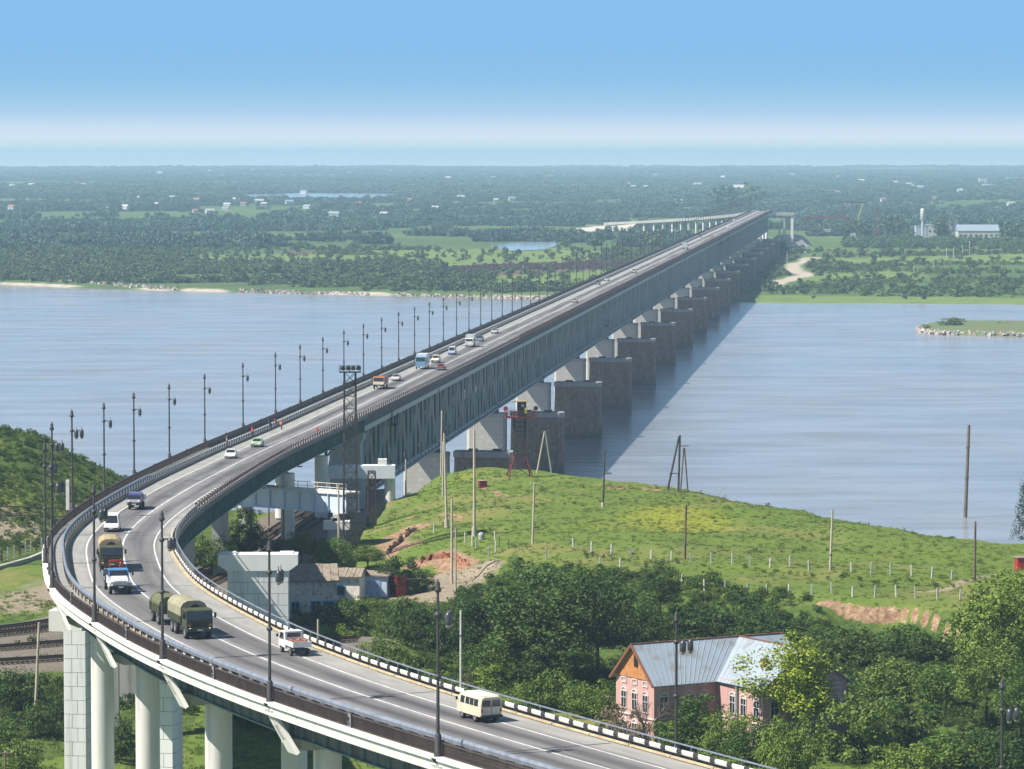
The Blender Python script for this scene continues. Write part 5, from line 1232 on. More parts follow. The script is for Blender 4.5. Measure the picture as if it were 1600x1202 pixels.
for px, py, dz, jk, lab, bd in ((440.5, 671, .01, ORV, 'worker in an orange vest standing on the roadway by the outer guard rail', 0.05), (432, 668.5, .2, REDV, 'worker in a red vest bending at the guard rail, left of the orange one', .6), (424, 671, .2, BLV, 'worker in a dark blue jacket bending at the guard rail', .7),
                             (394.5, 683, .2, REDV, 'red jacketed walker on the outer walkway above the green saloon', .1), (355, 698, .2, TAN, 'walker in a tan shirt leaning on the outer railing', .1), (496, 683, .01, REDV, 'worker in a red jacket at the inner edge of the deck', .15)):
    p, h = on_road(px, py, dz); person(lab, p, h + 2.2, jk, bd)
# ================================================================= buildings, masts, poles, fences
PINK = M('pink_plaster', (.50, .30, .28), .85, var=.16, scale=.9, dirt=(.35, .215, .195), streak=True); TIN = M('tin_roof', (.31, .37, .43), .5, metal=.15, var=.14, scale=.5, dirt=(.26, .245, .235), streak=False); TRIM = M('white_trim', (.62, .60, .58), .7); RUSTY = M('rust_trim', (.22, .085, .05), .7); ORANGE = M('orange_boards', (.50, .22, .085), .7, var=.2, scale=2.); DARKW = M('dark_opening', (.02, .02, .022), .5); WOODC = M('weathered_wood', (.30, .24, .18), .9, var=.3, scale=2.)
# ---- pink house: two wings meeting at an obtuse corner, tin roof
hz0 = 15.4
def hp(px, py, z): a = at_z(px, py, z); return np.array([a[0], a[1]])
EZ, RZ = hz0 + 7.1, hz0 + 10.9
c0 = hp(1022, 1066, EZ)                                              # near corner of the gable end
c1 = hp(1120, 1058, EZ)                                              # the inner corner
c2 = hp(1190, 1073, EZ)
g0 = hp(958, 1052, EZ)
house = thing('pink_house', 'pink two storey house with a pale tin roof and an orange gable', 'house', (c1[0], c1[1], hz0))
O = np.array([c1[0], c1[1], hz0])
# gable end runs g0-c0; the long front c0-c1; wing's end wall c1-c2 pushed forward
fdir = (c1 - c0) / np.linalg.norm(c1 - c0); ndir = np.array([-fdir[1], fdir[0]])         # ndir into the house
W1 = 8.4
ML = float(np.linalg.norm(c1 - c0)); A0, A1 = c0, c0 + fdir * (ML + 11.6); A2, A3 = A1 + ndir * W1, A0 + ndir * W1
def wallbox(name, poly, z0, z1, mat, par): return MB().prism([(p[0] - O[0], p[1] - O[1]) for p in poly], z0 - hz0, z1 - hz0).build(name, mat, par)
wallbox('wall', [A0, A1, A2, A3], hz0 - 2, EZ, PINK, house)
wdir = -ndir; B0 = c1; wl_ = 7.0; WW = 11.6                   # the front wing
BA, BB = B0 - ndir * 0 + fdir * 0, B0 + fdir * WW
C0, C1 = BA + wdir * 9.6, BB + wdir * 9.6
wallbox('wing_wall', [C0, C1, BB + ndir * 2, BA + ndir * 2], hz0 - 2, EZ, PINK, house)
def L3(p, z): return (p[0] - O[0], p[1] - O[1], z - hz0)
ov = .55; mid0, mid1 = (A0 + A3) / 2, (A1 + A2) / 2
def roof_sheet(name, pts, par, mat=TIN, th=.10):
    m = MB(); a = [Vector(p) for p in pts]; n = (a[1] - a[0]).cross(a[2] - a[0]).normalized()
    if n.z < 0: n = -n
    k = len(a); m.add([p for p in a] + [p + n * th for p in a], [tuple(range(k))[::-1], tuple(range(k, 2 * k))] + [(i, (i + 1) % k, k + (i + 1) % k, k + i) for i in range(k)]); return m.build(name, mat, par)
def seams(pa, pb, qa, qb, n, par):
    """standing seams from the eave edge pa-pb to the ridge edge qa-qb, one piece each"""
    pa, pb, qa, qb = map(Vector, (pa, pb, qa, qb))
    for k in range(1, n):
        u = k / n; a, b = pa.lerp(pb, u), qa.lerp(qb, u)
        MB().bar(a + Vector((0, 0, .13)), b + Vector((0, 0, .13)), .06, .09).build('seam', TIN, par)
e0, e1 = A0 - fdir * ov - ndir * ov, A1 + fdir * ov - ndir * ov; r0, r1 = mid0 - fdir * ov, mid1 + fdir * ov; k0, k1 = A3 - fdir * ov + ndir * ov, A2 + fdir * ov + ndir * ov
sl = (RZ - EZ) / (W1 / 2); ez = EZ - sl * ov
JJ = c1 + fdir * 5.8 + ndir * (W1 / 2); ev = c1 - ndir * ov - fdir * ov * .6
R1 = roof_sheet('roof_slope', [L3(e0, ez), L3(ev, ez), L3(JJ, RZ), L3(r0, RZ)], house); seams(L3(e0, ez), L3(ev, ez), L3(r0, RZ), L3(JJ, RZ), 16, R1)
roof_sheet('roof_slope', [L3(k0, ez), L3(k1, ez), L3(r1, RZ), L3(r0, RZ)], house)
# wing roof: gable ridge running forward
wm = (C0 + C1) / 2; we0, we1 = C0 + wdir * ov - fdir * ov, C1 + wdir * ov + fdir * ov; wr0 = wm + wdir * ov; RZ2 = RZ + .01; sl2 = (RZ2 - EZ) / (WW / 2); ez2 = EZ - sl2 * ov
wb0, wb1, wrb = ev, BB + fdir * ov + ndir * .2, JJ
R2 = roof_sheet('wing_roof_slope', [L3(we0, ez2), L3(wb0, ez + .01), L3(wrb, RZ2), L3(wr0, RZ2)], house); seams(L3(we0, ez2), L3(wb0, ez), L3(wr0, RZ2), L3(wrb, RZ2), 13, R2)
R3 = roof_sheet('wing_roof_slope', [L3(we1, ez2), L3(wb1, ez2), L3(wrb, RZ2), L3(wr0, RZ2)], house); roof_sheet('wing_roof_slope', [L3(wb1, ez2), L3(r1, RZ - .01), L3(JJ, RZ)], house)
MB().bar(L3(r0, RZ + .14), L3(r1, RZ + .14), .3, .1).build('ridge_cap', RUSTY, house); MB().bar(L3(wr0, RZ2 + .14), L3(wrb, RZ2 + .14), .3, .1).build('ridge_cap', RUSTY, house)
def gable(p, q, apex_z, mat, par, out):
    m = MB(); a, b = np.append(p, EZ), np.append(q, EZ); c = np.append((p + q) / 2, apex_z - .15); o3 = np.append(out * .12, 0)
    m.add([x - O for x in (a, b, c)] + [x - O + o3 for x in (a, b, c)], [(2, 1, 0), (3, 4, 5), (0, 1, 4, 3), (1, 2, 5, 4), (2, 0, 3, 5)]); return m.build('gable', mat, par)
gb = gable(A0, A3, RZ, ORANGE, house, -fdir); gable(C0, C1, RZ2, PINK, house, wdir); gable(A1, A2, RZ, ORANGE, house, fdir)
for a, b, z in ((e0, r0, 0), (k0, r0, 0)): MB().bar(L3(a, ez + .02), L3(b, RZ + .02), .14, .3).build('verge_board', RUSTY, house)
MB().box(L3((A0 * .56 + A3 * .44) - fdir * .16, EZ + 2.1), (.12, .8, 1.5), math.atan2(ndir[1], ndir[0]) - math.pi / 2).build('attic_opening', DARKW, gb)
def hwindow(p, out, z, w=1.05, h=1.9, label=None, top=True):
    """arched-looking sash with a white surround, a square panel above"""
    al = np.array([-out[1], out[0]]); rz = math.atan2(al[1], al[0]); q = p + out * .03
    f = MB()
    for sx in (-1, 1): f.box(L3(q + al * (w / 2 + .04) * sx, z + h / 2), (.10, .14, h + .1), rz)
    f.box(L3(q, z + h + .04), (w + .2, .14, .10), rz).box(L3(q, z - .06), (w + .3, .22, .10), rz)
    for k in range(5):
        t0_, t1_ = math.pi * k / 5, math.pi * (k + 1) / 5; r_ = w * .62
        f.bar(L3(q + al * r_ * math.cos(t0_), z + h * .98 + r_ * .8 * math.sin(t0_)), L3(q + al * r_ * math.cos(t1_), z + h * .98 + r_ * .8 * math.sin(t1_)), .14, .14)
    f = f.build('window', TRIM, house)
    MB().box(L3(p + out * .012, z + h / 2), (w, .05, h), rz).build('pane', WIN, f)
    MB().box(L3(q, z + h * .55), (.07, .1, h), rz).build('glazing_bar', TRIM, f); MB().box(L3(q, z + h * .62), (w, .1, .07), rz).build('glazing_bar', TRIM, f)
    if top:
        m = MB()
        for dz in (1.05, 1.62): m.box(L3(q, z + h + dz), (w + .1, .13, .12), rz)
        for sx in (-1, 1): m.box(L3(q + al * (w / 2) * sx, z + h + 1.335), (.12, .13, .5), rz)
        m.build('frieze_panel', TRIM, house)
for u in (.22, .5, .78): hwindow(A0 + (A3 - A0) * u, -fdir, hz0 + 3.4); hwindow(A0 + (A3 - A0) * u, -fdir, hz0 + .2, 1., 1.6, top=False)
for u in (1.3, 4.7, 6.6): hwindow(A0 + fdir * u, -ndir, hz0 + 3.4); hwindow(A0 + fdir * u, -ndir, hz0 + .2, 1., 1.6, top=False)
for u in (1.2, 3.9, 6.2): hwindow(C0 + ndir * u, -fdir, hz0 + 3.4); hwindow(C0 + ndir * u, -fdir, hz0 + .2, 1., 1.6, top=False)
for u in (1.6, 4.4, 7.2, 10.0): hwindow(C0 + fdir * u, wdir, hz0 + 3.4)
hwindow(BB + ndir * .9 + fdir * .0, fdir, hz0 + 3.4)
for poly in ((A0, A3, -fdir), (A0, B0, -ndir), (C0, BA, -fdir), (C0, C1, wdir)):
    a, b, o_ = poly; MB().bar(L3(a + o_ * .06, hz0 + 2.75), L3(b + o_ * .06, hz0 + 2.75), .16, .16).build('string_course', TRIM, house)
MB().tube(L3(C0 + ndir * 5.1 - fdir * .2, hz0), L3(C0 + ndir * 5.1 - fdir * .2, EZ - .3), .16).build('drain_pipe', M('zinc', (.38, .40, .42), .5, metal=.4), house)
MB().box(L3((we0 + wr0) / 2 + ndir * 4.2, (ez + RZ2) / 2 + .45), (.7, .7, 1.2), .5).build('chimney', M('brick_chimney', (.34, .17, .11), .9), house)
# ---- railway huts
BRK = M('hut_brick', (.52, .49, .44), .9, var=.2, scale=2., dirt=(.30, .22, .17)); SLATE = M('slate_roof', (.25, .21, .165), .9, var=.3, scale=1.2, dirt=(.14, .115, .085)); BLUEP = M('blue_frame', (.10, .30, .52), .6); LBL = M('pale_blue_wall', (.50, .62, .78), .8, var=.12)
def hut(name, label, px0, px1, pyb, ytop, Y, dp, rise, rz, wallm, windows, roofm=SLATE):
    a, b = at_y(px0, pyb, Y), at_y(px1, pyb, Y); w = np.linalg.norm(b[:2] - a[:2]); c = (a + b) / 2; zg = hz(c[0], Y + dp / 2)
    t = thing(name, label, 'hut', (c[0], Y + dp / 2, zg), rz); h = at_y(px0, ytop, Y)[2] - zg
    MB().box((0, 0, h / 2 - .4), (w, dp, h + .8)).build('wall', wallm, t)
    for sy in (-1, 1):
        n = 7; rf = None
        y0, y1, z0, z1 = sy * (dp / 2 + .45), 0, h - .12, h + rise
        base = MB().add([(-w / 2 - .4, y0, z0), (w / 2 + .4, y0, z0), (w / 2 + .4, y1, z1), (-w / 2 - .4, y1, z1), (-w / 2 - .4, y0, z0 + .1), (w / 2 + .4, y0, z0 + .1), (w / 2 + .4, y1, z1 + .1), (-w / 2 - .4, y1, z1 + .1)], [(0, 1, 2, 3), (7, 6, 5, 4), (0, 4, 5, 1), (1, 5, 6, 2), (2, 6, 7, 3), (3, 7, 4, 0)]).build('roof_slope', roofm, t)
        if sy < 0:
            for k in range(n):
                u = -w / 2 - .35 + (w + .7) * (k + .5) / n; jit = .02 * ((k * 37) % 5)
                MB().bar((u, y0 - .03, z0 + .15 + jit), (u, y1, z1 + .15 + jit), (w + .7) / n - .06, .04).build('roof_sheet', roofm, base)
    for sx in (-1, 1): MB().add([(sx * w / 2, -dp / 2, h - .1), (sx * w / 2, dp / 2, h - .1), (sx * w / 2, 0, h + rise - .05), (sx * (w / 2 - .2), -dp / 2, h - .1), (sx * (w / 2 - .2), dp / 2, h - .1), (sx * (w / 2 - .2), 0, h + rise - .05)], [(0, 1, 2), (5, 4, 3), (0, 3, 4, 1), (1, 4, 5, 2), (2, 5, 3, 0)]).build('gable', wallm, t)
    for u, ww, hh, zc, side in windows:
        x, y, r_ = (u * w, -dp / 2 - .04, 0) if side == 'f' else (-w / 2 - .04, u * dp, math.pi / 2)
        f = MB().box((x, y, zc), (ww + .3, .12, hh + .3), r_).build('window', BLUEP, t); d_ = (0, -.05) if side == 'f' else (-.05, 0)
        MB().box((x + d_[0], y + d_[1], zc), (ww, .1, hh), r_).build('pane', WIN, f)
        MB().box((x + 2 * d_[0], y + 2 * d_[1], zc), (.07, .06, hh), r_).build('glazing_bar', BLUEP, f)
    return t
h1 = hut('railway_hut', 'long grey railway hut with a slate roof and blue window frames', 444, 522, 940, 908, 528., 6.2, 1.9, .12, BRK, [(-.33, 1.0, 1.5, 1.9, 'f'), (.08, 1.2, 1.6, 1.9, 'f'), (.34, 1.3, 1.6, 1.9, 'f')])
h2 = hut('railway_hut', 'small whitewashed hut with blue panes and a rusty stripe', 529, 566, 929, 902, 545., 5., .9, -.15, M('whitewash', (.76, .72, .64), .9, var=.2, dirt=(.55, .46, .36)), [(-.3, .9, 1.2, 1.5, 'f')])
a = at_y(586, 927, 549.); sh_ = thing('garage', 'pale blue lean-to garage joined to the small white hut', 'garage', (a[0], 551.6, hz(a[0], 551)), -.15)
MB().box((0, 0, 1.3), (4.2, 5., 3.0)).build('wall', LBL, sh_); MB().box((0, 0, 2.95), (4.7, 5.6, .18), ry=.06).build('roof', SLATE, sh_); MB().box((0, -2.53, 1.1), (2.4, .08, 2.2)).build('door', M('blue_door', (.30, .42, .60), .7), sh_)
a = ground(626, 929); rs = thing('red_kiosk', 'tall narrow bright red metal kiosk beside the dirt yard', 'kiosk', a, .35)
REDP = M('red_paint', (.40, .03, .025), .6, var=.2)
MB().box((0, 0, 1.25), (2.0, 2.1, 2.6)).build('body', REDP, rs); MB().box((.55, .1, 2.75), (.8, .8, .55)).build('vent_box', REDP, rs); MB().box((-.3, -1.07, 1.15), (.9, .06, 2.0)).build('door', M('dark_red', (.27, .02, .02), .6), rs); MB().box((0, 0, 2.6), (2.2, 2.3, .08)).build('roof', REDP, rs)
a = ground(641, 930); ds = thing('dark_shed', 'low dark shed half hidden in the bush behind the red kiosk', 'shed', a + (0, 1.5, 0), .3); MB().box((0, 0, 1.1), (2.2, 2.6, 2.4)).build('wall', M('dark_boards', (.06, .05, .045), .9), ds); MB().box((0, 0, 2.35), (2.5, 2.9, .1)).build('roof', SLATE, ds)
a = ground(471, 940); wr = thing('rusty_bin', 'rusty brown box standing against the long hut', 'bin', a + (0, -.6, 0), .3); MB().box((0, 0, .75), (1.7, 1.2, 1.5)).build('box', M('rust_brown', (.13, .055, .04), .8), wr); MB().box((0, 0, 1.54), (1.85, 1.35, .08)).build('lid', RUSTY, wr)
a = ground(754, 762); rb = thing('red_box', 'small dark red metal box alone on the grassy crown', 'box', a, .25); MB().box((0, 0, .62), (1.35, 1.2, 1.2)).build('body', M('maroon', (.22, .02, .03), .6), rb); MB().box((0, 0, 1.25), (1.5, 1.35, .07)).build('lid', M('pinkish_lid', (.45, .25, .25), .6), rb)
a = ground(1598, 893); rb = thing('red_shed', 'red shed at the right edge by the end of the dirt track', 'shed', a, .1); MB().box((0, 0, 1.0), (2.0, 2., 2.1)).build('wall', REDP, rb); MB().box((0, 0, 2.1), (2.3, 2.3, .12)).build('roof', SLATE, rb)
# ---- poles
CPOLE = M('concrete_pole', (.48, .42, .33), .85, var=.15, scale=.8); WPOLE = M('wood_pole', (.17, .12, .09), .9, var=.3, scale=1.); DPOLE = M('dark_pole', (.07, .06, .055), .8)
def pole(label, px, pyb, pyt, mat=CPOLE, r=.17, px_top=None, arm=None, foot=None, Y=None, cat='pole', name='utility_pole', grp='poles on the near bank', bands=0):
    g = ground(px, pyb) if Y is None else np.array([at_y(px, pyb, Y)[0], Y, hz(at_y(px, pyb, Y)[0], Y)])
    if g is None: print('pole off ground', px, pyb); return
    top = at_y(px_top if px_top is not None else px, pyt, g[1]); t = thing(name, label, cat, g, 0, grp)
    d = Vector((top[0] - g[0], 0, top[2] - g[2])); MB().tube((0, 0, -.4), d, r * 1.1, r * .8, 8).build('shaft', mat, t)
    if foot: MB().tube((0, 0, -.3), d * .09, r * 2.0, r * 1.7, 8).build('footing', CPOLE, t)
    if arm: 
        q = d * .985; m = MB().bar((q.x - arm / 2, 0, q.z), (q.x + arm / 2, 0, q.z), .12, .12)
        m.build('crossarm', WPOLE, t); m = MB()
        for k in (-.45, 0, .45): m.tube((q.x + arm * k, 0, q.z + .06), (q.x + arm * k, 0, q.z + .32), .06, .04, 6)
        structure(m.build('insulator', WHITE, t), 'stuff')
    for k in range(bands):
        q = d * (.25 + .55 * k / max(bands - 1, 1)); MB().tube(q - Vector((0, 0, .09)), q + Vector((0, 0, .09)), r * 1.25, r * 1.25, 8).build('band', STEEL, t)
    return t
pole('tall pale concrete pole with a thick footing, right of the pair by the bank edge', 741, 838, 672, foot=True, r=.22)
pole('tall leaning concrete pole with a footing, rightmost of the cluster of three', 698, 824, 677, px_top=694, foot=True, r=.2)
pole('tallest concrete pole of the cluster by the first truss', 688, 741, 642, px_top=690.5, r=.2, Y=735.)
pole('thin concrete pole hidden behind the leaning one in the cluster of three', 692, 775, 690, px_top=692, r=.16)
pole('concrete pole rising from the foot of the red clay bank', 706, 912, 779, r=.19, Y=None)
pole('shorter pole beside the one at the red clay bank', 712, 930, 826, r=.13)
pole('pole with a small lamp head in the middle of the meadow', 832, 850, 756, px_top=835, r=.17, arm=1.2)
pole('dark thin pole on the crest of the meadow', 942, 793, 704, px_top=945, mat=DPOLE, r=.16, foot=True)
pole('wooden pole in the meadow right of the yellow flowers', 1070, 874, 789, px_top=1072, mat=WPOLE, r=.17, bands=1)
pole('pole above the middle of the upper post row', 1297, 891, 796, px_top=1301, mat=CPOLE, r=.18, bands=1)
pole('very tall banded pole on the crest at the right', 1507, 838, 664, px_top=1514, mat=M('brown_pole', (.17, .13, .10), .8, var=.2), r=.42, bands=3)
pole('pole with a white tip right of the tall banded pole', 1523, 908, 815, px_top=1524, mat=WPOLE, r=.18, bands=1)
pole('pale pole standing in the bushes beside the road', 720, 1062, 954, r=.15, Y=440., mat=M('white_pole', (.60, .58, .54), .8), bands=2)
pole('short pale stump pole behind the white pickup', 497, 990, 968, r=.16, Y=470.)
pole('leaning bare pole at the far left below the tracks', 54, 1138, 973, px_top=61, r=.17, foot=True)
pole('short pole with a crossarm at the bottom left corner', 8, 1215, 1176, r=.14, mat=WPOLE, arm=1.6, Y=405.)
pole('pale pole behind the small trees by the pier block', 529, 862, 758, r=.16, Y=575.)
pole('short pole in front of the abutment beside the embankment', 634, 762, 718, r=.16, Y=700.)
for px, pb, pt_, lab in ((420, 822, 770, 'thin catenary post left of the tracks under the girder'), (443, 852, 786, 'thin catenary post between the tracks and the small trees'), (298, 872, 820, 'pale post with a signal beside the inner guard rail'), (316, 870, 834, 'dark square post with a bracket beside the inner guard rail')):
    pole(lab, px, pb, pt_, r=.16, mat=WPOLE if px != 298 else CPOLE)
# red and white post behind the bend
a = at_y(106, 812, 560.); t = thing('marker_post', 'red and white marker post behind the outer railing of the bend', 'post', (a[0], 560., hz(a[0], 560.)), 0); z = at_y(106, 750, 560.)[2] - hz(a[0], 560.)
MB().box((0, 0, z * .36), (.5, .5, z * .72)).build('lower_part', RUST, t); MB().box((0, 0, z * .86), (.5, .5, z * .28)).build('upper_part', WHITE, t)
# A-frame and tripod poles
def frame(label, legs, arms, mat, r, Y=None, name='frame_pole'):
    g = ground(*legs[0][0]); Yg = g[1] if Y is None else Y; t = thing(name, label, 'pole', g, 0)
    def w(p): a = at_y(p[0], p[1], Yg); return Vector((a[0] - g[0], a[1] - g[1], a[2] - g[2]))
    for i, (a, b) in enumerate(legs):
        va, vb = w(a), w(b); va.y += .25 * (i % 2); MB().tube(va - Vector((0, 0, .4)), vb, r, r * .85, 7).build('leg', mat[i % len(mat)], t)
    for a, b in arms: MB().bar(w(a), w(b), .16, .16).build('crossarm', WPOLE, t)
    return t
frame('A-frame of two leaning poles in front of the dark masonry stub', [((838.5, 739), (851, 674)), ((862.5, 739), (852, 674))], [((847, 673.5), (860, 673.5))], [CPOLE, M('greenish_pole', (.28, .33, .28), .8)], .17)
frame('dark tripod of poles with a brace on the crest against the river', [((1042.5, 765), (1061, 682)), ((1060, 766), (1062.5, 680)), ], [((1045, 740), (1060, 740)), ], [DPOLE, DPOLE], .2)
q = frame('pair of splayed poles with a row of insulators beside the dark tripod', [((1063, 767), (1068.5, 700)), ((1075, 767), (1069.5, 700))], [((1062, 697), (1076, 697))], [WPOLE, WPOLE], .14)
# ---- lattice masts
def lattice(t, w0, w1, h, bay, mat, r=.11, name='leg'):
    def c(k, z): w = (w0 + (w1 - w0) * z / h) / 2; return Vector(((-1, 1, 1, -1)[k] * w, (-1, -1, 1, 1)[k] * w, z))
    for k in range(4): MB().bar(c(k, -.5), c(k, h), r * 1.5, r * 1.5).build('leg', mat, t)
    m = MB(); z = 0.; i = 0
    while z < h - .1:
        z1 = min(z + bay, h)
        for k in range(4):
            k2 = (k + 1) % 4; m.bar(c(k, z), c(k2, z1) if i % 2 else c(k2, z1), r * .7, r * .7); m.bar(c(k, z1), c(k2, z1), r * .7, r * .7); m.bar(c(k2, z), c(k, z1), r * .6, r * .6)
        z = z1; i += 1
    structure(m.build('bracing', mat, t), 'stuff')
MAST = M('mast_steel', (.060, .045, .042), .7, var=.3)
def mast(label, px, pyb, pyt, Y, w, mat, bay=2.0):
    a = at_y(px, pyb, Y); zg = hz(a[0], Y); h = at_y(px, pyt, Y)[2] - zg; t = thing('lattice_mast', label, 'mast', (a[0], Y, zg), .12); lattice(t, w * 1.25, w, h, bay, mat); return t, h
t, h = mast('tall dark lattice mast carrying a floodlight platform in front of the bridge', 547.5, 850, 582, 590., 1.75, MAST)
MB().box((0, 0, h + .05), (3.3, 2.2, .14)).build('platform', MAST, t); m = MB()
for z in (.5, 1.0):
    for a, b in (((-1.6, -1.1), (1.6, -1.1)), ((1.6, -1.1), (1.6, 1.1)), ((1.6, 1.1), (-1.6, 1.1)), ((-1.6, 1.1), (-1.6, -1.1))): m.bar((a[0], a[1], h + z), (b[0], b[1], h + z), .07, .07)
for x in (-1.6, 0, 1.6):
    for y in (-1.1, 1.1): m.bar((x, y, h), (x, y, h + 1.0), .07, .07)
m.build('guard_rail', MAST, t)
for x in (-1.2, -.4, .4, 1.2): MB().lathe([(.12, 0), (.34, -.25), (.36, -.34), (.3, -.36)], (x, -1.2, h + .75), 10, axis='Y').build('floodlight', DARKW, t)
mast('thin rust brown lattice mast right of the floodlight mast', 581, 835, 736, 640., 1.15, M('mast_rust', (.085, .04, .032), .8, var=.3), 1.5)
g = ground(812, 745); t = thing('watch_tower', 'red and black lattice watch tower with a cabin in front of the masonry stub', 'tower', g, .1); h = at_y(812, 652, g[1])[2] - g[2]; RD = M('tower_red', (.15, .03, .03), .7, var=.25)
lattice(t, 4.2, 2.2, h * .35, 2.2, RD, .10)
m = MB()
for k in range(4): 
    x, y = (-1, 1, 1, -1)[k] * 1.0, (-1, -1, 1, 1)[k] * 1.0; m.bar((x, y, h * .35), (x, y, h), .2, .2)
m.build('shaft_legs', MAST, t); m = MB()
for i in range(8):
    z0, z1 = h * (.35 + .65 * i / 8), h * (.35 + .65 * (i + 1) / 8)
    for k in range(4):
        a = ((-1, 1, 1, -1)[k], (-1, -1, 1, 1)[k]); b = ((1, 1, -1, -1)[k], (-1, 1, 1, -1)[k]); m.bar((a[0], a[1], z1), (b[0], b[1], z1), .1, .1); m.bar((a[0], a[1], z0), (b[0], b[1], z1), .07, .07)
structure(m.build('shaft_bracing', MAST, t), 'stuff')
MB().box((0, 0, h), (5.2, 3.4, .16)).build('platform', RD, t); m = MB()
for z in (.35, .75, 1.15):
    for a, b in (((-2.6, -1.7), (2.6, -1.7)), ((2.6, -1.7), (2.6, 1.7)), ((2.6, 1.7), (-2.6, 1.7)), ((-2.6, 1.7), (-2.6, -1.7))): m.bar((a[0], a[1], h + z), (b[0], b[1], h + z), .09, .09)
for x in (-2.6, -1.3, 1.3, 2.6):
    for y in (-1.7, 1.7): m.bar((x, y, h), (x, y, h + 1.2), .1, .1)
m.build('guard_rail', RD, t)
MB().box((.35, 0, h + 1.4), (1.5, 1.6, 2.7)).build('cabin', DARKW, t); MB().box((0, 0, h + 2.85), (2.9, 2.2, .14)).build('roof', M('ochre_roof', (.34, .27, .16), .8), t); MB().box((1.0, -.86, h + 1.2), (.4, .06, 1.1)).build('yellow_panel', M('hi_vis', (.55, .68, .12), .6), t); MB().box((.45, -.86, h + 2.15), (.5, .06, .5)).build('window', TRIM, t)
for x in (-2.7, 2.7): MB().lathe([(.12, 0), (.42, -.3), (.42, -.42)], (x, -1.5, h + 1.7), 10, axis='Y').build('floodlight', REDP if x < 2 else DARKW, t)
# ---- white marker posts in rows over the meadow (the wire long gone)
FENCE = M('post_white', (.52, .51, .48), .8, var=.15); FENCEB = M('post_grey', (.38, .42, .46), .8)
pm_ = MB().box((0, 0, .75), (.20, .20, 1.6)).mesh('fence_post', FENCE); pg_ = MB().box((0, 0, .75), (.17, .17, 1.6)).mesh('fence_post', FENCEB)
rows = [('white concrete post in the upper row across the meadow', [(895, 855), (924, 863), (955, 867), (986, 870), (1017, 874), (1048, 877), (1079, 879), (1112, 881), (1144, 882), (1172, 884), (1203, 887), (1234, 887), (1264, 892), (1330, 894), (1361, 897), (1391, 898), (1424, 900), (1456, 904), (1487, 906)]),
        ('white concrete post in the lower row above the clay bank', [(1066, 916), (1101, 923), (1133, 925), (1168, 929), (1199, 929), (1233, 929), (1268, 929), (1299, 926), (1332, 933), (1367, 934), (1400, 933), (1430, 935), (1465, 937), (1500, 937), (968, 892), (936, 887)]),
        ('white post in the loose cluster around the tall poles', [(678, 833), (727, 847), (738, 853), (744, 858), (764, 871), (774, 863), (854, 875), (774, 845), (713, 838)])]
for lab, pts in rows:
    for i, (x, y) in enumerate(pts):
        g = ground(x, y)
        if g is None: continue
        o = bpy.data.objects.new('fence_post', pg_ if (i * 7 + 3) % 6 == 0 else pm_); COL.objects.link(o); o.location = g; o.rotation_euler = (rng.uniform(-.07, .07), rng.uniform(-.09, .09), rng.uniform(0, 1.5)); o.scale = (1, 1, rng.uniform(.85, 1.15))
        tag(o, lab, 'post', 'white posts over the meadow')
for x, y in ((780, 855), (795, 858)):
    g = ground(x, y); o = MB().box((0, 0, .7), (.14, .14, 1.7)).build('dark_stake', DPOLE); o.location = g; tag(o, 'thin dark stake standing among the white posts', 'stake', 'dark stakes')
g = ground(752, 843); t = thing('stone_marker', 'grey rounded stone marker beside the footing of the tall pole', 'marker', g); MB().lathe([(.5, 0), (.48, .5), (.55, .8), (.3, 1.1)], n=9).build('stone', CONC2, t)
# left: trackside fence of pale and red posts, retaining kerb, rusty pipes
tf = thing('trackside_fence', 'trackside fence of pale and red posts below the green hill', 'fence', ground(40, 866))
fo = Vector(tf.location); prev = None
for i, x in enumerate((-12, 3, 12, 22, 31, 40, 48, 57, 65, 74)):
    g = ground(x, 878 - .28 * max(x, 0)); v = Vector(g) - fo; MB().box((v.x, v.y, v.z + .95), (.22, .22, 2.1)).build('post', [CPOLE, RUST, FENCEB][i % 3], tf)
    if prev is not None:
        for zz in (.4, 1.0, 1.6): MB().bar(prev + Vector((0, 0, zz)), v + Vector((0, 0, zz)), .05, .05).build('wire', RUST, tf)
    prev = v
kw = thing('retaining_kerb', 'long pale concrete kerb between the fence and the gravel', 'kerb', ground(40, 884)); fo = Vector(kw.location); pr = None
for i, (x, y) in enumerate(((-30, 896), (-5, 891), (20, 884), (45, 877), (72, 866))):
    v = Vector(ground(x, y)) - fo
    if pr is not None: MB().bar(pr + Vector((0, 0, .25)), v + Vector((0, 0, .25)), .7, .7).build('kerb_block', CONC2, kw)
    pr = v
for j, yy in enumerate((800, 813)):
    pp = thing('pipe_run', ['upper rusty red pipe along the foot of the hill', 'lower rusty red pipe along the foot of the hill'][j], 'pipe', ground(30, yy)); fo = Vector(pp.location)
    a, b = Vector(ground(-20, yy)) - fo, Vector(ground(98, yy + 3)) - fo; MB().tube(a + Vector((0, 0, 1.0)), b + Vector((0, 0, 1.0)), .12, n=6).build('pipe', RUST, pp)
    for u in (.1, .3, .5, .7, .9): q = a.lerp(b, u); q.z = hz(q.x + fo.x, q.y + fo.y) - fo.z; MB().bar(q, (q.x, q.y, a.lerp(b, u).z + 1.0), .1, .1).build('support', RUST, pp)
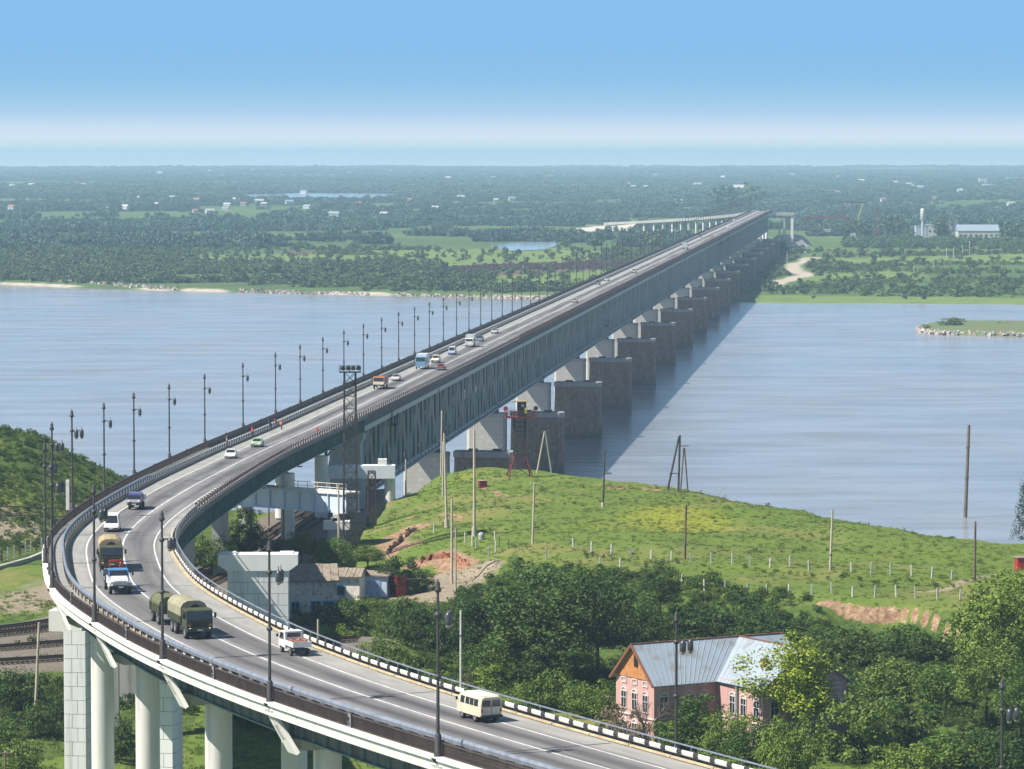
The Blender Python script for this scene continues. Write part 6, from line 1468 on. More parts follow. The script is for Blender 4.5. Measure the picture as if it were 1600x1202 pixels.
# ================================================================= vegetation
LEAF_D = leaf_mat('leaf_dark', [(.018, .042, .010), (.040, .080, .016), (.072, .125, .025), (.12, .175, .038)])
LEAF_M = leaf_mat('leaf_mid', [(.036, .072, .012), (.076, .138, .022), (.125, .20, .034), (.19, .255, .052)])
LEAF_L = leaf_mat('leaf_light', [(.055, .105, .014), (.115, .185, .026), (.18, .26, .04), (.26, .33, .06)])
LEAF_Y = leaf_mat('leaf_yellowish', [(.17, .23, .02), (.29, .37, .04), (.40, .47, .06), (.50, .54, .10)])
LEAF_DRY = leaf_mat('leaf_dry', [(.06, .055, .03), (.12, .10, .06), (.19, .15, .09), (.24, .19, .12)])
LEAF_F = leaf_mat('leaf_far', [(.028, .064, .032), (.056, .106, .046), (.088, .148, .056), (.13, .19, .066)], 0)  # slightly bluish, some distance haze is mixed into the leaf colour
GRASS_T = leaf_mat('grass_tuft', [(.085, .135, .022), (.12, .18, .03), (.155, .205, .042), (.20, .225, .065)], .2)
BARK = M('bark', (.11, .085, .065), .95, var=.3, scale=2.); BARKL = M('bark_pale', (.24, .20, .16), .95, var=.3, scale=2.)
def crown_mesh(name, rx, ry, rz, nclump, nleaf, size, mat, seed, zc=0., shell=.55, clump=.30, flat=.75):
    """leaf-sized faces gathered in clumps spread through an uneven crown; returns mesh and clump centres"""
    r = np.random.default_rng(seed); d = r.normal(size=(nclump, 3)); d /= np.linalg.norm(d, axis=1)[:, None]
    lob = 1 + .22 * np.sin(3 * np.arctan2(d[:, 1], d[:, 0]) + r.uniform(0, 6)) + .15 * np.sin(5 * d[:, 2] + r.uniform(0, 6))
    rad = (shell + (1 - shell) * r.random(nclump) ** .6) * lob; c = d * rad[:, None] * np.array([rx, ry, rz]); c[:, 2] = np.where(c[:, 2] < -.55 * rz, c[:, 2] * .6, c[:, 2]) + zc
    k = r.uniform(.6, 1.3, nclump); n = nclump * nleaf
    cc = np.repeat(c, nleaf, 0); cs = np.repeat(k, nleaf)[:, None]
    o = r.normal(size=(n, 3)); o /= np.linalg.norm(o, axis=1)[:, None]; o *= r.random((n, 1)) ** .45
    p = cc + o * cs * np.array([rx, ry, rz * flat]) * clump
    nn = o * .8 + np.array([0, 0, .55]) + r.normal(size=(n, 3)) * .55; nn /= np.linalg.norm(nn, axis=1)[:, None]
    a = np.cross(nn, r.normal(size=(n, 3))); a /= np.linalg.norm(a, axis=1)[:, None] + 1e-9; b = np.cross(nn, a)
    s = size * r.uniform(.6, 1.35, (n, 1)); l = .62
    q = np.stack([p - a * s * .5, p + b * s * .5 * l + nn * s * .1, p + a * s * .5, p - b * s * .5 * l + nn * s * .06], 1).reshape(-1, 3)
    return quads(name, q, mat), c
def quads(name, q, mat):
    n = len(q) // 4; me = bpy.data.meshes.new(name); me.vertices.add(4 * n); me.vertices.foreach_set('co', q.astype(np.float32).ravel())
    me.loops.add(4 * n); me.loops.foreach_set('vertex_index', np.arange(4 * n, dtype=np.int32)); me.polygons.add(n)
    me.polygons.foreach_set('loop_start', np.arange(n, dtype=np.int32) * 4); me.polygons.foreach_set('loop_total', np.full(n, 4, np.int32)); me.update(); me.materials.append(mat); return me
def trunk_mesh(name, h, r, cl, seed, mat, nlimb=9):
    rr = np.random.default_rng(seed); m = MB(); top = Vector((rr.uniform(-.4, .4), rr.uniform(-.4, .4), h)); m.tube((0, 0, -.8), top * .5, r, r * .72, 8).tube(top * .5, top, r * .72, r * .3, 7)
    for i in rr.choice(len(cl), min(nlimb, len(cl)), replace=False):
        a = top * rr.uniform(.35, .9); b = Vector(cl[i]); m1 = a.lerp(b, .5) + Vector((0, 0, .06 * h)); m.tube(a, m1, r * .36, r * .2, 5).tube(m1, b, r * .2, r * .06, 5)
    return m.mesh(name, mat)
TREES = {}
def kind(key, name, variants, h, r, **k):
    L_ = []
    for v in range(variants):
        q = dict(k); q['seed'] = hash_(key) + v; mat = q.pop('mat'); bark = q.pop('bark', BARK); cm, cl = crown_mesh(name + '_crown', mat=mat, **q); L_.append((trunk_mesh(name + '_trunk', h, r, cl, q['seed'], bark), cm))
    TREES[key] = (name, L_)
def hash_(s): return sum(ord(c) * (i + 3) for i, c in enumerate(s))
kind('dark', 'broadleaf_tree', 3, 8., .32, rx=4.6, ry=4.4, rz=4.9, nclump=120, nleaf=72, size=.38, mat=LEAF_D, zc=7.4)
kind('mid', 'broadleaf_tree', 3, 7.5, .28, rx=4.3, ry=4.2, rz=4.6, nclump=115, nleaf=72, size=.37, mat=LEAF_M, zc=7.2)
kind('light', 'willow_tree', 2, 8., .26, rx=4.2, ry=4., rz=5.4, nclump=115, nleaf=72, size=.36, mat=LEAF_L, zc=7.5, bark=BARKL)
kind('yellow', 'poplar_tree', 1, 8.5, .24, rx=3.9, ry=3.7, rz=5.3, nclump=115, nleaf=80, size=.34, mat=LEAF_Y, zc=7.9, bark=BARKL, shell=.3, clump=.31)
kind('bush', 'shrub', 3, 1.2, .10, rx=2.2, ry=2.1, rz=1.7, nclump=85, nleaf=62, size=.20, mat=LEAF_M, zc=1.35)
kind('bushd', 'shrub', 3, 1.2, .10, rx=2.3, ry=2.2, rz=1.8, nclump=85, nleaf=62, size=.21, mat=LEAF_D, zc=1.4)
kind('bushl', 'shrub', 2, 1.2, .10, rx=2.2, ry=2.1, rz=1.7, nclump=80, nleaf=60, size=.20, mat=LEAF_L, zc=1.35)
kind('dry', 'dry_shrub', 2, 1.6, .09, rx=2.0, ry=1.9, rz=1.7, nclump=40, nleaf=26, size=.26, mat=LEAF_DRY, zc=1.6, bark=BARKL)
_cnt = {}
def tree(key, label, base, h, w=None, group=None, cat=None):
    name, L_ = TREES[key]; i = _cnt.get(key, 0); _cnt[key] = i + 1; tm, cm = L_[i % len(L_)]
    hh = max(v.co.z for v in cm.vertices) if key + str(i % len(L_)) not in _cnt else _cnt[key + str(i % len(L_))]; _cnt[key + str(i % len(L_))] = hh
    t = thing(name, label, cat or ('shrub' if 'bush' in key or key == 'dry' else 'tree'), base, random.uniform(0, 6.28), group)
    sz = h / hh; sx = sz if w is None else w / (2 * {'dark': 4.9, 'mid': 4.6, 'light': 4.4, 'yellow': 4.1}.get(key, 2.4)); t.scale = (sx, sx * random.uniform(.9, 1.1), sz)
    for nm, me in (('trunk', tm), ('crown', cm)): o = bpy.data.objects.new(nm, me); COL.objects.link(o); o.parent = t
    return t
def tree_px(key, label, px, pyb, pyt, wpx, group=None, Y=None):
    g = ground(px, pyb) if Y is None else at_y(px, pyb, Y)
    if g is None: print('tree off ground', px, pyb); return
    if Y is not None: g[2] = hz(g[0], Y)
    h = (CH + ray(px, pyt)[2] * g[1] / ray(px, pyt)[1]) - g[2]
    return tree(key, label, g, max(h, 1.), wpx * g[1] / FPX, group)
B = 'trees and bushes of the near bank'
for a in [
    ('dark', 'largest dark broadleaf tree left of the pink house', 845, 1075, 872, 190), ('dark', 'dark tree at the left end of the big clump behind the dirt yard', 770, 1050, 905, 130), ('dark', 'tall dark tree crown nearest the white posts', 1032, 975, 872, 62),
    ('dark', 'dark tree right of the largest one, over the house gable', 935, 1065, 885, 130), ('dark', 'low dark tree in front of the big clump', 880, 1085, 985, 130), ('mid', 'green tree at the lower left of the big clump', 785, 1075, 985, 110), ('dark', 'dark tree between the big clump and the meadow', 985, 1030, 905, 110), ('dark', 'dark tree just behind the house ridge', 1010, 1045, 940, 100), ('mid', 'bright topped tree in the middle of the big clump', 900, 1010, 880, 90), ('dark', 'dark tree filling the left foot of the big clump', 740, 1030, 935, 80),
    ('yellow', 'yellow green poplar in front of the tin roof of the pink house', 1245, 1170, 980, 150), ('light', 'big light green willow at the right edge', 1560, 1105, 888, 150), ('light', 'pale willow behind the one at the right edge', 1600, 1060, 880, 120), ('mid', 'rounded green tree below the right hand willow', 1540, 1140, 1000, 110), ('mid', 'green tree on the right edge above the lamp', 1595, 1170, 1040, 100),
    ('mid', 'small bright green tree beside the long railway hut', 470, 880, 826, 52), ('mid', 'small green tree in front of the pier block', 522, 905, 835, 62), ('mid', 'green bush tree between the huts and the clay bank', 575, 890, 850, 60), ('bushd', 'dark bush overgrowing the shed by the red kiosk', 618, 925, 865, 70), ('bushd', 'dark bush behind the red kiosk', 655, 925, 885, 50), ('mid', 'green bush tree left of the first hut', 500, 882, 838, 40),
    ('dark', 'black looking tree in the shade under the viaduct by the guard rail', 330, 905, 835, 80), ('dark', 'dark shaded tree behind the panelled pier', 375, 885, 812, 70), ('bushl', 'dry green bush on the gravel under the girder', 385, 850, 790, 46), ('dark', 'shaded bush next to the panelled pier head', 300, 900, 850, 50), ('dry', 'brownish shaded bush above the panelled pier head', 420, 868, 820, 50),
    ('bushd', 'round bush right behind the panelled pier', 478, 990, 942, 60), ('bushd', 'round bush below the long railway hut', 535, 985, 935, 76), ('bushd', 'tall round bush in the yard in front of the red kiosk', 645, 1010, 934, 95), ('bushd', 'dark bush at the right of the yard', 690, 1020, 955, 80), ('bush', 'green bush below the round bushes by the road', 600, 1050, 985, 90), ('bush', 'green bush next to the guard rail below the yard', 520, 1025, 975, 80),
    ('bushl', 'pale bush on the slope left of the house', 860, 1110, 1045, 120), ('bushl', 'pale bush beside the guard rail left of the house', 790, 1080, 1030, 110), ('bushl', 'yellow green bush against the gable wall', 925, 1120, 1060, 90), ('dry', 'dry twiggy bush by the house corner', 965, 1150, 1085, 80), ('bush', 'green bush hiding the foot of the long front of the house', 1065, 1170, 1118, 85), ('dry', 'brown shrub hiding the foot of the gable wall', 985, 1165, 1100, 90), ('bush', 'green bush at the corner of the house wing', 1175, 1195, 1120, 90), ('dry', 'grey brown scrub along the guard rail', 745, 1075, 1045, 70), ('bush', 'green bush under the lamp by the house', 1095, 1165, 1080, 110), ('bushl', 'loose pale bush in front of the wing of the house', 1140, 1180, 1110, 100), ('dry', 'bare twiggy shrub before the long front of the house', 1030, 1155, 1080, 70),
    ('bushl', 'bright bush at the foot of the yellow green poplar', 1230, 1215, 1110, 110), ('bush', 'dense green bush right of the poplar', 1330, 1190, 1075, 130), ('bushd', 'dark bush behind the dense one right of the poplar', 1400, 1170, 1085, 140), ('bushd', 'dark bush below the clay bank', 1330, 1040, 975, 130), ('bushd', 'dark bush in the hollow below the lower posts', 1200, 1010, 950, 150), ('bushd', 'dark bush left in the hollow below the posts', 1110, 1000, 945, 120), ('bushd', 'long dark bush under the right end of the clay bank', 1430, 1030, 975, 140), ('bush', 'green bush halfway down the right slope', 1390, 1095, 1020, 130), ('bush', 'pale green bush on the right slope', 1470, 1110, 1035, 110), ('mid', 'small tree right of the house end', 1300, 1130, 1050, 90), ('bush', 'low bush in the bottom right corner', 1480, 1215, 1140, 150), ('bushd', 'dark bush between the lamp and the bottom corner', 1560, 1215, 1130, 120), ('bushl', 'bright bush under the right hand lamp', 1420, 1225, 1160, 120),
    ('bushd', 'dark bush beside the leaning pole at the left', 30, 1110, 1040, 90), ('bushd', 'dark bush in front of the leaning pole', 75, 1150, 1085, 80), ('bush', 'green bush at the left edge below the tracks', 0, 1180, 1120, 80), ('bushd', 'shaded bush between the columns', 185, 1190, 1110, 60), ('bushd', 'wide dark thicket under the viaduct', 400, 1130, 1060, 110), ('bushd', 'dark thicket at the right under the viaduct', 470, 1150, 1085, 90), ('bush', 'green bush beside the panelled pier at the left', 180, 1080, 1000, 50), ('bush', 'bush at the left bottom corner', 30, 1215, 1150, 90)]: tree_px(*a, group=B)
# pine at the right edge
def pine():
    g = at_y(1606, 865, 560.); g[2] = hz(g[0], 560.); t = thing('pine_tree', 'dark pine reaching into the picture at the right edge above the meadow', 'tree', g); h = at_y(1600, 748, 560.)[2] - g[2]
    r = np.random.default_rng(3); q = []
    for i in range(16):
        z = h * (.28 + .7 * i / 16); n = 6; R_ = 2.7 * (1 - .72 * i / 16)
        for k in range(n):
            th = 6.28 * k / n + i * 1.3; e = np.array([math.cos(th), math.sin(th), .12]) * R_
            for s_ in range(36):
                u = r.random() ** .6; p = np.array([0, 0, z]) + e * u + r.normal(size=3) * .22; a = r.normal(size=3); a /= np.linalg.norm(a); b = np.cross(a, r.normal(size=3)); b /= np.linalg.norm(b); q += [p - a * .22, p + b * .05, p + a * .22, p - b * .05]
    o = bpy.data.objects.new('crown', quads('pine_crown', np.array(q), leaf_mat('needles', [(.012, .03, .014), (.03, .06, .025), (.05, .08, .035)], 0))); COL.objects.link(o); o.parent = t; MB().tube((0, 0, -.5), (0, 0, h), .28, .05, 8).build('trunk', BARK, t)
pine()
# bare tree in front of the house gable
g = ground(1005, 1172); t = thing('bare_tree', 'bare twisted tree in front of the pink gable wall', 'tree', g, .4); m = MB()
def branch(m, p, d, l, r, n, rr):
    q = p + d * l; m.tube(p, q, r, r * .7, 5)
    if n > 0:
        for k in range(3 if n > 1 else 2): d2 = (d + Vector((rr.uniform(-.8, .8), rr.uniform(-.8, .8), rr.uniform(-.1, .5)))).normalized(); branch(m, q, d2, l * rr.uniform(.6, .85), r * .6, n - 1, rr)
branch(m, Vector((0, 0, -.4)), Vector((.1, 0, 1)), 2.1, .17, 5, random.Random(4)); m.build('trunk', M('bare_bark', (.20, .15, .13), .95), t)
# ---- undergrowth and tall grass
def in_zone(poly, n, jitter=0):
    P_ = np.array([p[:2] for p in poly]); lo, hi = P_.min(0), P_.max(0); q = rng.uniform(lo, hi, (n, 2)); q = q[in_poly(q, poly)]; return q
def place(q, dz=0.): return np.stack([q[:, 0], q[:, 1], height(q[:, 0], q[:, 1]) + dz], 1)
protos = {}
def clump_protos(nm, mat, n, rx, rz, ncl, nl, size): return [crown_mesh(nm, rx, rx, rz, ncl, nl, size, mat, 900 + hash_(nm) + k, zc=rz * .55, shell=.3, clump=.42)[0] for k in range(n)]
U1 = clump_protos('undergrowth_dark', LEAF_D, 3, .95, .8, 18, 24, .19) + clump_protos('undergrowth_mid', LEAF_M, 3, .9, .75, 18, 24, .18)
U2 = clump_protos('undergrowth_pale', LEAF_L, 2, .75, .6, 10, 14, .22) + clump_protos('undergrowth_m2', LEAF_M, 3, .85, .7, 11, 15, .24)
def tuft(nm, mat, seed, n=26, h=.5, w=.05, sp=.3):
    r = np.random.default_rng(seed); q = []
    for i in range(n):
        p = np.append(r.normal(size=2) * sp, -.05); d = np.append(r.normal(size=2) * .35, 1.) * h * r.uniform(.5, 1.2); s = np.append(r.normal(size=2), 0); s = s / np.linalg.norm(s) * w; q += [p - s, p + s, p + d * 1 + s * .3, p + d - s * .3]
    return quads(nm, np.array(q), mat)
T1 = [tuft('grass_tuft', GRASS_T, k, h=.30) for k in range(4)]
wood = [gp((800, 880), (1080, 912), (1290, 935), (1285, 955), (1495, 965), (1600, 965), (1600, 1195), (1330, 1195), (1280, 1185), (1180, 1110), (1060, 1060), (960, 1100), (720, 1075), (560, 1010), (470, 965), (560, 950), (700, 950), (740, 905)), gp((0, 1000), (90, 1000), (170, 1040), (300, 1060), (300, 1120), (150, 1110), (40, 1165), (0, 1165))]
def sc(n, lo, hi): s = rng.uniform(lo, hi, n); return np.stack([s * rng.uniform(.85, 1.2, n), s * rng.uniform(.85, 1.2, n), s * rng.uniform(.75, 1.25, n)], 1)
hfoot = [A0 - fdir * 1.5 - ndir * 1.5, A1 + fdir * 2, A2 + fdir * 2 + ndir, A3 - fdir * 1.5 + ndir]; wfoot = [C0 - fdir + wdir * 1.5, C1 + fdir + wdir * 1.5, BB + fdir, BA - fdir]
def keep(q):
    ok = ~in_poly(q, hfoot) & ~in_poly(q, wfoot) & (poly_dist(q, path_hut) > 4.2) & (np.min([poly_dist(q, t_) for t_ in tracks], axis=0) > 6)
    for t_ in (h1, h2, sh_, rs): ok &= np.linalg.norm(q - np.array(t_.location[:2]), axis=1) > 4.0
    return q[ok]
q = keep(in_zone(wood[0], 9000)); nz_ = fnoise(q[:, 0], q[:, 1], 21, 14); q = q[(nz_ + rng.normal(size=len(q)) * .25) > -.25][:3500]
tq = np.interp(q[:, 0], _scl[:, 0], _scl[:, 1]) - q[:, 1]; q = q[~((tq > -2.5) & (tq < 7) & (q[:, 0] > _scl[0, 0] - 1) & (q[:, 0] < _scl[-1, 0] + 1))]
scatter('undergrowth', place(q), sc(len(q), .55, 1.25), rng.uniform(0, 6.28, len(q)), U1, 'dense bushes on the slope')
q = keep(in_zone(gp((450, 945), (560, 935), (720, 945), (860, 1000), (960, 1080), (960, 1130), (720, 1075), (560, 1010)), 2600))[:1500]
scatter('undergrowth', place(q), sc(len(q), .5, 1.0), rng.uniform(0, 6.28, len(q)), U2, 'loose pale bushes by the road')
q = keep(in_zone(wood[1], 1600))[:800]
scatter('undergrowth', place(q), sc(len(q), .5, 1.3), rng.uniform(0, 6.28, len(q)), U1, 'bushes below the tracks at the left')
hill = gp((0, 690), (60, 695), (110, 720), (170, 755), (120, 800), (60, 835), (0, 840)) + [np.array([-95., 640, 0]), np.array([-95., 690, 0])]
q = in_zone([(-100, 690), (-60, 700), (-55, 640), (-70, 590), (-110, 590)], 4200); q = q[height(q[:, 0], q[:, 1]) > 18.5]
q = q[np.min([poly_dist(q, t_) for t_ in tracks], axis=0) > 7]
scatter('hill_bushes', place(q), sc(len(q), .4, 1.0), rng.uniform(0, 6.28, len(q)), U2 + U1[:2], 'low bushes and tall weeds on the left hill')
zones = [gp((560, 850), (690, 738), (760, 733), (885, 744), (1000, 759), (1100, 772), (1250, 799), (1400, 826), (1500, 844), (1600, 856), (1600, 960), (1490, 955), (1290, 945), (1090, 915), (900, 905), (740, 915), (640, 880))]
q = in_zone(zones[0], 60000); q = q[height(q[:, 0], q[:, 1]) > 17][:7000]
clay_l = [gp((598, 870), (622, 838), (650, 826)), gp((655, 882), (690, 868), (725, 884)), gp((612, 850), (640, 850))]
q = q[np.min([poly_dist(q, c_) for c_ in clay_l], axis=0) > 2.6]
scatter('meadow_grass', place(q), sc(len(q), .35, .85), rng.uniform(0, 6.28, len(q)), T1, 'rough meadow grass')
q2 = in_zone([(-100, 560), (-20, 540), (40, 420), (40, 400), (-100, 400)], 9000); q2 = keep(q2)[:5000]
scatter('rough_grass', place(q2), sc(len(q2), .6, 1.3), rng.uniform(0, 6.28, len(q2)), T1, 'long grass below the viaduct')
nz_ = fnoise(q[:, 0], q[:, 1], 77, 22); qw = q[(nz_ > .28)][:320]
scatter('meadow_weeds', place(qw), sc(len(qw), .25, .6), rng.uniform(0, 6.28, len(qw)), U2, 'darker weeds in the meadow')
qe = curve_pts(gp((1500, 846), (1400, 828), (1250, 801), (1100, 774)), .7) if False else in_zone(gp((905, 862), (1500, 915), (1500, 922), (905, 870)), 500)
scatter('meadow_weeds', place(qe), sc(len(qe), .25, .55), rng.uniform(0, 6.28, len(qe)), U1, 'dark weeds along the upper posts')
# ---- clay bank: broken faces of bare earth
def clay_bank(name, label, line, h0, h1, depth, seed, mat):
    r = np.random.default_rng(seed); m = MB(); n = len(line); rowsn = 6; P_ = []
    for i, (x, y) in enumerate(line):
        for k in range(rowsn):
            u = k / (rowsn - 1); z = hz(x, y) ; out = depth * (1 - u) ** 1.3; e = (i == 0 or i == n - 1)
            P_.append((x + r.normal() * .22, y - out - .2 + r.normal() * .28, z - h0 + (h0 + h1) * u * (0.25 if e else 1) + r.normal() * .12))
    F = [(i * rowsn + k, (i + 1) * rowsn + k, (i + 1) * rowsn + k + 1, i * rowsn + k + 1) for i in range(n - 1) for k in range(rowsn - 1)]
    m.add(P_, F); o = m.build(name, mat, fix=False); structure(o); return o
CLAY = M('clay_face', (.40, .26, .16), .95, var=.3, scale=1.2, bump=.8, dirt=(.20, .12, .075)); CLAYR = M('red_clay_face', (.27, .12, .07), .95, var=.3, scale=1.2, bump=.8, dirt=(.14, .06, .04))
ln_ = curve_pts(gp((603, 868), (622, 848), (640, 832), (655, 826)), .8); clay_bank('clay_bank', 'c', ln_, 1.2, .9, 2.2, 6, CLAY)
ln_ = curve_pts(gp((655, 880), (675, 868), (700, 866), (735, 884)), .8); clay_bank('clay_bank', 'c', ln_, 1.2, .8, 2.2, 7, CLAYR)
# ================================================================= far bank
def fk(nm, mat, n, rx, rz, ncl, nl, size, seed): return [crown_mesh(nm, rx, rx * .9, rz, ncl, nl, size, mat, seed + k, zc=rz * .72, shell=.45, clump=.42)[0] for k in range(n)]
LEAF_F2 = leaf_mat('leaf_far_light', [(.040, .080, .022), (.075, .125, .032), (.11, .165, .045), (.15, .20, .06)], 0)
LEAF_F3 = leaf_mat('leaf_far_red', [(.045, .035, .028), (.085, .06, .05), (.13, .085, .07)], 0)
FT = fk('far_tree', LEAF_F, 4, 3.4, 3.4, 14, 16, 1.5, 31); FW = fk('willow_scrub', LEAF_F2, 3, 3.0, 1.9, 12, 14, 1.2, 51); FR = fk('red_scrub', LEAF_F3, 2, 3.0, 1.6, 12, 12, 1.2, 71)
def clumps(nm, src, n, rad, k, mat, seed):
    """a copse: several far crowns in one mesh"""
    out = []
    for j in range(n):
        r = np.random.default_rng(seed + j); qs = []
        for i in range(k):
            me = src[r.integers(len(src))]; v = np.zeros(len(me.vertices) * 3, np.float32); me.vertices.foreach_get('co', v); v = v.reshape(-1, 3) * np.array([1, 1, r.uniform(.7, 1.3)]) * r.uniform(.7, 1.3)
            th, rr = r.uniform(0, 6.28), rad * r.random() ** .5; qs.append(v + np.array([rr * math.cos(th) * 1.6, rr * math.sin(th), 0]))
        out.append(quads(nm, np.concatenate(qs), mat))
    return out
LEAF_C = leaf_mat('leaf_hazy_wood', [(.022, .058, .048), (.042, .095, .074), (.068, .13, .095), (.10, .17, .115)], 0)  # distant woods: blue of the haze put into the leaf colour
CL = clumps('copse', FT, 5, 13, 14, LEAF_C, 400)
def fplace(q): return np.stack([q[:, 0], q[:, 1], far_h(q[:, 0], q[:, 1]) - drop(q[:, 1])], 1)
def far_ok(q, margin=14):
    ok = (q[:, 1] - shore_y(q[:, 0] * 2150 / q[:, 1])) > margin
    bx = -104 + .1 * q[:, 1]; ok &= ~((np.abs(q[:, 0] - bx) < 18) & (q[:, 1] < 3200))
    for p in _wat: ok &= ~in_poly(q, p)
    ok &= ~((poly_dist(q, fpoly((1195, 449), (1232, 437), (1258, 430), (1246, 425), (1240, 415), (1258, 408), (1272, 402))) < 9))
    return ok
_wat = [[far_at(x, y) for x, y in pts] for pts in ([(765, 385), (800, 380), (868, 378), (872, 384), (850, 396), (812, 398), (785, 396)], [(335, 307), (430, 302), (560, 302.5), (680, 303.5), (660, 312), (520, 315), (400, 314)])]
def fan(n, y0, y1, pw=1.):
    y = y0 + (y1 - y0) * rng.random(n) ** pw; x = y * rng.uniform(-.155, .155, n); return np.stack([x, y], 1)
inmead = lambda q: np.any([in_poly(q, p) for p in meadows], axis=0)
q = fan(38000, 2030, 3000); q = q[far_ok(q)]; q = q[~((q[:, 0] > 120) & (rng.random(len(q)) < .62))]; m_ = inmead(q); nz_ = fnoise(q[:, 0] * .45, q[:, 1], 33, 180) + rng.normal(size=len(q)) * .12; gap = fnoise(q[:, 0] * .4, q[:, 1], 34, 120) > -.16; redz = in_poly(q, fpoly((700, 416), (800, 412), (1000, 408), (980, 421), (780, 431), (690, 426)))
qa = q[(~m_) & (nz_ > .05) & ~redz & gap & (q[:, 0] < 150)][:9000]; qb = q[(~m_) & ((nz_ <= .05) | (q[:, 0] >= 150)) & ~redz & gap][:9500]; qr = q[redz & ~m_][:700]; qm = q[m_ & (rng.random(len(q)) < .05)]
scatter('far_wood', fplace(qa), sc(len(qa), .35, .95), rng.uniform(0, 6.28, len(qa)), FT + FW, 'mixed trees on the far bank')
scatter('willow_scrub', fplace(qb), sc(len(qb), .35, .8), rng.uniform(0, 6.28, len(qb)), FW + FT[:1], 'willow scrub on the far bank')
scatter('red_scrub', fplace(qr), sc(len(qr), .4, .8), rng.uniform(0, 6.28, len(qr)), FR, 'reddish scrub strip on the far bank')
scatter('meadow_scrub', fplace(qm), sc(len(qm), .3, .9), rng.uniform(0, 6.28, len(qm)), FT + FW, 'single bushes on the far meadows')
q = fan(9000, 2950, 6500, 1.25); q = q[far_ok(q)]; nz_ = fnoise(q[:, 0] * .4, q[:, 1], 35, 420) + .5 * fnoise(q[:, 0] * .5, q[:, 1], 36, 130); q = q[(nz_ > .2) & ~inmead(q) & ~((q[:, 0] > 215) & (q[:, 1] < 3480))]
scatter('far_wood', fplace(q), sc(len(q), .6, 1.15), rng.uniform(0, 6.28, len(q)), CL, 'woods behind the far bank')
q = fan(9000, 6300, 17800, 1.4); nz_ = fnoise(q[:, 0] * .35, q[:, 1], 37, 1500) + .5 * fnoise(q[:, 0] * .4, q[:, 1], 38, 420); q = q[(nz_ > .12)]; q = q[far_ok(q)]; s_ = sc(len(q), .9, 1.6); s_[:, 0] *= 1.5 + q[:, 1] / 9000; s_[:, 1] *= 1.4; s_[:, 2] *= .85
scatter('far_wood', fplace(q), s_, rng.uniform(-.3, .3, len(q)), CL, 'woods fading into the haze')
q = in_zone(fpoly((1318, 376), (1640, 379), (1640, 391), (1318, 388)), 1500)[:700]; scatter('far_wood', fplace(q), sc(len(q), .5, 1.0), rng.uniform(0, 6.28, len(q)), FT, 'dark belt of trees in front of the factories')
q = in_zone(fpoly((1245, 345), (1660, 343), (1660, 359), (1245, 361)), 900)[:330]; scatter('far_wood', fplace(q), sc(len(q), .7, 1.2), rng.uniform(0, 6.28, len(q)), CL, 'woods behind the factories')
q = np.stack([rng.uniform(-350, 90, 900), np.zeros(900)], 1); q[:, 1] = shore_y(q[:, 0]) + rng.uniform(-3, 7, 900); q = q[(fnoise(q[:, 0], q[:, 0] * 0, 12, 90) > -.2)]
RK = [MB().box((0, 0, 0), (2.2, 1.7, 1.3), .4, taper=(.6, .7)).mesh('shore_rock', M(n_, c_, .9, var=.2)) for n_, c_ in (('shore_rock_pale', (.42, .38, .33)), ('shore_rock_brown', (.22, .18, .15)))]
scatter('shore_rocks', fplace(q), sc(len(q), .4, 1.3), rng.uniform(0, 6.28, len(q)), RK, 'rocks along the far shore')
# single trees one can tell apart on the far bank
kindF = [(TREES['mid'][1][i % 3]) for i in range(3)]
FTR = [(trunk_mesh('far_trunk', 4, .3, c_[1], k, BARK, 4), c_[0]) for k, c_ in enumerate([crown_mesh('far_single_crown', 5., 4.6, 4.2, 34, 26, 1.1, LEAF_F, 500 + k, zc=5.4) for k in range(3)])]
singles = [(885, 391, 24, 'round dark tree beside the small pond, nearer the pond'), (930, 392, 30, 'round dark tree right of the small pond'), (1025, 392, 34, 'tall loose tree left of the far viaduct'), (330, 430, 14, 'dark tree on the left bank'), (655, 408, 18, 'lone tree in the middle meadow'), (640, 406, 14, 'smaller lone tree in the middle meadow'), (750, 412, 12, 'bush tree at the right end of the middle meadow'), (370, 404, 14, 'lone tree at the left end of the meadow'), (1222, 398, 10, 'small tree by the sandy track'),
           (1395, 374, 40, 'big dark tree left of the white factory block'), (1475, 374, 36, 'big dark tree between the white block and the factory hall'), (1580, 380, 42, 'big dark tree right of the factory hall'), (1322, 372, 26, 'dark tree at the foot of the yellow crane'), (1345, 372, 30, 'dark tree right of the yellow crane'), (1417, 376, 20, 'round tree beside the white factory block'), (1505, 372, 18, 'small tree before the factory hall'), (1345, 403, 16, 'dark bush on the right hand meadow'), (1500, 408, 14, 'small dark tree by the row of poles'), (1600, 380, 34, 'dark tree cut by the right edge near the factory'),
           (1130, 330, 40, 'tall tree behind the far viaduct, left one'), (1150, 326, 44, 'tall tree behind the far viaduct, middle one'), (1175, 327, 40, 'tall tree behind the far viaduct, right one'), (470, 392, 16, 'dark tree behind the left meadow'), (265, 398, 18, 'dark tree at the left of the far bank'), (120, 408, 20, 'wide dark tree near the left edge of the far bank')]
for i, (x, y, wpx, lab) in enumerate(singles):
    g = far_at(x, y); tm, cm = FTR[i % 3]; t = thing('far_tree', lab, 'tree', (g[0], g[1], far_z(g[0], g[1])), i * 1.7, 'single trees on the far bank'); k = wpx * g[1] / FPX / 10.; t.scale = (k, k, k * 1.05)
    for nm, me in (('trunk', tm), ('crown', cm)): o = bpy.data.objects.new(nm, me); COL.objects.link(o); o.parent = t
FTI = [(FTR[k][0], crown_mesh('islet_shrub_crown', 5., 4.6, 4.2, 34, 26, .9, LEAF_F2, 600 + k, zc=5.0)[0]) for k in range(2)]
